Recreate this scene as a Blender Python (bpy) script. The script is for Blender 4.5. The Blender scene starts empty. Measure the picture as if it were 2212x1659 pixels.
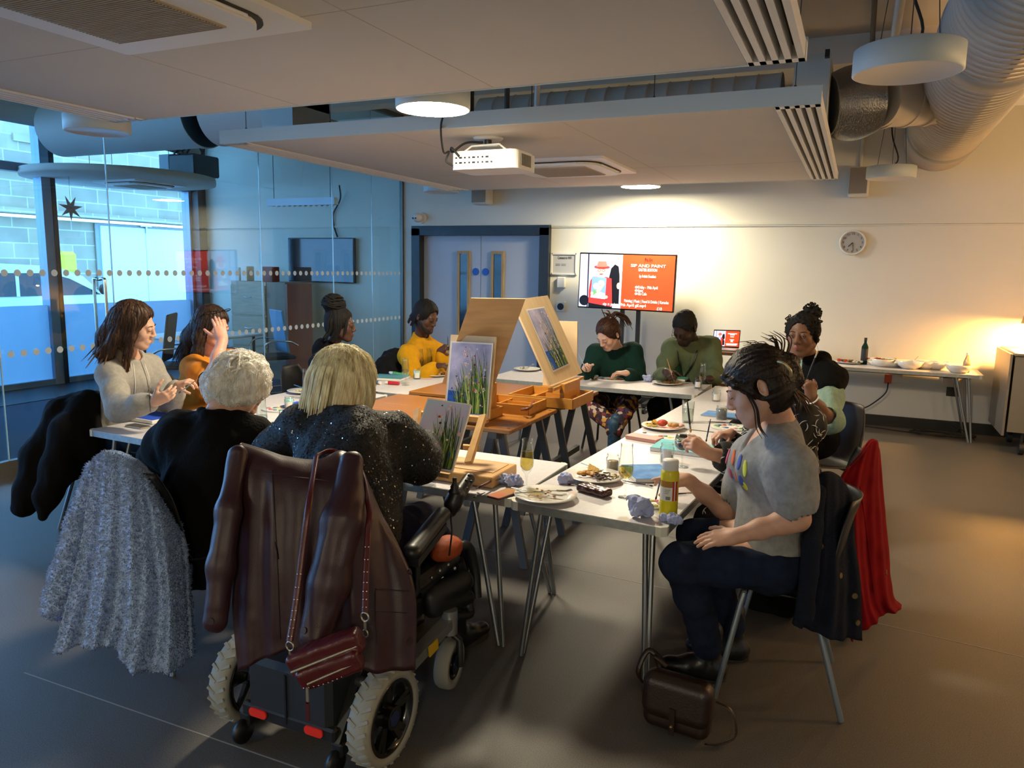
import bpy, math, random
import numpy as np
from mathutils import Vector as V, Matrix, Euler, Quaternion
sc = bpy.context.scene
COL = sc.collection
PI = math.pi
# ---------------------------------------------------------------- camera, world, exposure
FPX, YAW, PITCH, ROLL, EYE = 1630.0, 24.3, 8.75, 1.0, 1.68
_y, _p, _r = map(math.radians, (YAW, PITCH, ROLL))
FW = V((-math.sin(_y)*math.cos(_p), math.cos(_y)*math.cos(_p), -math.sin(_p)))
_rt = V((math.cos(_y), math.sin(_y), 0)); _up = _rt.cross(FW)
RT = _rt*math.cos(_r)+_up*math.sin(_r); UP = RT.cross(FW)
cd = bpy.data.cameras.new('camera'); cam = bpy.data.objects.new('camera', cd); COL.objects.link(cam)
cd.sensor_width = 36; cd.lens = FPX/2212*36; cd.clip_start = .05
cam.matrix_world = Matrix(((RT.x, UP.x, -FW.x, 0), (RT.y, UP.y, -FW.y, 0), (RT.z, UP.z, -FW.z, EYE), (0, 0, 0, 1)))
sc.camera = cam
sc.view_settings.view_transform = 'Standard'; sc.view_settings.look = 'None'
sc.view_settings.exposure = 0.75; sc.view_settings.gamma = 1
w = bpy.data.worlds.new('world'); sc.world = w; w.use_nodes = True
bg = w.node_tree.nodes['Background']; bg.inputs[0].default_value = (.27, .54, .95, 1); bg.inputs[1].default_value = 6.2
cy = sc.cycles
cy.use_denoising = True; cy.max_bounces = 7; cy.diffuse_bounces = 3; cy.glossy_bounces = 3; cy.transmission_bounces = 5
cy.transparent_max_bounces = 14; cy.caustics_reflective = False; cy.caustics_refractive = False
cy.sample_clamp_indirect = 5; cy.use_adaptive_sampling = True; cy.adaptive_threshold = .02

def at(x, y, X=None, Y=None, Z=None, d=None):
    """the real-world point that stands at photograph pixel (x, y) on a plane X, Y or Z, or at distance d"""
    r = FW*FPX+RT*(x-1106)-UP*(y-829.5)
    t = X/r.x if X is not None else Y/r.y if Y is not None else (Z-EYE)/r.z if Z is not None else d/FPX
    return V((0, 0, EYE))+r*t
# ---------------------------------------------------------------- materials
def lin(h):
    h = h.lstrip('#'); c = [int(h[i:i+2], 16)/255 for i in (0, 2, 4)]
    return tuple(x/12.92 if x <= .04045 else ((x+.055)/1.055)**2.4 for x in c)+(1,)
MATS = {}
def pbr(n, col, rough=.6, metal=0, var=None, bump=None, emit=None, spec=.5, coat=0, sheen=0, trans=0, col2=None, stretch=None, ior=None, sub=0):
    """procedural Principled material; var=(scale, amount) noise colour variation, bump=(scale, strength)"""
    if n in MATS: return MATS[n]
    m = bpy.data.materials.new(n); m.use_nodes = True; MATS[n] = m
    nt = m.node_tree; b = nt.nodes['Principled BSDF']; N = nt.nodes.new; L = nt.links.new
    c = lin(col); b.inputs['Base Color'].default_value = c
    b.inputs['Roughness'].default_value = rough; b.inputs['Metallic'].default_value = metal
    b.inputs['Specular IOR Level'].default_value = spec; b.inputs['Coat Weight'].default_value = coat
    b.inputs['Sheen Weight'].default_value = sheen; b.inputs['Transmission Weight'].default_value = trans
    if ior: b.inputs['IOR'].default_value = ior
    if sub:
        b.inputs['Subsurface Weight'].default_value = sub; b.inputs['Subsurface Scale'].default_value = .012
        b.inputs['Subsurface Radius'].default_value = (1, .35, .2)
    if emit: b.inputs['Emission Color'].default_value = lin(emit[0]); b.inputs['Emission Strength'].default_value = emit[1]
    if var or bump:
        tc = N('ShaderNodeTexCoord'); src = tc.outputs['Object']
        if stretch:
            mp = N('ShaderNodeMapping'); mp.inputs['Scale'].default_value = stretch; L(src, mp.inputs[0]); src = mp.outputs[0]
    if var:
        nz = N('ShaderNodeTexNoise'); nz.inputs['Scale'].default_value = var[0]; nz.inputs['Detail'].default_value = 5; L(src, nz.inputs['Vector'])
        rp = N('ShaderNodeValToRGB'); a = var[1]
        rp.color_ramp.elements[0].position = .3; rp.color_ramp.elements[1].position = .7
        rp.color_ramp.elements[0].color = lin(col2) if col2 else tuple(x*(1-a) for x in c[:3])+(1,)
        rp.color_ramp.elements[1].color = tuple(min(1, x*(1+a)) for x in c[:3])+(1,)
        L(nz.outputs[0], rp.inputs[0]); L(rp.outputs[0], b.inputs['Base Color'])
    if bump:
        nz = N('ShaderNodeTexNoise'); nz.inputs['Scale'].default_value = bump[0]; nz.inputs['Detail'].default_value = 3; L(src, nz.inputs['Vector'])
        bm = N('ShaderNodeBump'); bm.inputs['Strength'].default_value = bump[1]; bm.inputs['Distance'].default_value = .01
        L(nz.outputs[0], bm.inputs['Height']); L(bm.outputs[0], b.inputs['Normal'])
    return m
def pane(n, tint='#f4fbfa', fac=1.0, rough=0):
    """thin clear glass: see-through with a Fresnel reflection"""
    if n in MATS: return MATS[n]
    m = bpy.data.materials.new(n); m.use_nodes = True; MATS[n] = m; nt = m.node_tree; N = nt.nodes.new; L = nt.links.new
    nt.nodes.remove(nt.nodes['Principled BSDF']); out = nt.nodes['Material Output']
    t = N('ShaderNodeBsdfTransparent'); t.inputs[0].default_value = lin(tint); g = N('ShaderNodeBsdfGlossy'); g.inputs['Roughness'].default_value = rough
    f = N('ShaderNodeFresnel'); ge = N('ShaderNodeNewGeometry'); mr = N('ShaderNodeMapRange'); mr.inputs[3].default_value = 1.45; mr.inputs[4].default_value = 1/1.45; L(ge.outputs['Backfacing'], mr.inputs[0]); L(mr.outputs[0], f.inputs[0]); mu = N('ShaderNodeMath'); mu.operation = 'MULTIPLY'; mu.inputs[1].default_value = fac
    mx = N('ShaderNodeMixShader'); L(f.outputs[0], mu.inputs[0]); L(mu.outputs[0], mx.inputs[0]); L(t.outputs[0], mx.inputs[1]); L(g.outputs[0], mx.inputs[2]); L(mx.outputs[0], out.inputs[0])
    return m
def nodes_of(m):
    return m.node_tree, m.node_tree.nodes['Principled BSDF'], m.node_tree.nodes.new, m.node_tree.links.new
# ---------------------------------------------------------------- object helpers
def tag(o, label=None, cat=None, group=None, kind=None):
    for k, v in (('label', label), ('category', cat), ('group', group), ('kind', kind)):
        if v: o[k] = v
    return o
def thing(name, label, cat, loc=(0, 0, 0), rz=0, group=None):
    o = bpy.data.objects.new(name, None); COL.objects.link(o); o.empty_display_size = .05
    o.location = loc; o.rotation_euler = (0, 0, rz)
    return tag(o, label, cat, group)
def dup(o, loc=None, rz=None, label=None, parent=None):
    c = o.copy(); COL.objects.link(c); c.parent = parent
    if loc is not None: c.location = loc
    if rz is not None: c.rotation_euler = (0, 0, rz)
    if label: c['label'] = label
    for ch in list(o.children): dup(ch, parent=c)
    return c
def link_mesh(name, vs, fs, mats, mi, sm, parent=None, local=False, label=None, cat=None, group=None, kind=None):
    if not isinstance(mats, (list, tuple)): mats = [mats]
    vs = np.asarray(vs, dtype=np.float64).reshape(-1, 3)
    loc = V((0, 0, 0))
    if parent is not None:
        if not local:
            top = parent
            while top.parent: top = top.parent
            Mi = np.array(top.matrix_basis.inverted()); vs = vs@Mi[:3, :3].T+Mi[:3, 3]
    elif not local:
        lo, hi = vs.min(0), vs.max(0); loc = V(((lo[0]+hi[0])/2, (lo[1]+hi[1])/2, lo[2])); vs = vs-np.array(loc)
    me = bpy.data.meshes.new(name)
    if isinstance(fs, np.ndarray):
        me.vertices.add(len(vs)); me.vertices.foreach_set('co', vs.astype(np.float32).ravel())
        k = fs.shape[1]; me.loops.add(fs.size); me.loops.foreach_set('vertex_index', fs.astype(np.int32).ravel())
        me.polygons.add(len(fs)); me.polygons.foreach_set('loop_start', np.arange(0, fs.size, k, dtype=np.int32))
        me.update(calc_edges=True)
    else:
        me.from_pydata(vs.tolist(), [], fs)
    for m in mats: me.materials.append(m)
    n = len(me.polygons)
    if mi is not None and len(mats) > 1: me.polygons.foreach_set('material_index', np.asarray(mi, dtype=np.int32))
    me.polygons.foreach_set('use_smooth', np.asarray(sm if not isinstance(sm, bool) else [sm]*n, dtype=bool))
    me.update()
    o = bpy.data.objects.new(name, me); COL.objects.link(o); o.location = loc
    if parent is not None: o.parent = parent
    return tag(o, label, cat, group, kind)
def frame(d, up=V((0, 0, 1))):
    """rotation whose z axis is d"""
    d = V(d).normalized(); x = up.cross(d)
    if x.length < 1e-4: x = V((1, 0, 0)).cross(d)
    if x.length < 1e-4: x = V((0, 1, 0)).cross(d)
    x.normalize(); y = d.cross(x)
    return Matrix((x, y, d)).transposed().to_4x4()
class MB:
    """collects shapes into one mesh"""
    def __init__(s, T=None): s.v = []; s.f = []; s.m = []; s.s = []; s.T = T or Matrix()
    def add(s, vs, fs, mi=0, sm=False):
        k = len(s.v); T = s.T
        s.v += [tuple(T@V(p)) for p in vs]; s.f += [tuple(i+k for i in f) for f in fs]
        s.m += [mi]*len(fs); s.s += [sm]*len(fs); return s
    def box(s, c, d, R=None, mi=0, bev=0):
        x, y, z = (q/2 for q in d); c = V(c)
        if bev:
            b = min(bev, x, y, z); P = []
            for sx in (-1, 1):
                for sy in (-1, 1):
                    for sz in (-1, 1):
                        P += [(sx*(x-b), sy*(y-b), sz*z), (sx*(x-b), sy*y, sz*(z-b)), (sx*x, sy*(y-b), sz*(z-b))]
            I = lambda i, j, k, a: 3*(4*i+2*j+k)+a
            F = [(I(0, 0, k, 0), I(1, 0, k, 0), I(1, 1, k, 0), I(0, 1, k, 0))[::1 if k else -1] for k in (0, 1)]
            F += [(I(0, j, 0, 1), I(1, j, 0, 1), I(1, j, 1, 1), I(0, j, 1, 1))[::-1 if j else 1] for j in (0, 1)]
            F += [(I(i, 0, 0, 2), I(i, 1, 0, 2), I(i, 1, 1, 2), I(i, 0, 1, 2))[::1 if i else -1] for i in (0, 1)]
            for j in (0, 1):
                for k in (0, 1): F.append((I(0, j, k, 0), I(1, j, k, 0), I(1, j, k, 1), I(0, j, k, 1))[::1 if j == k else -1])
            for i in (0, 1):
                for k in (0, 1): F.append((I(i, 0, k, 0), I(i, 1, k, 0), I(i, 1, k, 2), I(i, 0, k, 2))[::-1 if i == k else 1])
            for i in (0, 1):
                for j in (0, 1): F.append((I(i, j, 0, 1), I(i, j, 1, 1), I(i, j, 1, 2), I(i, j, 0, 2))[::1 if i == j else -1])
            for i in (0, 1):
                for j in (0, 1):
                    for k in (0, 1): F.append((I(i, j, k, 0), I(i, j, k, 1), I(i, j, k, 2))[::1 if (i+j+k) % 2 == 0 else -1])
        else:
            P = [(sx*x, sy*y, sz*z) for sx in (-1, 1) for sy in (-1, 1) for sz in (-1, 1)]
            F = [(0, 1, 3, 2), (4, 6, 7, 5), (0, 4, 5, 1), (2, 3, 7, 6), (0, 2, 6, 4), (1, 5, 7, 3)]
        if R is not None: P = [R.to_3x3()@V(p) for p in P]
        return s.add([c+V(p) for p in P], F, mi)
    def bar(s, a, b, wd, th, up=V((0, 0, 1)), mi=0, bev=0):
        a, b = V(a), V(b); return s.box((a+b)/2, (wd, th, (b-a).length), frame(b-a, up), mi, bev)
    def cyl(s, a, b, r0, r1=None, n=16, mi=0, cap=True):
        a, b = V(a), V(b); r1 = r0 if r1 is None else r1; R = frame(b-a).to_3x3()
        P = []; 
        for c, r in ((a, r0), (b, r1)): P += [c+R@V((r*math.cos(2*PI*i/n), r*math.sin(2*PI*i/n), 0)) for i in range(n)]
        s.add(P, [(i, (i+1) % n, n+(i+1) % n, n+i) for i in range(n)], mi, True)
        if cap: s.add(P, [tuple(range(n))[::-1], tuple(range(n, 2*n))], mi)
        return s
    def tube(s, pts, r, n=8, mi=0, closed=False, flat=None, up=None):
        pts = [V(p) for p in pts]; N = len(pts); P = []; x = None
        for i, p in enumerate(pts):
            t = (pts[(i+1) % N]-pts[i-1]) if closed else (pts[min(i+1, N-1)]-pts[max(i-1, 0)])
            t = t.normalized() if t.length > 1e-9 else V((0, 0, 1))
            if x is None or up is not None:
                u = up or (V((0, 0, 1)) if abs(t.z) < .9 else V((1, 0, 0))); x = u.cross(t)
                x = x.normalized() if x.length > 1e-6 else t.orthogonal().normalized()
            else:
                x = (x-t*x.dot(t)); x = x.normalized() if x.length > 1e-6 else t.orthogonal().normalized()
            y = t.cross(x); q = r[i] if isinstance(r, (list, tuple)) else r; fl = flat or 1
            P += [p+x*(q*math.cos(2*PI*k/n))+y*(q*fl*math.sin(2*PI*k/n)) for k in range(n)]
        F = [(i*n+k, i*n+(k+1) % n, ((i+1) % N)*n+(k+1) % n, ((i+1) % N)*n+k) for i in range(N if closed else N-1) for k in range(n)]
        s.add(P, F, mi, True)
        if not closed: s.add(P, [tuple(range(n))[::-1], tuple(range((N-1)*n, N*n))], mi)
        return s
    def lathe(s, prof, c=(0, 0, 0), n=24, mi=0, R=None, sm=True):
        c = V(c); P = []; F = []; k = len(prof)
        for i in range(n):
            a = 2*PI*i/n
            for r, z in prof:
                q = V((r*math.cos(a), r*math.sin(a), z)); P.append(c+(R.to_3x3()@q if R is not None else q))
        for i in range(n):
            j = (i+1) % n
            for q in range(k-1): F.append((i*k+q, j*k+q, j*k+q+1, i*k+q+1))
        return s.add(P, F, mi, sm)
    def ell(s, c, r, R=None, n=12, mi=0):
        if not isinstance(r, (list, tuple)): r = (r, r, r)
        P = []; F = []; m = n//2+1; c = V(c)
        for j in range(m+1):
            t = PI*j/m
            for i in range(n):
                q = V((r[0]*math.sin(t)*math.cos(2*PI*i/n), r[1]*math.sin(t)*math.sin(2*PI*i/n), -r[2]*math.cos(t)))
                P.append(c+(R.to_3x3()@q if R is not None else q))
        for j in range(m):
            for i in range(n): F.append((j*n+i, j*n+(i+1) % n, (j+1)*n+(i+1) % n, (j+1)*n+i))
        return s.add(P, F, mi, True)
    def prism(s, poly, a, b, mi=0, T=None, sm=False):
        """2-D outline poly extruded along z from a to b, then moved by T"""
        T = T or Matrix(); n = len(poly)
        P = [T@V((x, y, a)) for x, y in poly]+[T@V((x, y, b)) for x, y in poly]
        s.add(P, [tuple(range(n))[::-1], tuple(range(n, 2*n))], mi)
        return s.add(P, [(i, (i+1) % n, n+(i+1) % n, n+i) for i in range(n)], mi, sm)
    def quad(s, *P, mi=0): return s.add(P, [tuple(range(len(P)))], mi)
    def build(s, name, mats, parent=None, **k):
        return link_mesh(name, s.v, s.f, mats, s.m, s.s, parent, **k)
def rrect(w_, h_, r, n=5):
    o = []
    for cx, cy_, a0 in ((w_/2-r, h_/2-r, 0), (-w_/2+r, h_/2-r, PI/2), (-w_/2+r, -h_/2+r, PI), (w_/2-r, -h_/2+r, 1.5*PI)):
        o += [(cx+r*math.cos(a0+i*PI/2/n), cy_+r*math.sin(a0+i*PI/2/n)) for i in range(n+1)]
    return o
def disc(r, n=24): return [(r*math.cos(2*PI*i/n), r*math.sin(2*PI*i/n)) for i in range(n)]
def spline(pts, k=8):
    """Catmull-Rom through pts"""
    pts = [V(p) for p in pts]; Q = [2*pts[0]-pts[1]]+pts+[2*pts[-1]-pts[-2]]; o = []
    for i in range(1, len(Q)-2):
        a, b, c, d = Q[i-1:i+3]
        for j in range(k):
            t = j/k; o.append(.5*((2*b)+(c-a)*t+(2*a-5*b+4*c-d)*t*t+(3*b-a-3*c+d)*t**3))
    return o+[pts[-1]]
def text(body, T, size, m, name='lettering', parent=None, align='CENTER', depth=.0008, label=None, w=None):
    """flat lettering turned into a mesh; T places its x-y plane; w = wanted width"""
    cu = bpy.data.curves.new(name, 'FONT'); cu.body = body; cu.size = size; cu.align_x = align; cu.align_y = 'CENTER'; cu.extrude = depth; cu.resolution_u = 3
    o = bpy.data.objects.new(name, cu); COL.objects.link(o)
    dg = bpy.context.evaluated_depsgraph_get(); me = bpy.data.meshes.new_from_object(o.evaluated_get(dg))
    vs = np.array([v.co[:] for v in me.vertices]).reshape(-1, 3); fs = [tuple(p.vertices) for p in me.polygons]
    bpy.data.objects.remove(o); bpy.data.meshes.remove(me)
    if w: 
        k = w/max(1e-6, np.ptp(vs[:, 0])); vs[:, 0] *= k
    Tm = np.array(T); vs = vs@Tm[:3, :3].T+Tm[:3, 3]
    return link_mesh(name, vs, fs, m, None, False, parent, label=label)
def basis(x, y, o):
    x = V(x).normalized(); z = x.cross(V(y)).normalized(); y = z.cross(x)
    return Matrix(((x.x, y.x, z.x, o[0]), (x.y, y.y, z.y, o[1]), (x.z, y.z, z.z, o[2]), (0, 0, 0, 1)))
# ---------------------------------------------------------------- the room
PX, BY, GX, SLAB = -5.95, 9.3, -9.9, 3.75            # glass partition, back wall, outside glazing, ceiling slab
mWALL = pbr('wall_paint', '#dcd9cb', .75, var=(1.5, .02)); mWHITE = pbr('white_paint', '#e6e4de', .5)
mCEIL = pbr('slab_paint', '#dccdb4', .8, var=(1.2, .05)); mDARK = pbr('dark_grey', '#23262b', .5); mBLACK = pbr('black_plastic', '#0d0d0f', .42)
mSTEEL = pbr('brushed_steel', '#b8b8b6', .32, 1); mCHROME = pbr('chrome', '#d5d7da', .12, 1); mALU = pbr('aluminium_frame', '#7f95ac', .4, .3)
mFLOOR = pbr('vinyl_floor', '#6d6a66', .5, spec=.4)
nt, b, N, L = nodes_of(mFLOOR)
tc = N('ShaderNodeTexCoord'); n1 = N('ShaderNodeTexNoise'); n1.inputs['Scale'].default_value = 260; n2 = N('ShaderNodeTexNoise'); n2.inputs['Scale'].default_value = 1.3; n2.inputs['Detail'].default_value = 6
vo = N('ShaderNodeTexVoronoi'); vo.inputs['Scale'].default_value = 120
for q in (n1, n2, vo): L(tc.outputs['Object'], q.inputs['Vector'])
r1 = N('ShaderNodeValToRGB'); r1.color_ramp.elements[0].color = lin('#4f4d4a'); r1.color_ramp.elements[1].color = lin('#6f6b67'); r1.color_ramp.elements[0].position = .35; r1.color_ramp.elements[1].position = .65
L(n1.outputs[0], r1.inputs[0]); mx = N('ShaderNodeMix'); mx.data_type = 'RGBA'; mx.blend_type = 'MULTIPLY'; mx.inputs[0].default_value = .35
L(r1.outputs[0], mx.inputs[6]); L(n2.outputs[0], mx.inputs[7]); L(mx.outputs[2], b.inputs['Base Color'])
r2 = N('ShaderNodeValToRGB'); r2.color_ramp.elements[0].color = (.12,)*3+(1,); r2.color_ramp.elements[1].color = (.52,)*3+(1,); r2.color_ramp.elements[1].position = .12
L(vo.outputs[0], r2.inputs[0]); L(r2.outputs[0], b.inputs['Roughness'])
bm = N('ShaderNodeBump'); bm.inputs['Strength'].default_value = .12; bm.inputs['Distance'].default_value = .004; L(n1.outputs[0], bm.inputs['Height']); L(bm.outputs[0], b.inputs['Normal'])
mCARPET = pbr('blue_carpet', '#2c3a50', .95, var=(220, .35), bump=(300, .5))
S = 'structure'
MB().box((-.7, 2.6, -.05), (10.6, 13.6, .1)).build('floor', mFLOOR, kind=S)
MB().box(((PX+GX)/2-.6, 2.6, -.05), (PX-GX+1.1, 13.6, .099)).build('floor_carpet', mCARPET, kind=S)
MB().box((-3, 2.6, SLAB+.1), (15.2, 13.7, .2)).build('ceiling', mCEIL, kind=S)
MB().box((4.65, 2.6, 1.9), (.1, 13.6, 3.8)).build('wall_right', mWALL, kind=S)
MB().box((-3, -4.2, 1.9), (15.2, .1, 3.8)).build('wall_front', mWALL, kind=S)
# back wall with the double door's opening
D0, D1, DT = -5.68, -3.74, 2.17
wb = MB(); wb.box(((GX+D0)/2-.1, BY+.1, 1.9), (D0-GX+.2, .2, 3.8)).box(((D1+4.7)/2, BY+.1, 1.9), (4.7-D1, .2, 3.8)).box(((D0+D1)/2, BY+.1, (DT+3.8)/2), (D1-D0, .2, 3.8-DT))
wb.build('wall_back', mWALL, kind=S)
mDFR = pbr('door_frame_paint', '#20262e', .45); mDOOR = pbr('door_paint', '#a9b0bb', .45); mOAK = pbr('oak', '#a98a58', .5, var=(8, .2), stretch=(8, 1, .6)); mDGL = pbr('dark_vision_glass', '#0a1016', .08)
fr = MB(); fr.box((D0+.0, BY-.02, DT/2), (.13, .14, DT+.06)).box((D1-.0, BY-.02, DT/2), (.13, .14, DT+.06)).box(((D0+D1)/2, BY-.02, DT+.0), (D1-D0+.13, .14, .13)); fr.box(((D0+D1)/2, BY+.17, DT/2), (D1-D0, .02, DT))
fr.build('trim_1', mDFR, kind=S)
XM = (D0+D1)/2-.0
for k, (x0, x1) in enumerate(((D0+.07, XM-.004), (XM+.004, D1-.07))):
    dr = tag(MB().box(((x0+x1)/2, BY+.05, DT/2-.03), (x1-x0, .045, DT-.07)).build('door_%d' % (k+1), mDOOR, label='%s leaf of pale grey double door with narrow glazed slot' % ('left', 'right')[k], kind=S), cat='door')
    wx = XM-.26 if k == 0 else XM+.26; s = -1 if k == 0 else 1
    vf = MB()
    for q, (a, c_) in enumerate((((wx-.095, 1.86), (wx+.095, 1.9)), ((wx-.095, .72), (wx+.095, .76)), ((wx-.095, .76), (wx-.062, 1.86)), ((wx+.062, .76), (wx+.095, 1.86)))):
        vf.box(((a[0]+c_[0])/2, BY+.015, (a[1]+c_[1])/2), (c_[0]-a[0], .03, c_[1]-a[1]))
    vf.build('vision_frame', mOAK, dr, label='oak frame'); MB().box((wx, BY+.024, 1.31), (.124, .012, 1.1)).build('vision_panel', mDGL, dr)
    MB().cyl((XM+s*.075, BY+.018, 1.62), (XM+s*.075, BY+.028, 1.62), .05, n=24).build('fire_door_sign', pbr('sign_blue', '#2458b8', .5), dr, label='round blue sign')
    MB().box((XM+s*.075, BY+.02, 1.12), (.085, .01, .22)).build('push_plate', mSTEEL, dr)
# dado rail, skirtings
MB().box(((D1+.07+4.6)/2, BY-.014, 2.235), (4.6-D1-.07, .028, .03)).box(((D1+.07+4.6)/2, BY-.01, 2.21), (4.6-D1-.07, .02, .012)).box(((GX+PX)/2, BY-.014, 2.235), (PX-GX, .028, .03)).build('trim_2', mWALL, kind=S)
mSK = pbr('skirting_black', '#1b1a1a', .5)
MB().box(((D1+.07+4.6)/2, BY-.012, .06), (4.6-D1-.07, .024, .12)).box(((PX+D0)/2, BY-.012, .06), (D0-.07-PX, .024, .12)).box(((GX+PX)/2, BY-.012, .06), (PX-GX, .024, .12)).build('baseboard_back', mSK, kind=S)
mSEAM = pbr('floor_weld', '#8f8a84', .6)
for k, (p, q) in enumerate((((130, 1480), (660, 1664)), ((1030, 1182), (1500, 1285)), ((1890, 1345), (2212, 1420)))):
    a, c_ = at(*p, Z=.0006), at(*q, Z=.0006); dd = (c_-a)*.6
    MB().bar(a-dd*.3, c_+dd, .005, .001, up=V((0, 0, 1))).build('trim_%d' % (3+k), mSEAM, kind=S)
# glass partition: panes, floor and head rails, manifestation dots, door with a bar handle
mGL = pane('partition_glass', '#eef8f8', 1.0); mDOT = pbr('frosted_dot', '#c3d3e0', .6)
seams = [3.0, 3.62, 4.63, 6.47, 7.72, 8.55, BY-.02]; zt = 3.7
for k in range(len(seams)-1):
    y0, y1 = seams[k]+.004, seams[k+1]-.004
    MB().box((PX, (y0+y1)/2, zt/2+.05), (.01, y1-y0, zt-.1)).build('window_%d' % (k+1), mGL, kind=S)
MB().box((PX, 6.15, .035), (.06, 6.3, .07)).box((PX, 6.15, zt+.02), (.06, 6.3, .06)).box((PX, BY-.015, 1.9), (.05, .03, 3.7)).box((PX, 3.62, .06), (.055, .9, .12)).build('trim_6', pbr('rail_steel', '#6f6c66', .45, .6), kind=S)
je = MB()
for y in seams[1:-1]: je.box((PX, y, zt/2+.05), (.012, .007, zt-.1))
je.build('trim_7', pbr('pane_edge', '#b9d6dc', .15, spec=.8), kind=S)
dm = MB()
for z in (1.575, .95):
    y = 3.1
    while y < BY-.1:
        dm.cyl((PX+.0052, y, z), (PX+.0064, y, z), .027, n=20); y += .1
dm.build('trim_8', mDOT, kind=S)
h0 = at(225, 602, X=PX+.06); h = thing('door_handle_bar', 'tall chrome bar handle on the glass partition door', 'door handle', (PX+.06, 4.5, .95))
for s in (1, -1):
    MB().tube(spline([(PX+s*.006, 4.5, 1.52), (PX+s*.055, 4.5, 1.525), (PX+s*.07, 4.5, 1.49), (PX+s*.07, 4.5, 1.2), (PX+s*.07, 4.5, .75), (PX+s*.055, 4.5, .68), (PX+s*.006, 4.5, .68)], 6), .013, 10).build('grip', mCHROME, h)
# outside glazing: mullions, transom, frosted film, dark posts
mFILM = bpy.data.materials.new('frosted_film'); mFILM.use_nodes = True; nt, b, N, L = nodes_of(mFILM)
tl = N('ShaderNodeBsdfTranslucent'); tl.inputs[0].default_value = (.5, .62, .7, 1); df = N('ShaderNodeBsdfDiffuse'); df.inputs[0].default_value = (.75, .8, .85, 1); mx = N('ShaderNodeMixShader'); mx.inputs[0].default_value = .8
L(df.outputs[0], mx.inputs[1]); L(tl.outputs[0], mx.inputs[2]); L(mx.outputs[0], nt.nodes['Material Output'].inputs[0])
mfr = MB(); ys = [-4.0, -1.4, 1.3, 4.0, 6.75, 9.16]
for y in ys: mfr.box((GX, y, 1.9), (.16, .13, 3.8))
mfr.box((GX, 2.6, 2.84), (.14, 13.2, .11)).box((GX, 2.6, .03), (.14, 13.2, .1)).box((GX, 2.6, 3.65), (.14, 13.2, .1)).build('trim_9', mALU, kind=S)
MB().box((GX+.1, 9.22, 1.9), (.26, .16, 3.8)).box((GX+.06, 6.84, 1.9), (.06, .06, 3.8)).box((GX+.55, 5, .003), (1.0, 8.4, .006)).build('trim_10', mDARK, kind=S)
mOG = pane('outside_glass', '#e8f4fb', .8)
for k in range(5):
    MB().box((GX, (ys[k]+ys[k+1])/2, 1.9), (.012, ys[k+1]-ys[k]-.13, 3.6)).build('window_%d' % (k+10), mOG, kind=S)
    if k > 1: MB().box((GX+.012, (ys[k]+ys[k+1])/2, .58), (.004, ys[k+1]-ys[k]-.14, 1.0)).build('window_%d' % (k+20), mFILM, kind=S)
# outside: ground, stone wall, white double door, white van
MB().box((-15, 6, -.16), (9.8, 32, .1)).build('ground_outside', pbr('asphalt', '#55585c', .9, var=(40, .2)), kind=S)
mST = pbr('sandstone', '#b9ad97', .9); nt, b, N, L = nodes_of(mST)
tc = N('ShaderNodeTexCoord'); mp = N('ShaderNodeMapping'); mp.inputs['Rotation'].default_value = (PI/2, 0, PI/2); L(tc.outputs['Object'], mp.inputs[0])
sx = N('ShaderNodeSeparateXYZ'); L(tc.outputs['Object'], sx.inputs[0]); cx = N('ShaderNodeCombineXYZ'); L(sx.outputs[1], cx.inputs[0]); L(sx.outputs[2], cx.inputs[1])
br = N('ShaderNodeTexBrick'); br.inputs['Scale'].default_value = 1; br.inputs['Brick Width'].default_value = .62; br.inputs['Row Height'].default_value = .3; br.inputs['Mortar Size'].default_value = .012
br.inputs['Color1'].default_value = lin('#c9b995'); br.inputs['Color2'].default_value = lin('#a59b88'); br.inputs['Mortar'].default_value = lin('#d9d2c2'); L(cx.outputs[0], br.inputs[0])
nz = N('ShaderNodeTexNoise'); nz.inputs['Scale'].default_value = 2.5; nz.inputs['Detail'].default_value = 8; L(tc.outputs['Object'], nz.inputs['Vector'])
mx = N('ShaderNodeMix'); mx.data_type = 'RGBA'; mx.blend_type = 'MULTIPLY'; mx.inputs[0].default_value = .5; L(br.outputs[0], mx.inputs[6]); L(nz.outputs[0], mx.inputs[7]); L(mx.outputs[2], b.inputs['Base Color'])
SX = -15.2
MB().box((SX-.2, 16.2, 1.2), (.4, 16, 2.6)).box((SX+.03, 16.2, 2.62), (.5, 16, .1)).box((SX-.1, 16.2, 3.05), (.3, 16, .8)).box((SX+.0, 16.2, 3.48), (.5, 16, .08)).box((SX-.25, 16.2, 4.15), (.3, 16, 1.4)).build('wall_outside', mST, kind=S)
o0 = at(206, 480, X=SX+.01); o1 = at(398, 480, X=SX+.01); mOD = pbr('outside_door_white', '#dfe8ee', .5)
dg = thing('outside_double_door', 'tall white double door in the stone wall across the street', 'door', (SX+.03, (o0.y+o1.y)/2, -.1))
for k in (0, 1):
    ya, yb = (o0.y+.06, (o0.y+o1.y)/2-.008) if k == 0 else ((o0.y+o1.y)/2+.008, o1.y)
    MB().box((SX+.06, (ya+yb)/2, o0.z/2-.06), (.05, yb-ya, o0.z-.02)).build('door_leaf', mOD, dg)
MB().box((SX+.04, (o0.y+o1.y)/2, o0.z/2-.05), (.03, o1.y-o0.y+.1, o0.z+.06)).build('door_frame', pbr('stone_grey_paint', '#8e948f', .7), dg)
MB().box((SX+.1, (o0.y+o1.y)/2, o0.z-.02), (.05, .3, .03)).box((SX+.1, (o0.y+o1.y)/2+.01, o0.z-.1), (.04, .04, .14)).build('door_closer', mSTEEL, dg)
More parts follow.
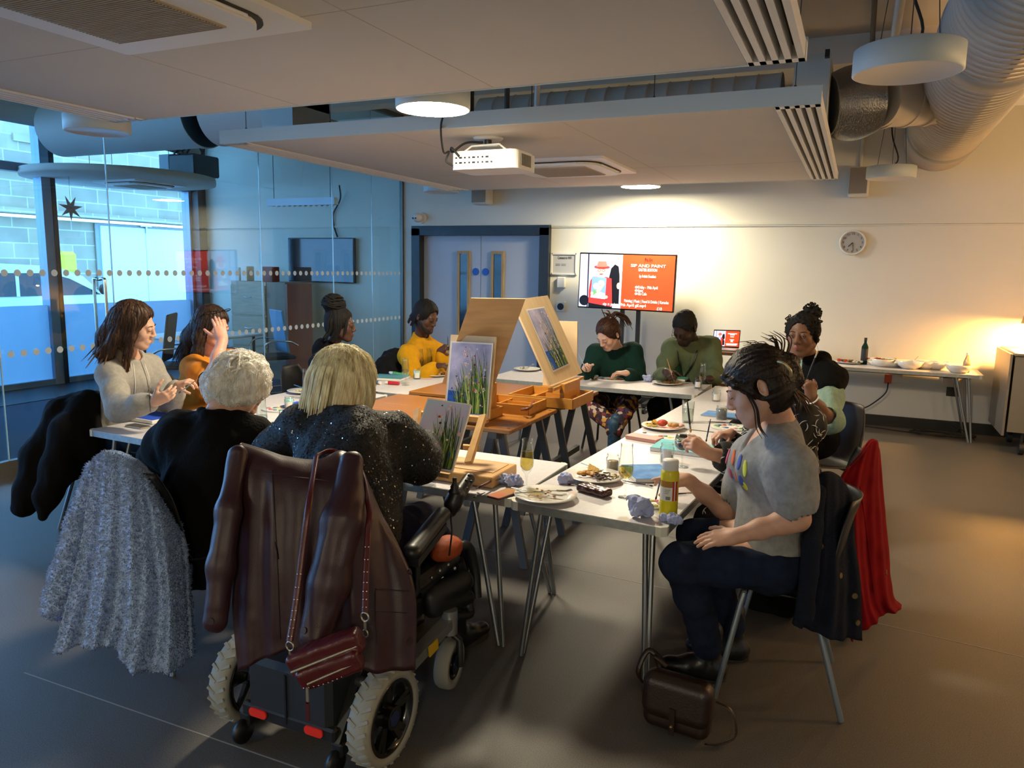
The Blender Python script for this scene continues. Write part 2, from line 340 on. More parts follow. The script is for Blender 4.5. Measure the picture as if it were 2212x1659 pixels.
MB().box((SX-.3, at(60, 300, X=SX).y, 4.05), (.5, .5, .14)).build('wall_lamp_bracket', mST, label='small stone ledge high on the outside wall', cat='ledge')
mVAN = pbr('van_white', '#e3edf2', .25, coat=.4)
vx = -13.2; vy = lambda px: at(px, 620, X=vx).y
va = thing('parked_van', 'white van with dark side windows parked outside the glazing', 'van', (vx-.9, vy(60), -.1))
y0, y1, y2 = vy(120), vy(215), vy(262)
zr = at(60, 572, X=vx).z; zw0 = at(60, 640, X=vx).z; zw1 = at(60, 590, X=vx).z
pf = [(y0-4.2, .25), (y0-4.2, zr-.02), (y0-1, zr+.02), (y0, zr-.02), (y0+.55, zr-.2), (y1, zw0+.05), (y2, zw0-.12), (y2+.55, .75), (y2+.6, .3)]
T = basis((0, 1, 0), (0, 0, 1), (vx-1.75, 0, 0))
MB().prism(pf, 0, 1.75, T=T).build('van_body', mVAN, va)
gw = [(y0-3.6, zw0), (y0-3.6, zw1), (y0-.1, zw1), (y0+.28, zw1-.1), (y0+.9, zw0)]
MB().prism(gw, 1.752, 1.76, T=T).build('side_window', mDGL, va)
MB().prism([(y0-.72, zw0), (y0-.72, zw1), (y0-.66, zw1), (y0-.66, zw0)], 1.762, 1.768, T=T).build('window_pillar', mVAN, va)
for yy in (y2-.15, y0-2.9):
    MB().cyl((vx-.2, yy, .22), (vx+.02, yy, .22), .33, n=28).build('wheel', mBLACK, va)
MB().ell((vx+.12, y0+.85, zw0+.1), (.05, .07, .1)).build('wing_mirror', mBLACK, va)
p = at(145, 566, X=-14.6)
MB().box(p, (.2, .35, .42), bev=.06).build('yellow_box', pbr('yellow_enamel', '#d8cf2e', .5), label='yellow rounded box behind the van roof by the stone wall', cat='box')
# ---------------------------------------------------------------- ceiling rafts, lamps, ducts
RZ = 2.6
mRAFT = pbr('raft_board', '#cdc8be', .9, var=(2, .02)); mEDGE = pbr('raft_edge', '#c4cdc9', .6); mSLOT = pbr('slot_black', '#17130f', .6); mGR = pbr('grille_beige', '#b5a48a', .7); mCAB = pbr('cable_black', '#141416', .6); mWIRE = pbr('steel_wire', '#4d4a45', .5, .5)
def raft(lab, x0, x1, y0, y1, right=True):
    t = thing('ceiling_raft', lab, 'ceiling panel', ((x0+x1)/2, (y0+y1)/2, RZ), group='suspended ceiling rafts')
    wl, wr = .26, .24
    b = MB(); b.box(((x0+x1)/2, (y0+y1)/2, RZ+.03), (x1-x0-wl-wr, y1-y0, .06)); b.build('board', mRAFT, t)
    b = MB(); n = 3
    for k in range(1, n): b.box((x0+wl+(x1-x0-wl-wr)*k/n, (y0+y1)/2, RZ-.0005), (.003, y1-y0, .001))
    b.box(((x0+x1)/2, y0+(y1-y0)*.63, RZ-.0005), (x1-x0-wl-wr, .003, .001)); b.build('board_joint', pbr('joint_grey', '#b4ada7', .9), t)
    for yy in (y0-.006, y1+.006): MB().box(((x0+x1)/2, yy, RZ+.045), (x1-x0, .012, .1)).build('edge_strip', mEDGE, t)
    for s, xa, ww in ((0, x0, wl), (1, x1-wr, wr)):
        g = MB(); bw = ww/9.0
        for k in range(5): g.box((xa+ww*(k+.25)/4.5-.004, (y0+y1)/2, RZ+.03), (ww/9 if s else ww/14, y1-y0, .075))
        g.box((xa+ww/2, y0+.03, RZ+.03), (ww, .06, .075)).box((xa+ww/2, y1-.03, RZ+.03), (ww, .06, .075)); g.build('slot_diffuser', mWHITE, t)
        MB().box((xa+ww/2, (y0+y1)/2, RZ+.06), (ww-.01, y1-y0-.02, .02)).build('slot_back', mSLOT, t)
    for k in range(6):
        for yy in (y0+.12, y1-.12):
            xx = x0+.15+(x1-x0-.3)*k/5; MB().cyl((xx, yy, RZ+.06), (xx, yy, SLAB), .003, n=6).cyl((xx, yy, RZ+.06), (xx, yy, RZ+.13), .008, n=8).build('suspension_wire', mWIRE, t)
    return t
raft('near white ceiling raft filling the top of the picture', -4.6, -.28, .25, 3.68)
raft('far white ceiling raft behind the projector', -4.62, -.26, 4.62, 8.28)
def cassette(lab, cx, cy_, s=.95, z=RZ):
    t = thing('ceiling_air_conditioner', lab, 'air conditioner', (cx, cy_, z-.03), group='ceiling air conditioning cassettes')
    T = Matrix.Translation((cx, cy_, 0))
    b = MB(); o = rrect(s, s, .02); i = rrect(s*.82, s*.82, .17, 6); n = len(o)
    b.prism(rrect(s, s, .02), z-.022, z, T=T); b.build('fascia', mWHITE, t)
    MB().prism(rrect(s*.84, s*.84, .17, 6), z-.03, z-.022, T=T).build('air_gap', mSLOT, t)
    MB().prism(rrect(s*.8, s*.8, .16, 6), z-.05, z-.02, T=T).build('centre_plate', mWHITE, t)
    g = MB(); g.box((cx, cy_, z-.052), (s*.56, s*.56, .006))
    g.build('intake_grille', mGR, t)
    g = MB()
    for k in range(40): g.box((cx, cy_-s*.27+s*.54*k/39, z-.057), (s*.54, .004, .005))
    g.build('grille_bars', mGR, t)
    for dx, dy, w_, h_ in ((0, .385, .5, .06), (0, -.385, .5, .06), (.385, 0, .06, .5), (-.385, 0, .06, .5)):
        MB().box((cx+dx*s, cy_+dy*s, z-.036), (w_*s, h_*s, .012), bev=.004).build('louvre', mWHITE, t)
    return t
cassette('white ceiling cassette at the top left, cut by the frame', -2.5, 1.98, 1.02)
cassette('white ceiling cassette behind the projector', -2.5, 6.62, 1.05)
mLIT = pbr('lit_diffuser', '#ffffff', .5, emit=('#fff0cf', 150)); mUNLIT = pbr('unlit_diffuser', '#d9d3cc', .5); mHOUS = pbr('lamp_housing', '#c9d2d0', .5)
def lamp(x, y, lab, lit=False, r=.222, z=2.6):
    t = thing('pendant_disc_lamp', lab, 'lamp', (x, y, z), group='round disc lamps')
    MB().lathe([(r-.008, 0), (r, .004), (r, .11), (r-.01, .115), (0, .115)], (x, y, z), 40).build('housing', mHOUS, t)
    MB().lathe([(0, .003), (r-.012, .003), (r-.008, 0)], (x, y, z), 40).build('diffuser', mLIT if lit else mUNLIT, t)
    for a in (.5, 2.6, 4.7): MB().cyl((x+.15*math.cos(a), y+.15*math.sin(a), z+.11), (x+.03*math.cos(a), y+.03*math.sin(a), SLAB), .0025, n=6).build('wire', mWIRE, t)
    MB().tube(spline([(x, y, z+.115), (x+.05, y+.02, z+.2), (x-.03, y, z+.5), (x+.02, y, SLAB)], 6), .007, 6).build('flex', mCAB, t)
lamp(-2.38, 4.06, 'glowing disc lamp in front of the far raft, left of the projector', True)
lamp(-2.3, 8.5, 'glowing disc lamp above the television screen', True)
lamp(-5.12, 3.94, 'unlit disc lamp in front of the glass partition')
lamp(.13, 4.1, 'large unlit disc lamp at the upper right beside the big duct', r=.235)
lamp(.21, 8.4, 'unlit disc lamp near the back wall under the big duct')
lamp(-4.86, 8.5, 'unlit disc lamp above the grey double door')
mAMB = pbr('amber_shade', '#ffcf90', .4, emit=('#ffcf90', 36))
for x, y in ((2.6, 7.2), (2.4, 4.4)):  # unseen pendants, added to warm the right side and the slab
    t = thing('added_amber_lamp', 'added unseen amber glass pendant lamp over the right side of the hall', 'lamp', (x, y, 2.2), group='added amber lamps')
    MB().lathe([(.03, .3), (.12, .24), (.19, .1), (.17, 0), (.0, -.02)], (x, y, 2.2), 28).build('shade', mAMB, t); MB().cyl((x, y, 2.48), (x, y, SLAB), .006, n=6).build('flex', mCAB, t)
for x in (-4.2, 1.2): lamp(x, -3.2, 'added unseen glowing disc lamp far behind the camera, %s of two' % ('left' if x < 0 else 'right'), True)  # two lit lamps added out of view to lift the dark foreground
# projector
px0, px1 = at(980, 345, Y=4.95), at(1100, 340, Y=4.95); pz0, pz1 = px0.z-.075, px0.z+.055; pc = (px0.x+px1.x)/2; pw = px1.x-px0.x
pj = thing('projector', 'white projector hanging under the far ceiling raft', 'projector', (pc, 5.1, pz0))
mPJ = pbr('projector_white', '#e9e9e4', .35)
T = Matrix.Translation((pc+.03, 5.1, 0)); MB().prism(rrect(pw+.08, .36, .05), pz0, pz1-.012, T=T, sm=False).prism(rrect(pw+.05, .33, .05), pz1-.012, pz1, T=T).build('body', mPJ, pj)
MB().box((pc-.06, 4.917, (pz0+pz1)/2+.005), (pw*.6, .004, .09)).build('port_panel', pbr('port_panel_white', '#dcdcd6', .5), pj)
for r_, zz in ((8, .025), (9, -.01)):
    for k in range(r_): MB().box((pc-.18+k*.035, 4.913, (pz0+pz1)/2+zz-.01), (.012+.01*((k*7) % 3 == 1), .004, .011)).build('socket', mBLACK, pj)
g = MB()
for k in range(9): g.box((pc+pw/2+.073, 5.0+.02*k, (pz0+pz1)/2), (.004, .008, .08))
g.build('side_vent', pbr('vent_grey', '#8d8d88', .6), pj)
MB().cyl((pc-.1, 5.27, (pz0+pz1)/2), (pc-.1, 5.3, (pz0+pz1)/2), .04).build('lens', mBLACK, pj)
MB().tube([(pc-.15, 4.98, pz1), (pc-.1, 5.0, pz1+.04), (pc+.12, 5.0, pz1+.045), (pc+.18, 5.0, pz1)], .008, 6).box((pc, 5.08, pz1+.04), (.2, .14, .012)).build('bracket', mWHITE, pj)
MB().cyl((pc, 5.06, pz1+.04), (pc, 5.06, RZ-.01), .026).build('pole', mBLACK, pj)
MB().lathe([(0, -.012), (.1, -.012), (.11, 0)], (pc, 5.06, RZ), 24).build('ceiling_plate', mWHITE, pj)
MB().tube(spline([(pc-.03, 5.04, RZ-.03), (pc-.15, 5.0, RZ-.035), (pc-.23, 4.95, RZ-.1), (pc-.21, 4.9, pz1+.02), (pc-.15, 4.9, pz1-.04)], 8), .008, 8).build('projector_cable', mCAB, label='black cable looping from the projector mount to its sockets', cat='cable')
MB().tube(spline([(pc-.05, 4.58, RZ+.35), (pc-.06, 4.58, RZ+.16), (pc-.12, 4.59, RZ+.02), (pc-.22, 4.8, RZ-.12), (pc-.22, 4.88, pz0+.12), (pc-.25, 4.89, pz0+.06), (pc-.2, 4.9, pz0+.025)], 8), .007, 8).build('video_cable', mCAB, label='black cable dropping from above the raft to the projector', cat='cable')
# big spiral duct along the right
mDUCT = pbr('duct_paint', '#cbbfae', .5, var=(3, .04)); mDB = pbr('duct_band', '#aba79f', .5)
du = thing('spiral_duct', 'big round spiral ventilation duct at the upper right', 'duct', (.66, 5, 2.78))
dx, dz, dr = .66, 3.1, .33
pr = []; y = -1.0
while y < BY-.02: pr += [(dr, y), (dr, y+.085), (dr+.008, y+.092), (dr, y+.1)]; y += .1
R = frame(V((0, 1, 0))); MB().lathe(pr+[(dr, BY-.02)], (dx, 0, dz), 48, R=R).build('pipe', mDUCT, du)
for yy, ww in ((5.25, .22), (8.55, .1), (2.6, .2)): MB().lathe([(dr, yy), (dr+.016, yy+.01), (dr+.016, yy+ww-.01), (dr, yy+ww)], (dx, 0, dz), 48, R=R).build('band', mDB, du)
br = MB(); br.cyl((dx-.15, 6.95, dz-.05), (dx-.42, 6.7, dz-.1), .2, n=28).cyl((dx-.42, 6.7, dz-.1), (dx-.62, 6.5, dz-.13), .2, n=28)
for k in range(3): a = V((dx-.3-.14*k, 6.8-.12*k, dz-.08-.02*k)); br.cyl(a, a+V((-.018, -.016, -.002)), .212, n=28)
br.build('branch', mDUCT, du)
mFOIL = pbr('foil', '#a8a9ab', .28, .9, bump=(60, .6)); fl = MB(); A, B = V((dx-.64, 6.52, dz-.13)), V((-.3, 6.4, 2.93)); fl_p = []
pts = spline([A, A.lerp(B, .5)+V((0, 0, .0)), B], 24); rr = [.2+.022*(k % 2)+.05*math.sin(PI*k/len(pts)) for k in range(len(pts))]
fl.tube(pts, rr, 28); fl.build('flexible_sleeve', mFOIL, du, label='crinkled silver foil sleeve')
pl = thing('plenum_box', 'white plenum box standing on the right end of the far raft', 'air duct box', (-.42, 6.4, RZ+.075))
MB().box((-.42, 6.4, 2.95), (.24, .7, .55)).build('box', mEDGE, pl)
MB().box((-.53, 5.98, 3.2), (.03, .05, .05)).box((-.32, 5.98, 3.2), (.03, .05, .05)).build('clip', mDARK, pl)
d2 = thing('crossing_duct', 'round beige duct running above the far raft', 'duct', (-2.2, 6.5, 2.95))
pr = []; x = -3.3
while x < -.75: pr += [(.17, x), (.17, x+.16), (.176, x+.168), (.17, x+.176)]; x += .176
MB().lathe(pr, (0, 6.55, 3.06), 36, R=frame(V((1, 0, 0)))).build('pipe', mDUCT, d2)
d3 = thing('supply_duct', 'tapered beige duct with boxed end above the left of the far raft', 'duct', (-4.3, 6.4, RZ+.07))
a = at(640, 262, Y=5.6)
MB().box((a.x, 5.6, 2.86), (.34, .5, .36)).build('box', mEDGE, d3)
MB().cyl((a.x+.1, 5.85, 2.85), (a.x+.1, 8.2, 2.85), .165, .16, n=24).build('pipe', mDUCT, d3)
for k, (xa, xb, lab) in enumerate(((-5.85, -4.75, 'wide pale duct end above the left of the far raft, in front of the glass'), (-8.2, -6.05, 'wide white duct behind the glass, above the meeting room'))):
    MB().cyl((xa, 5.85, 3.12), (xb, 5.85, 3.12), .3, n=36).cyl((xb-.06, 5.85, 3.12), (xb, 5.85, 3.12), .31, n=36).cyl((xa+.4, 5.85, 3.4), (xa+.4, 5.85, SLAB-.004), .01, n=6).build('entry_duct', pbr('duct_white', '#c9c4bc', .6), label=lab, cat='duct')
for k, (x, y, lab) in enumerate(((-.05, 6.9, 'thin'), (.12, 5.4, 'white'))):
    MB().cyl((x, -1, SLAB-.1), (x, BY, SLAB-.1), .035 if k else .02, n=12).build('conduit_pipe', (mWIRE, mWHITE)[k], label=('dark perforated cable run under the slab beside the plenum box', 'white water pipe under the slab left of the big duct')[k], cat='pipe')
MB().box((-.9, 7.7, SLAB-.12), (11, .25, .24)).build('ceiling_beam', mCEIL, kind=S); MB().box((-.9, 4.3, SLAB-.1), (11, .22, .2)).build('ceiling_beam', mCEIL, kind=S)
MB().box((2.4, 7.9, 3.15), (2.6, .16, .02)).box((2.4, 7.82, 3.2), (2.6, .015, .1)).box((2.4, 7.98, 3.2), (2.6, .015, .1)).build('cable_tray', mWHITE, label='white slotted cable tray at the right edge under the slab', cat='cable tray')
for k, (px, lab) in enumerate(((1095, 'left'), (1160, 'middle'), (1010, 'dark'))):
    q = at(px, 225, Y=5.3); MB().cyl((q.x, 5.3, RZ+.1), (q.x, 5.3, SLAB), .02 if k < 2 else .05, n=10).build('riser_pipe', (mWIRE, mWHITE, mDARK)[k], label=('dark thin riser pipe above the projector', 'white riser pipe above the projector, right of the dark one', 'thick dark riser behind the glowing disc lamp')[k], cat='pipe')
# round raft in the meeting room
rc = at(265, 392, Z=2.75); rc = V((-7.9, 6.3, 2.75)); c0, c1 = at(80, 390, Z=2.75), at(450, 395, Z=2.75)
rc = (c0+c1)/2; rr_ = min((c1-c0).length/2, 1.9)
t = thing('round_ceiling_raft', 'round white ceiling raft with cassette in the glass meeting room', 'ceiling panel', rc)
MB().lathe([(0, 0), (rr_, 0), (rr_+.005, .03), (rr_, .09), (0, .09)], rc, 64).build('board', mRAFT, t)
c = MB()
for a in range(5): c.cyl(rc+V((rr_*.75*math.cos(a*1.3), rr_*.75*math.sin(a*1.3), .09)), (rc.x+rr_*.75*math.cos(a*1.3), rc.y+rr_*.75*math.sin(a*1.3), SLAB), .004, n=6)
c.build('suspension_wire', mWIRE, t)
cassette('white ceiling cassette in the round meeting room raft', rc.x+.1, rc.y+.2, .85, rc.z)
q = rc+V((.75, .5, .09)); t = thing('ceiling_service_unit', 'dark bundle of plant and cables above the round raft', 'ceiling unit', q)
MB().box(q+V((.05, 0, .14)), (.5, .45, .28), bev=.02).build('case', mDARK, t); MB().box(q+V((-.4, .1, .17)), (.3, .3, .3)).build('box', pbr('galvanised', '#5d6468', .45, .6), t)
c = MB(); random.seed(3)
for k in range(7): a = V((random.uniform(-.3, .3), random.uniform(-.2, .2), .28)); c.tube(spline([q+a, q+a+V((random.uniform(-.2, .3), 0, .2)), q+a+V((random.uniform(-.2, .4), .1, .5)), (q.x+a.x, q.y, SLAB)], 6), .012, 6)
c.build('cable', mCAB, t)
MB().tube(spline([(-8.7, 5.0, 3.3), (-8.7, 7.2, 3.3), (-8.7, 7.9, 3.28), (-8.7, 8.15, 3.2), (-8.7, 8.15, 3.03)], 8), .12, 20).build('bent_duct', pbr('duct_white', '#c9c4bc', .6), label='white duct bending down above the round raft in the meeting room', cat='duct')
# linear lamp and star in the meeting room
a, b_ = at(580, 437, X=-7.1), at(725, 435, X=-7.1)
a, b_ = at(581, 437, Y=7.9), at(726, 435, Y=7.9)
t = thing('linear_pendant_lamp', 'unlit white linear lamp hanging above the wall screen in the meeting room', 'lamp', (a+b_)/2-V((0, 0, .05)))
MB().box((a+b_)/2, ((b_-a).length, .08, .09)).build('housing', pbr('lamp_white', '#dbe6f2', .5), t)
g = MB()
for k in range(12): g.box(a.lerp(b_, (k+.7)/12.4)+V((0, 0, -.05)), (.03, .05, .012))
g.build('lens_row', mWHITE, t); c = MB()
for k in (.08, .92): q = a.lerp(b_, k); c.cyl(q, (q.x, q.y, SLAB), .004, n=6)
c.build('wire', mWIRE, t)
q = at(153, 450, X=-9.2); t = thing('paper_star', 'grey folded paper star hanging in the meeting room window', 'star ornament', q); g = MB()
for k in range(7):
    a = 2*PI*k/7+.2; r1_ = .17
    A = q+V((0, math.cos(a)*r1_, math.sin(a)*r1_)); 
    for s in (-1, 1):
        B = q+V((0, math.cos(a+s*PI/7)*.06, math.sin(a+s*PI/7)*.06))
        for dd in (-.04, .04): g.quad(q+V((dd, 0, 0)), A, B)
g.build('star', pbr('star_card', '#8f8b92', .6), t); MB().cyl(q+V((0, 0, .1)), (q.x, q.y, 2.73), .002, n=6).build('thread', mWIRE, t)
# ---------------------------------------------------------------- back wall things
mFRM = pbr('frame_white', '#d9d6cf', .45); mPAPER = pbr('paper_grey', '#b9b7b2', .3); mINK = pbr('ink_black', '#161618', .6); mPLW = pbr('plastic_white', '#d8d5cc', .5)
XW = basis((1, 0, 0), (0, 0, 1), (0, 0, 0))
def wallT(x, y, z): return basis((1, 0, 0), (0, 0, 1), (x, y, z))
p0, p1 = at(1193, 548, Y=BY), at(1245, 592, Y=BY); q = (p0+p1)/2
t = thing('framed_notice', 'small white framed wifi notice on the wall left of the television', 'notice', (q.x, BY, p1.z)); ww, hh = p1.x-p0.x, p0.z-p1.z
b = MB()
for dx_, dz_, w_, h_ in ((0, hh/2, ww, .022), (0, -hh/2, ww, .022), (-ww/2, 0, .022, hh+.022), (ww/2, 0, .022, hh+.022)): b.box((q.x+dx_, BY-.014, q.z+dz_), (w_, .026, h_))
b.build('frame', mFRM, t); MB().box((q.x, BY-.006, q.z), (ww, .01, hh)).build('sheet', mPAPER, t)
text('Connect to WiFi', wallT(q.x+.01, BY-.013, q.z+.075), .05, mINK, 'heading', t, w=.19)
for k in range(4): MB().box((q.x-.085+.08*(k % 2), BY-.0115, q.z-.005-.018*(k//2)), (.065, .001, .005)).build('text_line', mINK, t)
for nm, px, lab in (('wall_box', (1206, 598, 1222, 622), 'small white plastic box on the wall below the framed notice'),):
    a, c_ = at(px[0], px[1], Y=BY), at(px[2], px[3], Y=BY); MB().box(((a.x+c_.x)/2, BY-.025, (a.z+c_.z)/2), (c_.x-a.x, .05, a.z-c_.z), bev=.008).build(nm, mPLW, label=lab, cat='wall box')
q = at(1213, 662, Y=BY); t = thing('wall_sensor', 'white square wall unit with round black dial below the plain box', 'wall unit', (q.x, BY, q.z-.06))
MB().box((q.x, BY-.02, q.z), (.13, .04, .13), bev=.01).build('plate', mPLW, t); MB().cyl((q.x, BY-.045, q.z), (q.x, BY-.03, q.z), .045, n=28).build('dial', mBLACK, t)
q = at(908, 471, Y=BY); t = thing('security_camera', 'white dome security camera on the wall above the double door', 'camera', (q.x, BY, q.z-.06))
MB().cyl((q.x+.02, BY-.03, q.z), (q.x+.02, BY, q.z), .075, n=28).build('mount', mWHITE, t); MB().ell((q.x, BY-.075, q.z), .065, n=20).build('ball', mWHITE, t)
for s in (-1, 1): MB().cyl((q.x-.015+s*.022, BY-.142, q.z-.01), (q.x-.015+s*.022, BY-.12, q.z-.01), .012).build('lens', mBLACK, t)
def speaker(a, c_, lab, rz=0):
    w_, h_ = c_.x-a.x, a.z-c_.z; cx = (a.x+c_.x)/2; t = thing('wall_speaker', lab, 'speaker', (cx, BY-.1, c_.z), group='grey box wall speakers')
    MB().box((cx, BY-.1, (a.z+c_.z)/2), (w_, .19, h_), bev=.02).build('case', mPLW, t); MB().box((cx-.01, BY-.198, (a.z+c_.z)/2+.01), (w_*.86, .008, h_*.86)).build('grille', pbr('speaker_grille', '#8f8678', .8), t)
    MB().cyl((cx, BY-.02, a.z-.02), (cx, BY-.02, SLAB), .018, n=8).build('cable_duct', mWALL, t)
speaker(at(1018, 404, Y=BY-.2), at(1052, 441, Y=BY-.2), 'grey wall speaker half hidden by the far raft above the double door')
speaker(at(1836, 360, Y=BY-.2), at(1876, 424, Y=BY-.2), 'grey wall speaker beside the unlit disc lamp at right')
q = at(1842, 524, Y=BY-.03); t = thing('wall_clock', 'round white wall clock with black numerals', 'clock', (q.x, BY, q.z-.14)); cr = .132
R = frame(V((0, -1, 0))); MB().lathe([(0, .0), (cr, 0), (cr+.008, .012), (cr+.006, .036), (cr-.012, .04), (cr-.014, .03)], (q.x, BY, q.z), 48, R=R).build('case', mFRM, t)
MB().lathe([(0, .03), (cr-.013, .03)], (q.x, BY, q.z), 48, R=R).build('dial', pbr('dial_grey', '#a9a7a3', .35), t)
for k in range(1, 13):
    a = 2*PI*k/12; text(str(k), wallT(q.x+.096*math.sin(a), BY-.032, q.z+.096*math.cos(a)), .034, mINK, 'numeral', t)
for nm, a, ln, wd in (('hour_hand', 7.45, .062, .009), ('minute_hand', 5.75, .09, .005)):
    a = 2*PI*a/12; dd = V((math.sin(a), 0, math.cos(a))); MB().bar((q.x, BY-.035, q.z), V((q.x, BY-.035, q.z))+dd*ln, wd, .002, up=V((0, 1, 0))).build(nm, mINK, t)
# television on its stand
tl_, tr2, bl_, br_ = at(1253, 545, Y=8.95), at(1463, 549, Y=8.9), at(1246, 664, Y=8.95), at(1455, 677, Y=8.9)
O = (tl_+tr2+bl_+br_)/4; tw = (tr2-tl_).length; th = tl_.z-bl_.z; ang = 0
T = basis((tr2-tl_)+(br_-bl_), (tl_-bl_)+(tr2-br_), O)
mSCR = lambda n, c, e=1.0: pbr('screen_'+n, c, .3, emit=(c, e))
def screen(t, T, W_, H_, small=False):
    """the slide shown on a display, W_ x H_ metres"""
    E_ = .75; dx_ = W_/100; dz_ = H_/100; z = [.001]
    def P(poly, m, nm='slide_shape'):
        z[0] += .00035; MB().prism([((x-50)*dx_, (y-50)*dz_) for x, y in poly], 0, z[0], T=T).build(nm, m, t)
    def El(cx, cy_, rx, ry, m, nm='slide_shape', n=20): P([(cx+rx*math.cos(2*PI*k/n), cy_+ry*math.sin(2*PI*k/n)) for k in range(n)], m, nm)
    mL, mO, mK, mR, mP, mW_, mB, mD = (mSCR('lilac', '#b9bfe6', E_), mSCR('orange', '#e0401c', E_), mSCR('black', '#120f12', .4), mSCR('red', '#d8322c', E_), mSCR('pink', '#e8a49a', E_), mSCR('white', '#f4f2f2', .9), mSCR('blue', '#6f92d8', E_), mSCR('salmon', '#e26a5c', E_))
    P([(0, 0), (46, 0), (46, 100), (0, 100)], mL, 'slide_photo'); P([(46, 0), (100, 0), (100, 100), (46, 100)], mO, 'slide_panel')
    P([(9, 0), (10.2, 0), (9.6, 100), (8.2, 100)], mK); P([(33, 6), (44, 8), (43.5, 60), (42, 78), (38, 82), (34, 74), (32, 55)], mK); El(6, 12, 5.5, 10, mK)
    P([(11, 8), (37, 2), (36, 30), (35, 55), (29, 58), (15, 58), (12, 50), (10.5, 30)], mR); El(24, 66, 7.2, 10, mW_); El(23.5, 68, 5, 9, mP); El(24, 76, 8.6, 3.6, mR); P([(18, 76), (30, 77), (28.5, 87), (20, 87)], mD)
    for s in (-1, 1): El(23.6+s*2.3, 70, 1.7, 2.4, mK); El(23.6+s*2.3, 70, 1.3, 1.9, mP)
    P([(21.5, 63.5), (25.8, 63.8), (24.8, 62), (22.5, 62)], mR)
    P([(13, 18), (29, 16), (29.5, 56), (14, 58)], mB); P([(13, 18), (29, 16), (29, 26), (22, 30), (14, 26)], mW_); El(19, 40, 3.5, 6, mW_); P([(21, 24), (28, 44), (27, 50), (18, 28)], mP); El(24, 47, 3, 4, mW_); P([(14, 26), (17, 34), (20, 28), (16, 22)], mSCR('green', '#5c9a62', E_)); El(43, 42, 2, 6, mP); El(30, 20, 2, 3, mP); El(14.5, 26, 1.6, 3, mP); P([(11, 8), (37, 2), (37, 0), (11, 0)], mK)
    if not small:
        for s_, x, y, w_, m in (('fcb', 73, 92.5, 8, mK), ('SIP AND PAINT', 73, 80.5, 36, mW_), ('EASTER EDITION', 73, 73, 19, mW_), ('by Artistic Freedom', 73, 61.5, 17, mW_), ('Friday - 19th April', 74, 41, 20, mW_), ('6pm', 66.5, 35, 5, mW_), ('fcb Cafe', 68.5, 29, 9, mW_), ('Painting | Music | Food & Drinks | Karaoke', 73, 15, 46, mW_), ('sip n paint 19th April gif.mp4', 50, 7, 46, mW_), ('£10', 87, 3, 5, mW_)):
            text(s_, T@Matrix.Translation(((x-50)*dx_, (y-50)*dz_, .009)), .05, m, 'slide_text', t, w=w_*dx_)
        for y in (41, 35, 29): El(62, y, 1.3, 2.2, mW_, 'slide_icon'); El(62, y, .6, 1.0, mO, 'slide_icon')
    else:
        for y, w_ in ((82, 36), (75, 18), (62, 14), (42, 16), (36, 6), (30, 9), (15, 44), (8, 40)): P([(73-w_/2, y-1.6), (73+w_/2, y-1.6), (73+w_/2, y+1.6), (73-w_/2, y+1.6)], mW_, 'slide_text')
t = thing('television', 'large television showing the red sip and paint slide', 'television', (O.x, O.y, bl_.z-.02))
MB(T).box((0, 0, -.022), (tw, th, .04), bev=.006).build('case', mBLACK, t); MB(T).box((0, 0, -.0005), (tw-.012, th-.012, .002)).build('panel', pbr('screen_off', '#060607', .15), t)
screen(t, T, tw-.03, th-.035)
st = thing('television_stand', 'black wheeled pole stand carrying the television', 'stand', (O.x, O.y+.09, 0))
for s in (-1, 1): MB().box((O.x+.06+s*.1, O.y+.06, .78), (.05, .03, 1.3)).build('pole', mBLACK, st)
MB().box((O.x+.06, O.y+.045, O.z-.05), (.4, .02, .3)).build('bracket', mBLACK, st)
for s in (-1, 1):
    f = MB().box((O.x+.06+s*.3, O.y+.0, .1), (.05, .6, .04)).build('foot', mBLACK, st)
    for yy in (-.27, .27): MB().cyl((O.x+.045+s*.3, O.y+yy, .04), (O.x+.075+s*.3, O.y+yy, .04), .04).build('castor', mBLACK, st)
MB().box((O.x+.06, O.y+.06, .12), (.6, .06, .05)).build('base_bar', mBLACK, st)
MB().tube(spline([at(1300, 668, Y=9.0), at(1308, 690, Y=9.1), at(1320, 740, Y=9.2), at(1320, 900, Y=9.2)], 6), .006, 6).build('screen_lead', mCAB, label='thin black lead hanging below the television', cat='cable')
# wall screen, cabinet and chairs in the meeting room
a, c_ = at(623, 514, Y=BY-.06), at(767, 612, Y=BY-.06); q = (a+c_)/2
t = thing('wall_screen', 'dark switched-off screen on the meeting room wall', 'screen', (q.x, BY, c_.z))
MB().box((q.x, BY-.05, q.z), (c_.x-a.x, .06, a.z-c_.z), bev=.008).build('case', mBLACK, t); MB().box((q.x, BY-.082, q.z), (c_.x-a.x-.03, .004, a.z-c_.z-.03)).build('display', pbr('display_glass', '#10151a', .06), t)
MB().tube(spline([at(733, 400, Y=BY-.1), at(735, 430, Y=BY-.05), at(720, 462, Y=BY-.02), at(722, 490, Y=BY-.02), at(729, 512, Y=BY-.03)], 6), .012, 8).build('screen_cable', mCAB, label='black cable dropping to the dark meeting room screen', cat='cable')
mBEE = pbr('beech', '#b7a083', .5, var=(5, .12), stretch=(1, 1, 8)); mCHY = pbr('cherry_wood', '#8a4f28', .5, var=(5, .2), stretch=(1, 1, .2))
a, c_ = at(499, 607, Y=8.6), at(574, 607, Y=8.6); fz = a.z
t = thing('filing_cabinet', 'pale beech drawer cabinet in the meeting room corner', 'cabinet', ((a.x+c_.x)/2, 8.8, 0))
MB().box(((a.x+c_.x)/2, 8.85, fz/2), (c_.x-a.x, .5, fz)).build('body', mBEE, t)
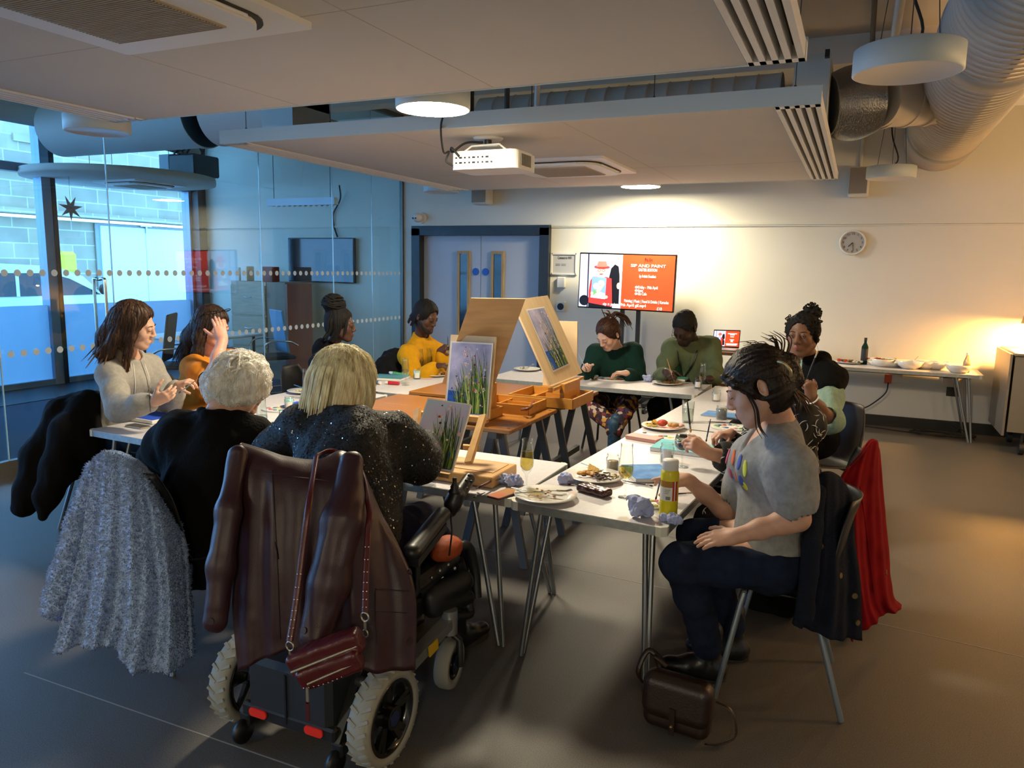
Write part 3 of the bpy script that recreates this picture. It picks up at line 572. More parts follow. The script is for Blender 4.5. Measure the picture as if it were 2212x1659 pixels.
for k in range(3):
    d = MB().box(((a.x+c_.x)/2, 8.59, fz*(.17+.32*k)), (c_.x-a.x-.02, .025, fz*.3)).build('drawer', mBEE, t); MB().tube([((a.x+c_.x)/2-.07, 8.575, fz*(.2+.32*k)), ((a.x+c_.x)/2, 8.555, fz*(.195+.32*k)), ((a.x+c_.x)/2+.07, 8.575, fz*(.2+.32*k))], .006, 6).build('handle', mSTEEL, d)
x0 = c_.x+.01; x1 = at(625, 607, Y=8.6).x
t = thing('tall_cupboard', 'cherry sided cupboard beside the beech drawer cabinet', 'cupboard', ((x0+x1)/2, 8.85, 0))
MB().box(((x0+x1)/2-.04, 8.85, fz/2), (x1-x0-.08, .5, fz)).build('body', pbr('tan_board', '#8f7760', .6), t); MB().box((x1-.035, 8.83, fz/2-.02), (.05, .54, fz)).build('side_panel', mCHY, t)
for k, (px, w_, h_, m, lab) in enumerate(((515, .18, .2, mFRM, 'white folder box on top of the beech cabinet'), (535, .12, .22, mPLW, 'small pale card stand on top of the beech cabinet'), (585, .2, .22, pbr('box_red', '#7d2a24', .6), 'small red box on top of the cherry cupboard'))):
    q = at(px, 600, Y=8.85); MB().box((q.x, 8.85, fz+h_/2+.001), (w_, .16, h_), bev=.006).build('shelf_box', m, label=lab, cat='box')
mMESH = pbr('mesh_black', '#15181c', .7)
def office_chair(lab, x, y, rz, m=None):
    t = thing('office_chair', lab, 'chair', (x, y, 0), group='chrome framed meeting chairs'); T = Matrix.Translation((x, y, 0))@Matrix.Rotation(rz, 4, 'Z')
    b = MB(T); b.box((0, 0, .46), (.48, .46, .05), bev=.02); b.build('seat', mMESH, t)
    MB(T@Matrix.Rotation(.14, 4, 'X')).box((0, .2, .78), (.48, .03, .56), bev=.012).build('backrest', m or mMESH, t)
    for s in (-1, 1):
        MB(T).tube(spline([(s*.26, -.2, .02), (s*.26, -.22, .4), (s*.27, -.18, .66), (s*.27, .1, .68), (s*.26, .24, .62)], 6), .011, 8).build('arm', mCHROME, t); MB(T).tube([(s*.26, -.24, .015), (s*.26, .24, .015)], .011, 8).build('foot', mCHROME, t)
    MB(T).tube([(-.26, .24, .015), (.26, .24, .015)], .011, 8).build('rear_bar', mCHROME, t)
q = at(385, 745, X=-7.3); office_chair('black mesh meeting chair behind the woman in grey, by the frosted glazing', q.x, q.y, 2.2)
q = at(470, 750, X=-7.0); office_chair('black meeting chair behind the woman in orange', q.x, q.y, 2.6)
q = at(590, 740, X=-7.0); office_chair('chrome armed meeting chair in front of the cherry cupboard', q.x, q.y, -.5, pbr('mesh_pale', '#7b93ab', .5))
a = at(470, 700, Y=7.4); t = thing('meeting_table', 'white topped meeting table seen through the glass', 'table', (-8, 7.4, 0)); MB().box((-7.9, 7.4, .72), (1.1, 1.2, .03), bev=.01).build('tabletop', mWHITE, t)
for s in (-1, 1):
    for s2 in (-1, 1): MB().cyl((-7.9+s*.45, 7.4+s2*.5, 0), (-7.9+s*.45, 7.4+s2*.5, .71), .02).build('leg', mDARK, t)
q0, q1 = at(640, 680, X=-6.35), at(658, 812, X=-6.2)
t = thing('red_case', 'long red case leaning against the meeting room wall', 'case', (-6.3, 9.1, 0)); A, B = at(633, 676, Y=9.15), at(655, 800, Y=9.0); B.z = .07
MB().bar(A, B, .2, .1, up=V((0, 1, 0)), bev=.01).build('case_body', pbr('case_red', '#a3252b', .45), t)
for k in (.3, .52, .72): MB().bar(A.lerp(B, k)+V((-.02, -.055, 0)), A.lerp(B, k+.13)+V((-.02, -.055, 0)), .1, .006, up=V((0, 1, 0))).build('paper_label', mFRM, t)
# sockets and leads on the back wall
for k, (px, py, m, lab) in enumerate(((1918, 818, pbr('socket_orange', '#d9552e', .5), 'orange plug in the wall socket under the food table'), (1934, 817, mPLW, 'white double wall socket beside the orange plug'), (2052, 807, mBLACK, 'black wall socket plate just under the food table edge'), (2058, 846, mBLACK, 'black lower wall socket plate behind the food table legs'), (2052, 826, mPLW, 'white wall socket between the two black plates'))):
    q = at(px, py, Y=BY); w_ = (.07, .14, .13, .12, .15)[k]; MB().box((q.x, BY-.008 if k else BY-.022, q.z), (w_, .016 if k else .044, .1), bev=.004).build('wall_socket', m, label=lab, cat='socket')
MB().tube(spline([at(1919, 826, Y=BY-.05), at(1912, 850, Y=BY-.06), at(1880, 875, Y=BY-.06), at(1850, 890, Y=BY-.08), V((at(1835, 900, Y=9.15).x, 9.15, .008))], 8), .007, 8).build('power_lead', mCAB, label='black lead running from the orange plug down to the floor', cat='cable')
c_ = MB(); random.seed(1); FL = lambda x, Y: V((at(x, 910, Y=Y).x, Y, .008)); q = FL(2035, 8.98); pts = [FL(1790, 9.15), FL(1880, 9.12), FL(1960, 9.02)]
for k in range(60): a = k*.55; r_ = .2+.05*math.sin(k*1.7); pts.append(q+V((r_*math.cos(a)*1.3, r_*math.sin(a)*.5, .012+.02*((k*13) % 5)/5)))
pts += [FL(2075, 9.1)+V((0, 0, .1)), FL(2040, 9.15)+V((0, 0, .13)), FL(2090, 9.05)+V((0, 0, .05)), FL(2110, 8.9)]
c_.tube(spline(pts, 3), .006, 6).build('cable_coil', mCAB, label='coil of black cable on the floor beneath the food table', cat='cable')
# ---------------------------------------------------------------- folding tables
mTOP = pbr('laminate_grey', '#c9c6ca', .38, var=(45, .07), spec=.45); mTE = pbr('table_edge_metal', '#a8adab', .4, .6, var=(30, .15)); mCAP = pbr('corner_cap', '#d8d6c8', .5); mLEG = pbr('leg_steel', '#9fa3a6', .28, .9)
def folding_table(lab, x0, x1, y0, y1, rz=0, h=.7, grp='folding tables pushed together'):
    cx, cy_ = (x0+x1)/2, (y0+y1)/2; lx, ly = x1-x0, y1-y0
    t = thing('folding_table', lab, 'table', (cx, cy_, 0), rz, grp); T = Matrix.Translation((cx, cy_, 0))@Matrix.Rotation(rz, 4, 'Z')
    MB(T).prism(rrect(lx-.006, ly-.006, .03), h-.03, h).build('tabletop', mTOP, t)
    MB(T).prism(rrect(lx, ly, .032), h-.036, h-.002).build('edge_band', mTE, t)
    for sx in (-1, 1):
        for sy in (-1, 1):
            MB(T).prism([(sx*(lx/2-.04)+sx*x, sy*(ly/2-.04)+sy*y) for x, y in ((0, .042), (.0, .036), (.036, 0), (.042, 0), (.042, .022), (.022, .042))], h-.037, h+.0012).build('corner_cap', mCAP, t)
            fx, fy = sx*(lx/2-.06), sy*(ly/2-.03); l = MB(T); along = lx > ly
            for k in (-1, 1):
                o = V((k*.055-sx*.12, -sy*.05, 0)) if along else V((-sx*.05, k*.055-sy*.12, 0))
                l.tube([V((fx, fy, .004))+(V((k*.012, 0, 0)) if along else V((0, k*.012, 0))), V((fx, fy, h-.03))+o], .0115, 10)
            l.build('leg', mLEG, t)
    MB(T).box((0, 0, h-.045), (lx-.2, ly-.2, .02)).build('under_frame', mDARK, t)
    return t
R4 = math.radians(-3.5)
folding_table('white folding table at the left with the phone and blue book, nearest the coats', -3.99, -3.26, 2.9, 4.83, R4*.9)
folding_table('white folding table at the left rear, beside the black hoodie and yellow sweater', -3.84, -3.09, 4.9, 6.0, R4*.5)
folding_table('white folding table across the front, under the small easel', -3.22, -1.27, 2.845, 3.53, 0)
folding_table('white folding table at the right front, under the yellow bottle', -1.22, -.54, 2.8, 4.66, R4)
folding_table('white folding table at the right rear, in front of the woman in the vest', -1.11, -.42, 4.68, 6.6, R4)
folding_table('white folding table along the back under the palettes', -2.98, -1.1, 6.02, 6.72, 0)
folding_table('white folding table by the back wall carrying the food bowls', -.72, 1.22, 8.72, 9.25, -.01, .7, 'food')
# heat lamp trolley at the right edge
mTR = pbr('trolley_steel', '#8f8a80', .45, .6)
tx = at(2185, 925, Y=8.55).x; t = thing('serving_trolley', 'grey metal serving trolley at the right edge, under the warm lamp', 'trolley', (tx+.5, 8.7, 0))
MB().box((tx+.48, 8.75, .58), (1.1, .8, .72)).build('body', mTR, t); MB().box((tx+.5, 8.75, .955), (1.16, .84, .03), bev=.01).build('worktop', mTR, t)
MB().box((tx-.1, 8.75, .57), (.02, .8, .78)).build('side_panel', mTR, t)
for k in range(2): MB().box((tx+.3+.5*k, 8.34, .58), (.4, .02, .5)).build('panel_door', mTR, t)
MB().box((tx+.25, 8.33, .7), (.1, .03, .1)).build('socket_plate', mBLACK, t)
for sx in (0, 1):
    for sy in (-.3, .3): MB().cyl((tx+.05+sx*.85, 8.72+sy, .06), (tx+.09+sx*.85, 8.72+sy, .06), .06).cyl((tx+.07+sx*.85, 8.72+sy, .1), (tx+.07+sx*.85, 8.72+sy, .24), .015).build('castor', mDARK, t)
MB().cyl((tx+.12, 8.6, .97), (tx+.15, 8.6, 1.42), .016).box((tx+.3, 8.6, 1.43), (.5, .03, .02)).build('gantry_post', pbr('post_brown', '#6d5a45', .5), t)
hl = thing('heat_lamp', 'glowing warm heat lamp beside the trolley at the right edge', 'lamp', (tx+.1, 9.0, 1.05))
MB().lathe([(.02, .16), (.05, .14), (.085, 0), (.08, 0), (.045, .13), (0, .14)], (tx+.13, 8.98, 1.22), 24).build('shade', mTR, hl); MB().ell((tx+.13, 8.98, 1.26), (.04, .04, .055)).build('bulb', pbr('bulb_warm', '#ffd9a0', .4, emit=('#ffb45a', 2200)), hl)
MB().cyl((tx+.13, 8.98, 1.36), (tx+.13, 8.98, 1.44), .01).cyl((tx+.13, 8.98, 1.43), (tx+.3, 8.6, 1.43), .01).build('arm', mTR, hl)
# ---------------------------------------------------------------- smooth-union modelling: round cones and ellipsoids blended, then meshed
_rng = np.random.RandomState(7); _LAT = _rng.rand(32, 32, 32).astype(np.float32)
def vnoise(P):
    """value noise in [-1, 1]"""
    F_ = np.floor(P).astype(np.int64); f = (P-F_).astype(np.float32); f = f*f*(3-2*f); I = F_ & 31; J = (F_+1) & 31
    g = lambda a, b_, c: _LAT[a, b_, c]
    x0, y0, z0 = I[..., 0], I[..., 1], I[..., 2]; x1, y1, z1 = J[..., 0], J[..., 1], J[..., 2]; fx, fy, fz = f[..., 0], f[..., 1], f[..., 2]
    a = g(x0, y0, z0)*(1-fx)+g(x1, y0, z0)*fx; b_ = g(x0, y1, z0)*(1-fx)+g(x1, y1, z0)*fx
    c = g(x0, y0, z1)*(1-fx)+g(x1, y0, z1)*fx; d = g(x0, y1, z1)*(1-fx)+g(x1, y1, z1)*fx
    return 2*((a*(1-fy)+b_*fy)*(1-fz)+(c*(1-fy)+d*fy)*fz)-1
A3 = lambda p: np.array(p, dtype=np.float64)
class SDF:
    def __init__(s, h=.006): s.h = h; s.p = []
    def rc(s, a, b, ra, rb=None, k=.02, mi=0, op='+', flat=None):
        """round cone; flat=(axis, factor) squashes it along axis"""
        s.p.append(('rc', A3(a), A3(b), ra, ra if rb is None else rb, k, mi, op, flat)); return s
    def chain(s, pts, rs, **q):
        for i in range(len(pts)-1): s.rc(pts[i], pts[i+1], rs[i], rs[i+1], **q)
        return s
    def ell(s, c, r, R=None, k=.02, mi=0, op='+'):
        r = (r, r, r) if not isinstance(r, (tuple, list)) else r
        s.p.append(('el', A3(c), A3(r), None if R is None else np.array(R.to_3x3()), 0, k, mi, op, None)); return s
    def box(s, c, hf, R=None, rd=.005, k=.01, mi=0, op='+'):
        s.p.append(('bx', A3(c), A3(hf), None if R is None else np.array(R.to_3x3()), rd, k, mi, op, None)); return s
    def noise(s, fn): s.p.append(('nz', fn)); return s
    def mesh(s):
        h = s.h; lo = np.full(3, 1e9); hi = -lo; B = []
        for q in s.p:
            if q[0] == 'nz': B.append(None); continue
            if q[0] == 'rc': m = max(q[3], q[4]); l, u = np.minimum(q[1], q[2])-m, np.maximum(q[1], q[2])+m
            else: m = np.linalg.norm(q[2]) if q[3] is not None else q[2]; l, u = q[1]-m, q[1]+m
            B.append((l, u))
            if q[7] == '+': lo = np.minimum(lo, l); hi = np.maximum(hi, u)
        lo -= 4*h; hi += 4*h; n = np.ceil((hi-lo)/h).astype(int)+1
        D = np.full(n, .5, np.float32); M = np.zeros(n, np.uint8); ax = [(lo[i]+h*np.arange(n[i])).astype(np.float32) for i in range(3)]
        for q, bb in zip(s.p, B):
            if q[0] == 'nz':
                I = np.nonzero(np.abs(D) < 4*h+.012); P = np.stack([ax[i][I[i]] for i in range(3)], -1)
                D[I] += q[1](P, M[I]).astype(np.float32); continue
            k = q[5]; mg = k+3*h+.004
            i0 = np.clip(np.floor((bb[0]-mg-lo)/h).astype(int), 0, n-1); i1 = np.clip(np.ceil((bb[1]+mg-lo)/h).astype(int)+1, 1, n)
            if (i1 <= i0).any(): continue
            sl = tuple(slice(i0[i], i1[i]) for i in range(3))
            X, Y, Z = np.meshgrid(*[ax[i][sl[i]] for i in range(3)], indexing='ij', sparse=True)
            if q[0] == 'rc':
                a, b_, ra, rb = q[1:5]; d = b_-a; L2 = max(d@d, 1e-12); px, py, pz = X-a[0], Y-a[1], Z-a[2]
                t = np.clip((px*d[0]+py*d[1]+pz*d[2])/L2, 0, 1); qx, qy, qz = px-t*d[0], py-t*d[1], pz-t*d[2]; sc_ = 1
                if q[8] is not None:
                    nv = A3(q[8][0]); nv = nv/np.linalg.norm(nv); e = (qx*nv[0]+qy*nv[1]+qz*nv[2])*(1/q[8][1]-1); qx = qx+nv[0]*e; qy = qy+nv[1]*e; qz = qz+nv[2]*e; sc_ = min(1, q[8][1])
                v = (np.sqrt(qx*qx+qy*qy+qz*qz)-(ra+(rb-ra)*t))*sc_
            else:
                px, py, pz = X-q[1][0], Y-q[1][1], Z-q[1][2]
                if q[3] is not None: R = q[3]; px, py, pz = (R[0, i]*px+R[1, i]*py+R[2, i]*pz for i in range(3))
                r = q[2]
                if q[0] == 'el':
                    k0 = np.sqrt((px/r[0])**2+(py/r[1])**2+(pz/r[2])**2); k1 = np.sqrt((px/r[0]**2)**2+(py/r[1]**2)**2+(pz/r[2]**2)**2)+1e-9; v = k0*(k0-1)/k1
                else:
                    rd = q[4]; ex, ey, ez = np.abs(px)-r[0]+rd, np.abs(py)-r[1]+rd, np.abs(pz)-r[2]+rd
                    v = np.sqrt(np.maximum(ex, 0)**2+np.maximum(ey, 0)**2+np.maximum(ez, 0)**2)+np.minimum(np.maximum(np.maximum(ex, ey), ez), 0)-rd
            v = v.astype(np.float32); d0 = D[sl]
            if q[7] == '+':
                w_ = np.maximum(k-np.abs(d0-v), 0)/max(k, 1e-6); M[sl] = np.where(v < d0, q[6], M[sl]); D[sl] = np.minimum(d0, v)-w_*w_*k*.25
            elif q[7] == '-':
                v = -v; w_ = np.maximum(k-np.abs(d0-v), 0)/max(k, 1e-6); D[sl] = np.maximum(d0, v)+w_*w_*k*.25
            else: M[sl] = np.where(v < 0, q[6], M[sl])       # paint only
        return nets(D, M, lo, h)
def nets(D, M, lo, h):
    """surface nets"""
    neg = D < 0; c8 = [(i, j, k) for i in (0, 1) for j in (0, 1) for k in (0, 1)]; sl = lambda a: tuple(slice(a[i], D.shape[i]-1+a[i]) for i in range(3))
    cnt = np.zeros([q-1 for q in D.shape], np.uint8)
    for a in c8: cnt += neg[sl(a)]
    act = (cnt > 0) & (cnt < 8); I = np.array(np.nonzero(act)).T; idx = np.full(act.shape, -1, np.int32); idx[act] = np.arange(len(I))
    val = np.stack([D[I[:, 0]+a[0], I[:, 1]+a[1], I[:, 2]+a[2]] for a in c8], 1); cc = np.array(c8, np.float32)
    S_ = np.zeros((len(I), 3), np.float32); W_ = np.zeros((len(I), 1), np.float32)
    for i in range(8):
        for j in range(i+1, 8):
            if abs(np.array(c8[i])-np.array(c8[j])).sum() != 1: continue
            va, vb = val[:, i], val[:, j]; m = (va < 0) != (vb < 0); t = np.where(m, va/np.where(m, va-vb, 1), 0)[:, None]
            S_ += np.where(m[:, None], cc[i]+(cc[j]-cc[i])*t, 0); W_ += m[:, None]
    vs = (I+S_/W_)*h+lo; Fs = []
    for d in range(3):
        u, v = (d+1) % 3, (d+2) % 3; a = [slice(1, -1)]*3; a[d] = slice(0, D.shape[d]-1); b_ = list(a); b_[d] = slice(1, D.shape[d])
        s0, s1 = neg[tuple(a)], neg[tuple(b_)]; E_ = np.array(np.nonzero(s0 != s1)).T
        if len(E_) == 0: continue
        fl = s0[tuple(E_.T)]; off = np.ones(3, int); off[d] = 0; E_ = E_+off; eu = np.zeros(3, int); eu[u] = 1; ev = np.zeros(3, int); ev[v] = 1
        g = lambda q: idx[q[:, 0], q[:, 1], q[:, 2]]
        Q = np.stack([g(E_-eu-ev), g(E_-ev), g(E_), g(E_-eu)], 1); Q[~fl] = Q[~fl][:, ::-1]; Fs.append(Q)
    F = np.concatenate(Fs); F = F[(F >= 0).all(1)]
    mat = M[I[:, 0], I[:, 1], I[:, 2]]
    return vs, F, mat[F[:, 0]]
def blob(S_, name, mats, parent=None, **q):
    vs, F, m = S_.mesh(); return link_mesh(name, vs, F, mats, m, True, parent, **q)
# ---------------------------------------------------------------- people
def unit(v): return V(v).normalized()
def ik(a, c, l1, l2, pole):
    """joint between a and c with bone lengths l1, l2, bent towards pole"""
    a, c = V(a), V(c); d = c-a; D_ = d.length; D2 = min(D_, (l1+l2)*.999); u = d.normalized(); x = (l1*l1-l2*l2+D2*D2)/(2*D2); hgt = math.sqrt(max(l1*l1-x*x, 0))
    p = V(pole); p = (p-u*p.dot(u)).normalized(); return a+u*x*(D_/D2)+p*hgt
def add_hand(S_, wr, fd, pn, side, curl=.3, sc_=1.0, pinch=False, spread=1.0, thumb=None, r=1.0, curls=None):
    """five-fingered hand at wrist wr; fd finger direction, pn back-of-hand normal; side=+1 when the thumb lies along pn x fd"""
    x = unit(fd); z = V(pn); z = (z-x*z.dot(x)).normalized(); y = z.cross(x)*side; w_ = V(wr); P = lambda a, b_, c: w_+(x*a+y*b_+z*c)*sc_
    S_.rc(P(-.015, 0, 0), P(.02, 0, 0), .024*sc_, .025*sc_, k=.015, flat=(z, .75))
    S_.rc(P(.02, .018, 0), P(.078, .026, 0), .018*sc_, .0135*sc_, k=.012); S_.rc(P(.02, 0, .002), P(.084, .007, .003), .018*sc_, .0135*sc_, k=.012)
    S_.rc(P(.02, -.012, 0), P(.08, -.011, .001), .017*sc_, .013*sc_, k=.012); S_.rc(P(.02, -.02, -.002), P(.072, -.028, -.001), .016*sc_, .012*sc_, k=.012)
    S_.rc(P(.015, .022, -.008), P(.045, .032, -.01), .017*sc_, .014*sc_, k=.012)
    for i, (b0, ln, off) in enumerate(((.026, .074, .08), (.007, .082, .087), (-.011, .076, .082), (-.028, .06, .074))):
        cu = curls[i] if curls else curl+(.12 if pinch and i > 1 else 0); a = 0; q = P(off, b0, .001); sp = (b0-.0)*3.2*spread*(1-cu*.8)
        for j, fr_ in enumerate((.45, .31, .24)):
            a += cu*(1.25, 1.5, 1.0)[j]
            dv = (x*math.cos(a)-z*math.sin(a)+y*sp*.6*math.cos(a)).normalized(); e = q+dv*ln*fr_*sc_
            S_.rc(q, e, (.0098, .0088, .0078)[j]*sc_*r, (.0088, .0078, .0066)[j]*sc_*r, k=.0035); q = e
    tc_ = thumb if thumb is not None else (.75 if pinch else .35)
    q = P(.028, .034, -.01)
    for j, (ln, rr_) in enumerate(((.042, .0125), (.032, .0108), (.026, .0095))):
        a = tc_*(.35+.45*j); dv = (x*(.62+.2*j)+y*(.75-.75*a)-z*(.25+.6*a)).normalized(); e = q+dv*ln*sc_
        S_.rc(q, e, rr_*sc_*r, (rr_-.0012)*sc_*r, k=.006 if j else .012); q = e
    return P
class Head:
    def __init__(s, c, look, up=(0, 0, 1), sc_=1.0):
        s.y = unit(look); u = V(up); s.z = (u-s.y*u.dot(s.y)).normalized(); s.x = s.y.cross(s.z); s.c = V(c); s.k = sc_
        s.R = Matrix((s.x, s.y, s.z)).transposed()
    def __call__(s, x, y, z): return s.c+(s.x*x+s.y*y+s.z*z)*s.k
    def L(s, P): return (P-np.array(s.c))@np.array(s.R)/s.k
def add_head(S_, H, neck, closed=True, nose=1.0, jaw=1.0, lip=1, beard=None, fem=True, brow=2, lipf=1.0):
    k = H.k; r3 = lambda a, b_, c: (a*k, b_*k, c*k)
    S_.rc(H(0, -.03, -.05), neck, .047*k, .053*k, k=.03)
    S_.ell(H(0, -.018, .036), r3(.074, .095, .084), H.R, k=.02); S_.ell(H(0, .03, -.03), r3(.06, .06, .085), H.R, k=.035)
    for sx in (-1, 1):
        S_.rc(H(sx*.05*jaw, -.002, -.055), H(sx*.018, .062, -.1), .021*k, .02*k, k=.03); S_.ell(H(sx*.04, .056, -.028), r3(.023, .02, .024), H.R, k=.025)
        S_.ell(H(sx*.031, .101, .004), r3(.015, .014, .011), H.R, k=.016, op='-')
        S_.ell(H(sx*.031, .0795, .004), r3(.0135, .0125, .0115), H.R, k=.003)
        if not closed:
            S_.chain([H(sx*.031-.015, .0845, .004), H(sx*.031, .0925, .0135), H(sx*.031+.015, .0845, .004)], [.0024*k, .0026*k, .0024*k], k=.002); S_.chain([H(sx*.031-.014, .0845, .001), H(sx*.031, .0905, -.0095), H(sx*.031+.014, .0845, .001)], [.0024*k, .0026*k, .0024*k], k=.002)
        Re = H.R@Matrix.Rotation(sx*-.45, 3, 'Z'); S_.ell(H(sx*.083, -.018, -.006), r3(.0085, .02, .032), Re, k=.006); S_.ell(H(sx*.093, -.012, -.004), r3(.0095, .0115, .02), Re, k=.003, op='-')
        S_.rc(H(sx*.012, .099, -.034), H(sx*.0125, .096, -.034), .0085*k*nose, .008*k*nose, k=.006)
    S_.rc(H(-.03, .074, .018), H(.03, .074, .018), .014*k, .014*k, k=.02)
    S_.rc(H(0, .09, .012), H(0, .106, -.027), .0075*k, .0112*k*nose, k=.012)
    S_.ell(H(0, .066, -.1), r3(.022, .02, .017), H.R, k=.02); S_.ell(H(0, .078, -.066), r3(.028, .019, .024), H.R, k=.015)
    for sx in (-1, 1):
        S_.rc(H(0, .0965, -.0605), H(sx*.021, .086, -.0645), .0052*k*lipf, .002*k, k=.003, mi=lip); S_.rc(H(0, .0945, -.0705), H(sx*.019, .0855, -.0665), .0062*k*lipf, .002*k, k=.003, mi=lip)
    S_.rc(H(-.02, .09, -.0655), H(.02, .09, -.0655), .0012*k, k=.001, mi=lip)
    if beard:
        for sx in (-1, 1):
            S_.rc(H(sx*.057*jaw, .005, -.045), H(sx*.02, .068, -.104), .0215*k, .023*k, k=.02, mi=2)
            S_.rc(H(0, .0945, -.052), H(sx*.028, .078, -.066), .0062*k, .005*k, k=.004, mi=2); S_.rc(H(sx*.028, .078, -.066), H(sx*.022, .07, -.1), .006*k, .014*k, k=.01, mi=2)
        S_.ell(H(0, .072, -.105), r3(.026, .022, .02), H.R, k=.015, mi=2)
def eyes(t, H, iris='#2c1a10', gaze=(0, 1, 0)):
    k = H.k; g = unit(H.x*gaze[0]+H.y*gaze[1]+H.z*gaze[2]); R = frame(g)
    for sx in (-1, 1):
        c = H(sx*.031, .0805, .003); b = MB()
        b.ell(c, .0122*k, n=20, mi=0)
        b.ell(c+g*.0098*k, (.0056*k, .0056*k, .0028*k), R, 16, 1); b.ell(c+g*.0115*k, (.0028*k, .0028*k, .0014*k), R, 12, 2)
        b.build('eye', [pbr('eye_white', '#cfc8c0', .2), pbr('iris_'+iris, iris, .15), pbr('pupil', '#050505', .1)], t)
        l = MB()
        for z0, up_ in ((.0082, 1), (-.0072, 0)):
            l.tube([H(sx*.031+dx_, .0885+.0045*math.cos(dx_*90)-.001*up_, .004+z0*math.cos(dx_*105)-.0006) for dx_ in (-.0145, -.009, -.003, .003, .009, .0145)], .0016*k if up_ else .0008*k, 6)
        l.build('eyelashes', pbr('lash', '#120c0a', .6), t)
SK = {}
def skin(n, col, lipc):
    if n not in SK: SK[n] = [pbr('skin_'+n, col, .5, var=(35, .07), bump=(500, .06), sub=.12, spec=.35), pbr('lips_'+n, lipc, .4, sub=.1)]
    return SK[n]
def cloth_noise(amp=.006, f=14, d=None):
    """soft creases, drawn out along direction d"""
    def fn(P, M):
        Q = P*f
        if d is not None:
            u = np.array(unit(d)); Q = Q-np.outer(P@u, u)*f*.72
        return amp*(vnoise(Q)*1.0+.45*vnoise(Q*2.3+7))
    return fn
class Person:
    """a seated figure; every joint is a real-world point"""
    all = []
    def __init__(s, lab, hip, neck, head, look, sk, hairc, up=(0, 0, 1), sc_=1.0, sw=.175, fat=1.0, shR=None, shL=None, h=.0045, hs=1.0, fwd=None):
        s.hip, s.neck, s.sc, s.fat, s.h = V(hip), V(neck), sc_, fat, h
        f = V(fwd) if fwd else V((look[0], look[1], 0)); s.up = (s.neck-s.hip).normalized(); f = (f-s.up*f.dot(s.up)).normalized(); s.f = f; s.r = f.cross(s.up)
        s.t = thing('person', lab, 'person', (s.hip.x, s.hip.y, 0)); s.H = Head(head, look, up, hs); s.skm = skin(*sk); s.hairc = hairc
        s.sh = {1: V(shR) if shR else s.neck-s.up*.065*sc_+s.r*sw*sc_, -1: V(shL) if shL else s.neck-s.up*.065*sc_-s.r*sw*sc_}
        Person.all.append(s); s.el = {}; s.wr = {}; s.hand = {}; s.leg = {}
    def arm(s, side, wr, pole, **hand):
        """side +1 is the person's right; wr wrist; pole is the way the elbow points"""
        s.wr[side] = V(wr); k = s.sc; s.el[side] = ik(s.sh[side], wr, .29*k, .255*k, pole); s.hand[side] = hand
        d = s.wr[side]-s.el[side]
        if d.length > .27*k: s.el[side] = s.el[side]
    def legs(s, knR=None, anR=None, knL=None, anL=None, toe=None):
        g = V((s.f.x, s.f.y, 0)).normalized(); rr_ = g.cross(V((0, 0, 1)))
        for sd, kn, an in ((1, knR, anR), (-1, knL, anL)):
            hp = s.hip+rr_*sd*.09*s.sc; kn = V(kn) if kn is not None else hp+g*.43*s.sc+rr_*sd*.06+V((0, 0, .03)); an = V(an) if an is not None else V((kn.x, kn.y, .09))-g*.04
            s.leg[sd] = (hp, kn, an, (V(toe) if toe else g))
    def torso(s, S_, g=0.0, k=.06, low=0):
        F_ = s.fat; u, f, r = s.up, s.f, s.r; n, hp, sc_ = s.neck, s.hip, s.sc; L_ = (n-hp).length; fl = (f, .68)
        mid = hp.lerp(n, .42)+f*.01; ch = hp.lerp(n, .72)+f*.012
        S_.rc(hp-r*.07*sc_+u*.03, hp+r*.07*sc_+u*.03, .115*sc_*F_+g, k=k, flat=(f, .9)); S_.rc(hp+u*.05, mid, .135*sc_*F_+g, .128*sc_*F_+g, k=k, flat=fl)
        S_.rc(mid, ch, .13*sc_*F_+g, .15*sc_*(1+(F_-1)*.6)+g, k=k, flat=fl)
        for sd in (1, -1): S_.rc(ch-u*.02, s.sh[sd]-r*sd*.035-u*.03, .105*sc_+g, .068*sc_+g, k=.05); S_.rc(n-u*.03, s.sh[sd], .048*sc_+g, .055*sc_+g, k=.04)
    def bust(s, S_, g=0, b=1.0):
        c = s.hip.lerp(s.neck, .64)
        for sd in (1, -1): S_.ell(c+s.f*(.085*s.fat)+s.r*sd*.07, (.066*b+g, .062*b+g, .068*b+g), k=.06)
    def limb(s, S_, sd, g=0.0, a=0., b=1., ru=(.053, .044), rl=(.041, .027), k=.03, mi=0):
        """arm from fraction a (0 shoulder, .5 elbow, 1 wrist) to b, radius + g"""
        sh, el, wr = s.sh[sd], s.el[sd], s.wr[sd]; q = s.sc*(1+(s.fat-1)*.7)
        pt = lambda t: sh.lerp(el, t*2) if t < .5 else el.lerp(wr, t*2-1); rd = lambda t: (ru[0]+(ru[1]-ru[0])*t*2)*q if t < .5 else (rl[0]+(rl[1]-rl[0])*(t*2-1))*q
        ts = [a]+[t for t in (.25, .5, .62, .8) if a < t < b]+[b]
        for i in range(len(ts)-1): S_.rc(pt(ts[i]), pt(ts[i+1]), rd(ts[i])+g, rd(ts[i+1])+g, k=k, mi=mi)
        return pt, rd
    def shank(s, S_, sd, g=0., k=.03, b=1.0, cuff=.0):
        hp, kn, an, to = s.leg[sd]; q = s.sc*(1+(s.fat-1)*.8)
        S_.rc(hp, hp.lerp(kn, .5), .088*q+g, .078*q+g, k=.05); S_.rc(hp.lerp(kn, .5), kn, .078*q+g, .058*q+g, k=k)
        c = kn.lerp(an, .35)-to*.012; S_.rc(kn, c, .056*q+g, .055*q+g, k=k); S_.rc(c, kn.lerp(an, b), .055*q+g, .037*q+g+cuff, k=k)
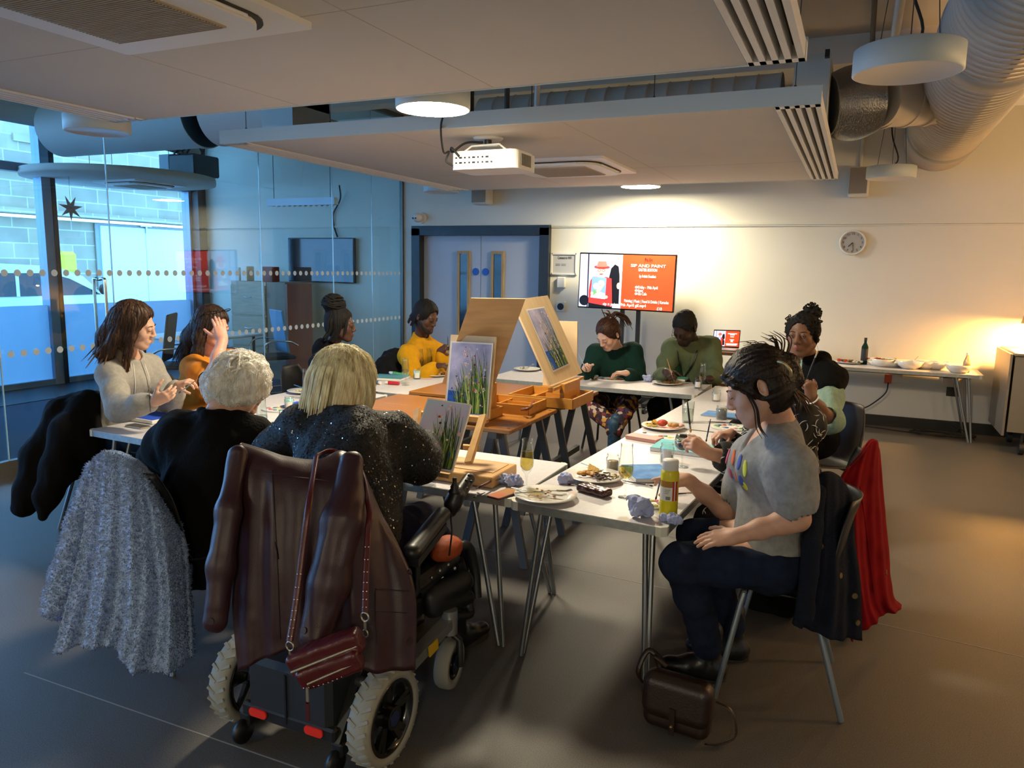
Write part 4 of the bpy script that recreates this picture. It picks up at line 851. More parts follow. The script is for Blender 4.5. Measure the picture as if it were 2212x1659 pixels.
    def body(s, lips=True, **hd):
        S_ = SDF(s.h); s.torso(S_, -.006)
        for sd in s.leg:
            s.shank(S_, sd, -.006); hp, kn, an, to = s.leg[sd]; S_.rc(an, V((an.x, an.y, .06))+to*.02, .03, .03, k=.03); S_.rc(V((an.x, an.y, .05)), V((an.x, an.y, .045))+to*.11, .03, .024, k=.03)
        for sd in s.wr:
            s.limb(S_, sd); hd_ = s.hand[sd]
            if hd_: add_hand(S_, s.wr[sd], hd_['fd'], hd_['pn'], sd, hd_.get('curl', .3), .95*s.sc, hd_.get('pinch', False), thumb=hd_.get('thumb'), spread=hd_.get('spread', 1), curls=hd_.get('curls'))
        add_head(S_, s.H, s.neck+s.up*.0, **hd)
        hm = pbr('brow_'+s.hairc, s.hairc, .7)
        s.b = blob(S_, 'body', s.skm+[hm], s.t); H = s.H; k = H.k
        for sx in (-1, 1):
            MB().tube(spline([H(sx*.014, .0925, .0225), H(sx*.024, .0935, .0265), H(sx*.036, .0895, .0275), H(sx*.048, .079, .022)], 4), [.0016*k]+[.0027*k]*8+[.0022*k]*3+[.0009*k], 6, flat=.6).build('eyebrow', hm, s.t)
            if hd.get('closed', True): MB().tube(spline([H(sx*.019, .0905, -.0005), H(sx*.026, .0925, -.0028), H(sx*.036, .0915, -.0028), H(sx*.0445, .0855, .0005)], 3), .0011*k, 6).build('eyelashes', pbr('lash', '#120c0a', .6), s.t)
        return s
    def shoes(s, m, sole, sc_=1.0, boot=.0):
        for sd in s.leg:
            hp, kn, an, to = s.leg[sd]; S_ = SDF(.005); z = V((0, 0, 1)); a0 = V((an.x, an.y, .05)); 
            S_.rc(a0-to*.035, a0+to*.07, .044*sc_, .043*sc_, k=.03); S_.rc(a0+to*.05+z*-.008, a0+to*.165-z*.012, .045*sc_, .036*sc_, k=.03, flat=(z, .8)); S_.rc(a0, an+z*(.03+boot), .043*sc_, .048*sc_, k=.03)
            S_.box((a0.x, a0.y, -.045), (.3, .3, .05), op='-', rd=.001, k=.002); sh_ = blob(S_, 'shoe', [m], s.t)
            P = MB(); P.prism([(q.x, q.y) for q in (a0+to*(.06+.14*math.cos(a))+to.cross(z)*(.048+.008*math.cos(a))*math.sin(a)*sc_ for a in [2*PI*i/24 for i in range(24)])], .003, .028, sm=True); P.build('sole', sole, sh_)
def fabric(n, col, bump=(300, .25), var=(9, .1), rough=.9, sheen=.3, **q): return pbr(n, col, rough, bump=bump, var=var, sheen=0, spec=.15, **q)
def hair_mat(n, col, col2=None, rough=.5): return pbr('hair_'+n, col, rough, var=(60, .4), col2=col2, bump=(150, .35), stretch=(1, 1, .1), spec=.3)
def strands(H, f=26, amp=.006, mode='down', g=5):
    """grooves that run the way the hair is combed: down from the crown, or back from the face"""
    def fn(P, M):
        q = H.L(P)
        if mode == 'down': Q = np.stack([np.arctan2(q[:, 0], q[:, 1]+.03)*f, np.hypot(q[:, 0], q[:, 1])*30, q[:, 2]*g], -1)
        elif mode == 'back': Q = np.stack([np.arctan2(q[:, 2], q[:, 0])*f, q[:, 1]*g, np.hypot(q[:, 0], q[:, 2])*30], -1)
        else: Q = q*f
        return amp*(vnoise(Q)+.5*vnoise(Q*2.1+3))
    return fn
# ---------------------------------------------------------------- clothing and hair builders
def top(P, name, mats, g=.014, b=(.93, .93), hem=.02, neckr=.062, amp=.006, hood=False, k=.045, bust=0, h=.006, extra=None, collar=0, fat_arm=0, vcut=0, cuff=0, mi_fn=None):
    S_ = SDF(h); P.torso(S_, g, k=.06)
    if bust: P.bust(S_, g*.5, bust)
    ends = []
    for sd in (1, -1):
        if sd not in P.wr: continue
        bb = b[0] if sd == 1 else b[1]
        if bb > 0: 
            pt, rd = P.limb(S_, sd, g+fat_arm, 0, bb, k=k); ends.append((pt, rd, bb))
            if cuff: S_.rc(pt(bb-.05), pt(bb-.01), rd(bb)+g*.9, k=.006)
    if hood:
        c = P.neck-P.up*.02
        pts = [c+P.r*(.085*math.cos(a))+P.f*(-.02+.085*math.sin(a))+P.up*(.012*math.cos(2*a)-.012*math.sin(a)+.005) for a in [2*PI*i/14 for i in range(15)]]
        S_.chain(pts, [.026+.014*(math.sin(2*PI*i/14) < 0) for i in range(15)], k=.03); S_.rc(c-P.f*.1-P.up*.05+P.r*.05, c-P.f*.1-P.up*.05-P.r*.05, .045, k=.05); S_.rc(c-P.f*.115-P.up*.13, c-P.f*.1-P.up*.05, .03, .05, k=.05)
    if collar:
        c = P.neck+P.up*.0; pts = [c+P.r*(.066*math.cos(a))+P.f*(-.005+.066*math.sin(a))+P.up*(.0-.02*math.sin(a)) for a in [2*PI*i/12 for i in range(13)]]
        S_.chain(pts, [collar]*13, k=.012)
    if extra: extra(S_)
    if neckr: S_.rc(P.neck-P.up*.035+P.f*.012, P.neck+P.up*.22+P.f*.03, neckr, neckr*1.5, k=.012, op='-')
    if vcut: S_.rc(P.neck-P.up*.11+P.f*.14, P.neck+P.up*.02+P.f*.06, .012, .062, k=.01, op='-')
    for pt, rd, bb in ends:
        if bb < .9: S_.rc(pt(bb-.03), pt(bb)+(pt(bb)-pt(bb-.05)).normalized()*.03, rd(bb)+g*.3+fat_arm, rd(bb)+g*.7+fat_arm, k=.003, op='-')
    z = V((0, 0, 1)); c = P.hip+P.up*hem
    S_.box(c-P.up*.3, (.34, .27, .3), Matrix((P.r, P.f, P.up)).transposed(), op='-', rd=.001, k=.012)
    if amp: S_.noise(cloth_noise(amp, 13, (P.up+P.r*.3)))
    return blob(S_, name, mats, P.t)
def trousers(P, name, mats, g=.012, b=.95, amp=.005, cuff=0, h=.0065, waist=.05):
    S_ = SDF(h); F_ = P.fat; u, f, r = P.up, P.f, P.r
    S_.rc(P.hip-r*.075+u*.03, P.hip+r*.075+u*.03, .118*F_+g, k=.06, flat=(f, .92)); S_.rc(P.hip-f*.04+u*.0-r*.06, P.hip-f*.04+r*.06, .11*F_+g, k=.05)
    S_.rc(P.hip, P.hip+u*.12, .13*F_+g, .12*F_+g, k=.06, flat=(f, .75))
    for sd in P.leg:
        P.shank(S_, sd, g, b=b, cuff=.012); hp, kn, an, to = P.leg[sd]
        if cuff: S_.rc(kn.lerp(an, b-.09), kn.lerp(an, b), .052+g, .053+g, k=.005)
    S_.box(P.hip+u*(waist+.2)-f*.03, (.3, .21, .2), Matrix((r, f, u)).transposed(), op='-', rd=.001, k=.01)
    if amp: S_.noise(cloth_noise(amp, 16))
    return blob(S_, name, mats, P.t)
def cap(S_, H, t=.012, line=.035, back=-.07, k=.02, w=0):
    """hair close to the skull, cut back to the hairline"""
    kk = H.k
    S_.ell(H(0, -.022, .04), ((.078+t+w)*kk, (.098+t)*kk, (.088+t)*kk), H.R, k=k)
    S_.ell(H(0, -.045, -.02), ((.07+t+w)*kk, (.065+t)*kk, (.07+t)*kk), H.R, k=.03)
def face_cut(S_, H, line=.085, w=.088, y=.12, low=.2):
    kk = H.k
    S_.ell(H(0, y, line-.115), (w*kk, .098*kk, .125*kk), H.R, op='-', k=.014)
    S_.box(H(0, .02, -.155), (.2*kk, .2*kk, .06*kk), H.R, op='-', rd=.002, k=.01) if low is None else None
def fuzz(hr, H, m, n=500, ln=.05, lift=.004, comb='down', r=.0012, jit=.25, seed=1):
    """single hairs lying along the combed direction"""
    rd = random.Random(seed); fs = list(hr.data.polygons); top_ = hr
    while top_.parent: top_ = top_.parent
    M_ = top_.matrix_basis; b = MB(); from mathutils.bvhtree import BVHTree; bv = BVHTree.FromPolygons([M_@v.co for v in hr.data.vertices], [tuple(q.vertices) for q in fs])
    def put(q, h_): s_ = bv.find_nearest(q); return s_[0]+s_[1]*h_
    for k in range(n):
        f_ = rd.choice(fs); c = M_@f_.center; nn = f_.normal; d = (V((0, 0, -1)) if comb == 'down' else -H.y-H.z*.3) + V((rd.gauss(0, jit), rd.gauss(0, jit), rd.gauss(0, jit))); d = (d-nn*d.dot(nn)).normalized(); l_ = ln*rd.uniform(.5, 1.3)*H.k; sd = nn.cross(d)*rd.gauss(0, .15)
        q1 = put(c+d*l_*.25+sd*l_*.05, lift*.7); q2 = put(q1+d*l_*.25+sd*l_*.15, lift); q3 = put(q2+(d+V((0, 0, -.3)) if comb == 'down' else d)*l_*.25+sd*l_*.2, lift*rd.uniform(.2, 1.2)); b.tube([c-nn*.002, q1, q2, q3, q3+(q3-q2)*rd.uniform(.2, .7)], [r*.6, r, r, r*.8, r*.2], 4)
    b.build('single_hairs', m, hr, kind='stuff')
def locks(P_, H, lst, m, seed=1, r=.006, name=None):
    """a sheaf of tapering locks; lst of (path points in head space, count, spread)"""
    rd = random.Random(seed); b = MB()
    for pts, n, sp in lst:
        for i in range(n):
            o = V((rd.gauss(0, sp), rd.gauss(0, sp), rd.gauss(0, sp*.5))); q = [H(*p)+o*(.5+j/len(pts)) for j, p in enumerate(pts)]
            sp_ = spline(q, 5); N_ = len(sp_); rr_ = r*rd.uniform(.6, 1.25)
            b.tube(sp_, [rr_*(1-.75*(j/(N_-1))**2) for j in range(N_)], 6)
    return b
mJEAN = fabric('denim_navy', '#1a2338', var=(25, .25)); mJEANB = fabric('denim_blue', '#2b3f60', var=(25, .2)); mBOOT = pbr('boot_leather', '#151618', .3, bump=(60, .15)); mSOLE = pbr('boot_sole', '#2a2622', .7); mBLK = fabric('black_knit', '#0c0c0e'); mBLKT = fabric('black_trousers', '#0e0e10')
mTRN = pbr('trainer_white', '#b9b9b4', .6)
# ------- woman in the grey tee at the right front
P = Person('woman in a grey t-shirt and dark jeans reaching over the right front table', at(1630, 1195, d=3.0), at(1686, 915, d=2.95), at(1633, 838, d=2.86), (-.95, -.22, -.48), ('fair', '#c79a83', '#a8454a'), '#1e130e', up=(-.3, .1, 1), sc_=1.0, fat=1.06, h=.004, hs=1.1, fwd=(-1, -.3, 0), sw=.165)
P.sh = {1: at(1625, 985, d=3.12), -1: at(1712, 1005, d=2.76)}
P.hip = at(1655, 1192, d=3.0); P.up = (P.neck-P.hip).normalized(); P.f = (V((-1, -.35, 0))-P.up*V((-1, -.35, 0)).dot(P.up)).normalized(); P.r = P.f.cross(P.up)
P.arm(1, at(1484, 1036, d=3.2), (0, .2, -1), fd=at(1420, 1024, d=3.25)-at(1484, 1036, d=3.2), pn=(.1, -.25, 1), curl=.32, pinch=True, curls=(.12, .35, .7, .8))
P.arm(-1, at(1590, 1158, d=2.78), (.7, -.3, -.7), fd=at(1515, 1165, d=2.82)-at(1590, 1158, d=2.78), pn=(-.1, -.55, .85), curl=.16, spread=1.2, thumb=.3)
P.el[-1] = at(1722, 1120, d=2.76)
P.legs(knR=at(1500, 1160, d=3.15), anR=at(1582, 1362, Z=.13), knL=at(1468, 1215, d=2.92), anL=at(1532, 1402, Z=.13), toe=(-.95, -.1, 0))
P.body(closed=True); skm = P.skm
mTEE = fabric('tee_grey', '#8f8f8e', var=(40, .16)); tee = top(P, 't_shirt', mTEE, .013, (.36, .36), hem=-.05, bust=.95, amp=.007, neckr=.058, vcut=1, h=.005, fat_arm=.012)
trousers(P, 'jeans', mJEAN, .012, .93, cuff=1, amp=.006); P.shoes(mBOOT, mSOLE, 1.08, .05)
mh = hair_mat('dark_brown', '#241712', '#0f0907'); H = P.H; S_ = SDF(.005); cap(S_, H, .016); face_cut(S_, H)
S_.rc(H(.0, -.1, .0), H(0, -.125, .03), .05, .04, k=.03); S_.rc(H(0, -.13, .035), H(.0, -.135, -.03), .032, .026, k=.02); S_.chain([H(-.045, .085, .075), H(-.07, .06, .035), H(-.08, .02, -.01)], [.012, .013, .008], k=.015); S_.chain([H(.045, .085, .075), H(.068, .068, .03), H(.078, .04, -.02)], [.012, .013, .008], k=.015)
S_.ell(H(-.09, -.012, -.008), (.026, .024, .036), H.R, k=.006, op='-'); S_.noise(strands(H, 24, .005, 'back')); hr = blob(S_, 'hair', mh, P.t)
b = locks(P, H, [([(-.075, .035, .0), (-.082, .03, -.06), (-.07, .045, -.12), (-.075, .04, -.16)], 5, .006), ([(.0, -.12, .06), (.02, -.15, .11), (.03, -.13, .15)], 10, .02), ([(0, -.11, .07), (-.03, -.12, .12), (-.07, -.1, .13)], 8, .018), ([(-.03, -.1, -.05), (-.04, -.1, -.1), (-.05, -.08, -.13)], 7, .012)], mh, 3, .0028); b.build('loose_locks', mh, hr); fuzz(hr, H, mh, 260, .06, .002, 'back', .0008, .1)
MB().tube(spline([H(-.075, -.095, .055), H(-.09, -.11, .04), H(-.088, -.118, .01), H(-.078, -.112, -.005)], 5), .006, 8).build('hair_clip', pbr('gold', '#b9a878', .3, .6), P.t)
c = P.hip.lerp(P.neck, .62); rd = random.Random(4)
def on_front(P, u, v, g):
    """point on the front of the chest: u sideways, v upwards, both metres"""
    return P.hip.lerp(P.neck, .6)+P.up*v+P.r*u+P.f*g
T_PRINT = [(tee, P, [(1572, 985), (1584, 988), (1597, 998), (1609, 1012), (1578, 1022), (1590, 1030), (1601, 1038), (1609, 1050)])]
# ------- woman in the grey hoodie at the left
P = Person('woman in a grey zip hoodie with long brown hair at the left table', at(258, 935, d=4.85), at(276, 764, d=4.72), at(292, 703, d=4.62), (.82, .55, -.28), ('fair2', '#cfa48e', '#a0484a'), '#2a1a12', up=(.2, 0, 1), h=.005, hs=1.12, fwd=(1, .3, 0))
P.sh = {1: at(240, 808, d=4.58), -1: at(322, 792, d=4.92)}
P.arm(1, at(333, 868, d=4.35), (-.4, -.5, -.8), fd=at(372, 850, d=4.35)-at(333, 868, d=4.35), pn=(.2, -.8, -.5), curl=.35, thumb=.5)
P.arm(-1, at(386, 832, d=4.75), (0, .2, -1), fd=at(425, 816, d=4.7)-at(386, 832, d=4.75), pn=(.1, -.3, 1), curl=.45, pinch=True)
P.legs(); P.body(closed=True)
mHD = fabric('hoodie_grey', '#a19d96', var=(60, .1)); hd = top(P, 'hoodie', mHD, .017, (.9, .9), hem=-.03, hood=True, amp=.009, neckr=.06, fat_arm=.008, cuff=1)
zc = [on_front(P, 0, v, .16-.02*abs(v)*3) for v in (.16, .08, 0, -.1, -.2)]
T_PRINT.append((hd, P, None))
for s in () and (-1, 1): MB().tube(spline([on_front(P, s*.035, .13, .135), on_front(P, s*.04, .03, .165), on_front(P, s*.045, -.06, .165)], 5), .003, 6).build('drawstring', mFRM, hd)
trousers(P, 'jeans', mJEANB, .012, .98); P.shoes(mTRN, mTRN)
mh = hair_mat('brown', '#4a3326', '#291a12'); H = P.H; S_ = SDF(.005); cap(S_, H, .012)
S_.chain([H(.07, -.03, .03), H(.085, -.05, -.07), H(.09, -.09, -.16), H(.085, -.1, -.24)], [.03, .034, .034, .018], k=.04, flat=(H.x, .7)); S_.chain([H(-.07, -.03, .03), H(-.085, -.05, -.07), H(-.09, -.06, -.16), H(-.085, -.06, -.22)], [.03, .034, .034, .018], k=.04); S_.chain([H(0, -.09, .0), H(0, -.12, -.1), H(0, -.14, -.2)], [.06, .06, .04], k=.04)
S_.chain([H(.072, .02, .03), H(.082, .015, -.04), H(.083, .015, -.13), H(.08, .03, -.235)], [.018, .022, .022, .012], k=.03)
face_cut(S_, H); S_.noise(strands(H, 24, .006)); hr = blob(S_, 'hair', mh, P.t)
mht = hair_mat('brown_tips', '#7a5a3e', '#4a3424')
b = locks(P, H, [([(.083, .0, -.08), (.088, .01, -.17), (.085, .02, -.25)], 12, .014), ([(.08, -.07, -.1), (.09, -.09, -.18), (.1, -.1, -.25)], 14, .02), ([(0, -.12, -.1), (0, -.15, -.18), (0, -.17, -.24)], 14, .035)], mht, 5, .0055); b.build('hair_ends', mht, hr); fuzz(hr, H, mh, 700, .09, .003)
# ------- woman in the orange top
P = Person('woman in an orange t-shirt shielding her face with one hand', at(415, 925, d=5.6), at(452, 772, d=5.4), at(460, 705, d=5.3), (.9, .1, -.25), ('pink', '#cf9a88', '#a84d4d'), '#2b1c14', h=.005, sc_=1.05, fat=1.24, hs=1.08, fwd=(1, -.15, 0), sw=.185)
P.sh = {1: at(418, 795, d=5.15), -1: at(500, 780, d=5.55)}
P.arm(1, at(481, 733, d=4.98), (.3, -.3, -1), fd=at(467, 680, d=5.0)-at(481, 733, d=4.98), pn=(.75, -.6, .2), curl=.1, spread=1.1, thumb=.3); P.el[1] = at(456, 828, d=4.85)
P.arm(-1, at(540, 815, d=5.35), (.2, .2, -1), fd=(.5, -.3, .5), pn=(.4, .3, -.6), curl=.6, pinch=True)
P.legs(); P.body(closed=True)
top(P, 't_shirt', fabric('orange_jersey', '#d07f24', var=(30, .08)), .012, (.42, .42), hem=-.03, amp=.007, bust=1.25, neckr=.07, fat_arm=.01, extra=lambda S_: S_.ell(P.hip.lerp(P.neck, .3)+P.f*.06, (.17, .17, .15), k=.08))
trousers(P, 'jeans', mBLKT, .012, .98); P.shoes(mBOOT, mSOLE)
H = P.H; mh = hair_mat('dark_long', '#37261c', '#1c120d'); S_ = SDF(.0055); cap(S_, H, .014)
for s in (-1, 1): S_.chain([H(s*.07, -.02, .03), H(s*.09, -.02, -.08), H(s*.1, .0, -.17), H(s*.095, .02, -.27)], [.03, .035, .036, .018], k=.04)
S_.chain([H(0, -.09, 0), H(0, -.13, -.12), H(0, -.16, -.28)], [.065, .075, .05], k=.04); face_cut(S_, H); S_.noise(strands(H, 24, .006)); hr = blob(S_, 'hair', mh, P.t)
locks(P, H, [([(.09, .0, -.1), (.1, .01, -.2), (.095, .03, -.3)], 14, .016), ([(-.09, .0, -.1), (-.1, .02, -.2), (-.1, .03, -.29)], 14, .016), ([(.03, -.14, -.1), (.04, -.17, -.22), (.03, -.19, -.32)], 14, .03)], mh, 8, .006).build('hair_ends', mh, hr); fuzz(hr, H, mh, 500, .09, .003)
g = MB()
for s in (-1, 1): g.tube([H(s*.036+.027*math.cos(a), .055+.012*math.sin(a), .128+.014*math.sin(a)-abs(s*.036)*.1) for a in [2*PI*i/16 for i in range(16)]], .0028, 6, closed=True); g.tube(spline([H(s*.063, .052, .122), H(s*.09, .0, .1), H(s*.093, -.04, .06)], 5), .0028, 6)
g.tube([H(-.01, .058, .13), H(.01, .058, .13)], .0028, 6); g.build('glasses_on_head', pbr('glasses_black', '#0c0c0d', .25), P.t)
# ------- woman in the black hoodie with a bun of braids
P = Person('woman in a black hoodie with piled-up braids holding a brush', at(690, 890, d=6.35), at(720, 747, d=6.3), at(737, 702, d=6.22), (.9, .42, -.1), ('deep', '#4a2f25', '#5a2f2c'), '#0b0808', h=.0055, hs=1.08, fwd=(1, .25, 0))
P.sh = {1: at(690, 785, d=6.1), -1: at(752, 770, d=6.45)}
P.arm(1, at(762, 795, d=5.95), (-.3, -.4, -1), fd=at(790, 782, d=5.95)-at(762, 795, d=5.95), pn=(.2, -.8, .5), curl=.55, pinch=True)
P.arm(-1, at(770, 800, d=6.3), (0, .3, -1), fd=(1, 0, 0), pn=(0, 0, 1), curl=.5)
P.legs(); P.body(closed=True)
bh = top(P, 'hoodie', mBLK, .018, (.9, .9), hem=-.04, hood=True, amp=.009, neckr=.06, fat_arm=.012)
mh = hair_mat('black', '#0c0909', '#050404', .75); H = P.H; S_ = SDF(.006); cap(S_, H, .012); face_cut(S_, H)
S_.ell(H(0, -.07, .15), (.09, .09, .072), k=.03); S_.noise(strands(H, 16, .006)); hr = blob(S_, 'hair', mh, P.t)
rd = random.Random(2); b = MB()
for k in range(46):
    a, e = rd.uniform(0, 2*PI), rd.uniform(-.2, 1.3); r0 = .088; pts = []
    for j in range(6): aa = a+j*.4; ee = e+.12*math.sin(j*1.3+k); pts.append(H(r0*math.cos(aa)*math.cos(ee), -.07+r0*math.sin(aa)*math.cos(ee), .15+.078*math.sin(ee)))
    b.tube(spline(pts, 3), .0075, 6)
for k in range(26):
    s = rd.choice((-1, 1, 1)); y0 = rd.uniform(-.09, .02); b.tube(spline([H(s*.05, -.05, .1), H(s*.088, y0, .03), H(s*.088, y0-.0, -.04), H(s*.075, y0-.035, -.1-rd.uniform(0, .03))], 4), .0055, 6)
for k in range(4): b.tube(spline([H(.05, .06, .075), H(.078, .05+.004*k, .02), H(.084, .045+.004*k, -.04), H(.08, .04, -.085+.01*k)], 4), .0045, 6)
b.build('braids', mh, hr)
T_PRINT.append((bh, P, None))
# ------- man in the yellow sweater
P = Person('man in a mustard yellow sweater with short locs beside the plywood boards', at(903, 862, d=7.3), at(909, 726, d=7.15), at(921, 684, d=7.0), (.85, -.12, -.36), ('deep2', '#50352a', '#5b3430'), '#0b0808', h=.006, hs=1.12, fwd=(.9, -.25, 0), sw=.19)
P.sh = {1: at(880, 765, d=6.9), -1: at(945, 762, d=7.25)}
P.arm(1, at(945, 790, d=6.75), (-.4, -.4, -1), fd=at(962, 789, d=6.7)-at(945, 790, d=6.75), pn=(.2, -.3, 1), curl=.4)
P.arm(-1, at(950, 758, d=7.0), (.3, .3, -1), fd=at(966, 748, d=6.95)-at(950, 758, d=7.0), pn=(.2, -.7, .5), curl=.7, pinch=True)
P.legs(); P.body(closed=True, beard=True, fem=False)
top(P, 'sweater', fabric('mustard_fleece', '#c08a12', var=(30, .08)), .022, (.9, .9), hem=-.03, amp=.01, neckr=.062, collar=.011, fat_arm=.008)
trousers(P, 'trousers', mBLKT, .012, .98); P.shoes(mBOOT, mSOLE)
H = P.H; S_ = SDF(.006); cap(S_, H, .012); face_cut(S_, H); S_.noise(strands(H, 20, .006)); hr = blob(S_, 'hair', mh, P.t); b = MB(); rd = random.Random(5)
for k in range(46):
    a = rd.uniform(PI*1.02, PI*1.98); x, y = .08*math.cos(a), -.02+.1*math.sin(a)
    b.tube(spline([H(x*.4, y*.2+.03, .122), H(x*.95, y*.95, .07), H(x*1.08, y*1.08, -.01), H(x*1.1, y*1.12-.01, -.05-rd.uniform(0, .06))], 4), .007, 6)
b.build('locs', mh, hr)
# ------- woman in the dark green sweater at the back
P = Person('woman in a dark green sweater painting at the back table', at(1325, 868, d=7.13), at(1330, 752, d=6.98), at(1313, 722, d=6.73), (-.35, -.75, -.68), ('fair3', '#c99f8c', '#a0504c'), '#3a2016', up=(-.1, -.5, 1), h=.006, hs=1.1, fwd=(-.1, -1, 0), sw=.2)
P.sh = {1: at(1288, 762, d=6.98), -1: at(1368, 760, d=6.98)}
P.arm(1, at(1270, 797, d=6.68), (-.4, .3, -1), fd=at(1259, 787, d=6.58)-at(1270, 797, d=6.68), pn=(-.5, -.5, .7), curl=.6, pinch=True)
P.arm(-1, at(1352, 806, d=6.68), (.5, .3, -1), fd=(-1, -.2, 0), pn=(0, 0, 1), curl=.4)
P.legs(knR=at(1275, 880, d=6.58), anR=at(1330, 925, d=6.38), knL=at(1360, 872, d=6.58), anL=at(1325, 935, d=6.28), toe=(.1, -1, 0)); P.body(closed=True)
top(P, 'sweater', fabric('bottle_green', '#12302a', var=(30, .1)), .019, (.9, .9), hem=-.03, amp=.009, neckr=.062, fat_arm=.006, bust=.9)
mPAT = pbr('patterned_leggings', '#3d2d33', .85); nt, b, N, L = nodes_of(mPAT); tc = N('ShaderNodeTexCoord'); vo = N('ShaderNodeTexVoronoi'); vo.inputs['Scale'].default_value = 32; L(tc.outputs['Object'], vo.inputs[0]); rp = N('ShaderNodeValToRGB'); rp.color_ramp.interpolation = 'CONSTANT'
for k, c in enumerate(('#2a1c24', '#7a2a34', '#241a2c', '#b8a59a', '#5a2a3a', '#c08a3a', '#3a2a48')):
    e = rp.color_ramp.elements[0] if k == 0 else rp.color_ramp.elements.new(k/7); e.color = lin(c); e.position = k/7
sx = N('ShaderNodeSeparateColor'); L(vo.outputs['Color'], sx.inputs[0]); L(sx.outputs[0], rp.inputs[0]); L(rp.outputs[0], b.inputs['Base Color'])
trousers(P, 'leggings', mPAT, .014, .95, cuff=1); P.shoes(pbr('trainer_blue', '#2a4a66', .6, var=(40, .5)), mTRN, 1.0, .05)
H = P.H; mh = hair_mat('auburn', '#3c2015', '#22110b'); S_ = SDF(.006); cap(S_, H, .01); face_cut(S_, H); S_.noise(strands(H, 24, .004, 'back')); hr = blob(S_, 'hair', mh, P.t)
locks(P, H, [([(0, -.1, .085), (-.02, -.15, .1), (-.05, -.19, .03), (-.08, -.18, -.04)], 26, .018), ([(-.0, -.09, .1), (.02, -.11, .13), (.04, -.1, .14)], 8, .015)], mh, 3, .007).build('ponytail', mh, hr); fuzz(hr, H, mh, 300, .06, .003, 'back', .001)
# ------- man in the olive shirt at the back
P = Person('man in an olive shirt with a black lanyard painting at the back table', at(1490, 868, d=7.08), at(1494, 735, d=6.93), at(1478, 708, d=6.68), (-.3, -.72, -.75), ('deep3', '#38241c', '#4a2a26'), '#080606', up=(-.05, -.5, 1), h=.006, hs=1.16, fwd=(-.15, -1, 0), sw=.205, fat=1.14, sc_=1.04)
P.sh = {1: at(1450, 752, d=6.88), -1: at(1534, 746, d=6.93)}
P.arm(1, at(1438, 803, d=6.58), (-.35, .3, -1), fd=at(1452, 815, d=6.48)-at(1436, 803, d=6.58), pn=(-.3, -.6, .7), curl=.6, pinch=True)
P.arm(-1, at(1532, 818, d=6.58), (.4, .3, -1), fd=(-1, -.2, 0), pn=(0, 0, 1), curl=.4)
P.legs(knR=at(1420, 880, d=6.58), knL=at(1530, 880, d=6.58), toe=(0, -1, 0)); P.body(closed=True, beard=True, fem=False, nose=1.25, jaw=1.1)
mOLV = fabric('olive_cotton', '#57624a', var=(20, .08)); shirt = top(P, 'shirt', mOLV, .018, (.9, .9), hem=-.03, amp=.011, neckr=.06, collar=.013, fat_arm=.006, extra=lambda S_: [S_.rc(P.neck+P.f*.06+P.r*s*.03+P.up*.005, P.neck+P.f*.1+P.r*s*.06-P.up*.06, .012, .004, k=.01, flat=(P.f, .5)) for s in (1, -1)])
trousers(P, 'trousers', mBLKT, .016, .97); P.shoes(mBOOT, mSOLE, 1.1)
T_PRINT.append((shirt, P, None))
H = P.H; mh2 = hair_mat('black_crop', '#090707', '#040303', .75); S_ = SDF(.006); cap(S_, H, .005); face_cut(S_, H, .085); S_.noise(strands(H, 110, .004, 'xyz')); blob(S_, 'hair', mh2, P.t)
g = MB()
for s in (-1, 1): g.tube([H(s*.032+.024*math.cos(a), .1, -.002+.017*math.sin(a)) for a in [2*PI*i/16 for i in range(16)]], .002, 6, closed=True); g.tube([H(s*.056, .098, .002), H(s*.078, .03, .004), H(s*.08, -.01, 0)], .002, 6)
g.tube([H(-.008, .102, 0), H(.008, .102, 0)], .002, 6); g.build('glasses', pbr('glasses_black', '#0c0c0d', .25), P.t)
# ------- woman in the black gilet looking at the camera
P = Person('woman in a black gilet over a mint sweater looking at the camera', at(1745, 945, d=4.95), at(1750, 780, d=4.92), at(1733, 724, d=4.82), (-.2, -.97, -.02), ('brown', '#7d5843', '#86483f'), '#0c0807', h=.0045, hs=1.12, fwd=(-.75, -.65, 0), sw=.165)
P.sh = {1: at(1706, 815, d=5.05), -1: at(1790, 818, d=4.75)}
P.arm(-1, at(1752, 858, d=4.45), (.6, -.2, -1), fd=at(1748, 822, d=4.45)-at(1752, 858, d=4.45), pn=(.55, -.75, .1), curl=.85, thumb=.7, pinch=True); P.el[-1] = at(1796, 912, d=4.55)
P.arm(1, at(1690, 885, d=4.9), (-.5, .3, -1), fd=(-.8, -.4, 0), pn=(0, 0, 1), curl=.4)
P.legs(); P.body(closed=False, brow=2, lipf=1.25, nose=1.2, jaw=1.15); eyes(P.t, P.H, '#1e120c', (.03, 1, -.02))
mMINT = fabric('mint_fleece', '#8fa794', bump=(140, .7), var=(40, .12)); sw_ = top(P, 'sweater', mMINT, .014, (.9, .56), hem=-.03, amp=.01, neckr=.062, fat_arm=.01, collar=.01, cuff=1)
mGIL = fabric('gilet_black', '#0b0b0c')
def vest_x(S_):
    c = P.neck; S_.ell(c-P.f*.1-P.up*.045, (.1, .08, .06), k=.05)
    S_.chain([c+P.r*s_*x+P.f*y+P.up*z for s_, x, y, z in ((1, .05, .13, -.2), (1, .085, .07, -.05), (1, .08, -.04, .015), (0, 0, -.09, .02), (-1, .08, -.04, .015), (-1, .085, .07, -.05), (-1, .05, .13, -.2))], [.03, .034, .036, .038, .036, .034, .03], k=.03)
S_ = SDF(.006); P.torso(S_, .037)
for sd in (1, -1): S_.rc(P.sh[sd]-P.f*.02, P.sh[sd].lerp(P.el[sd], .2), .092, .088, k=.04)
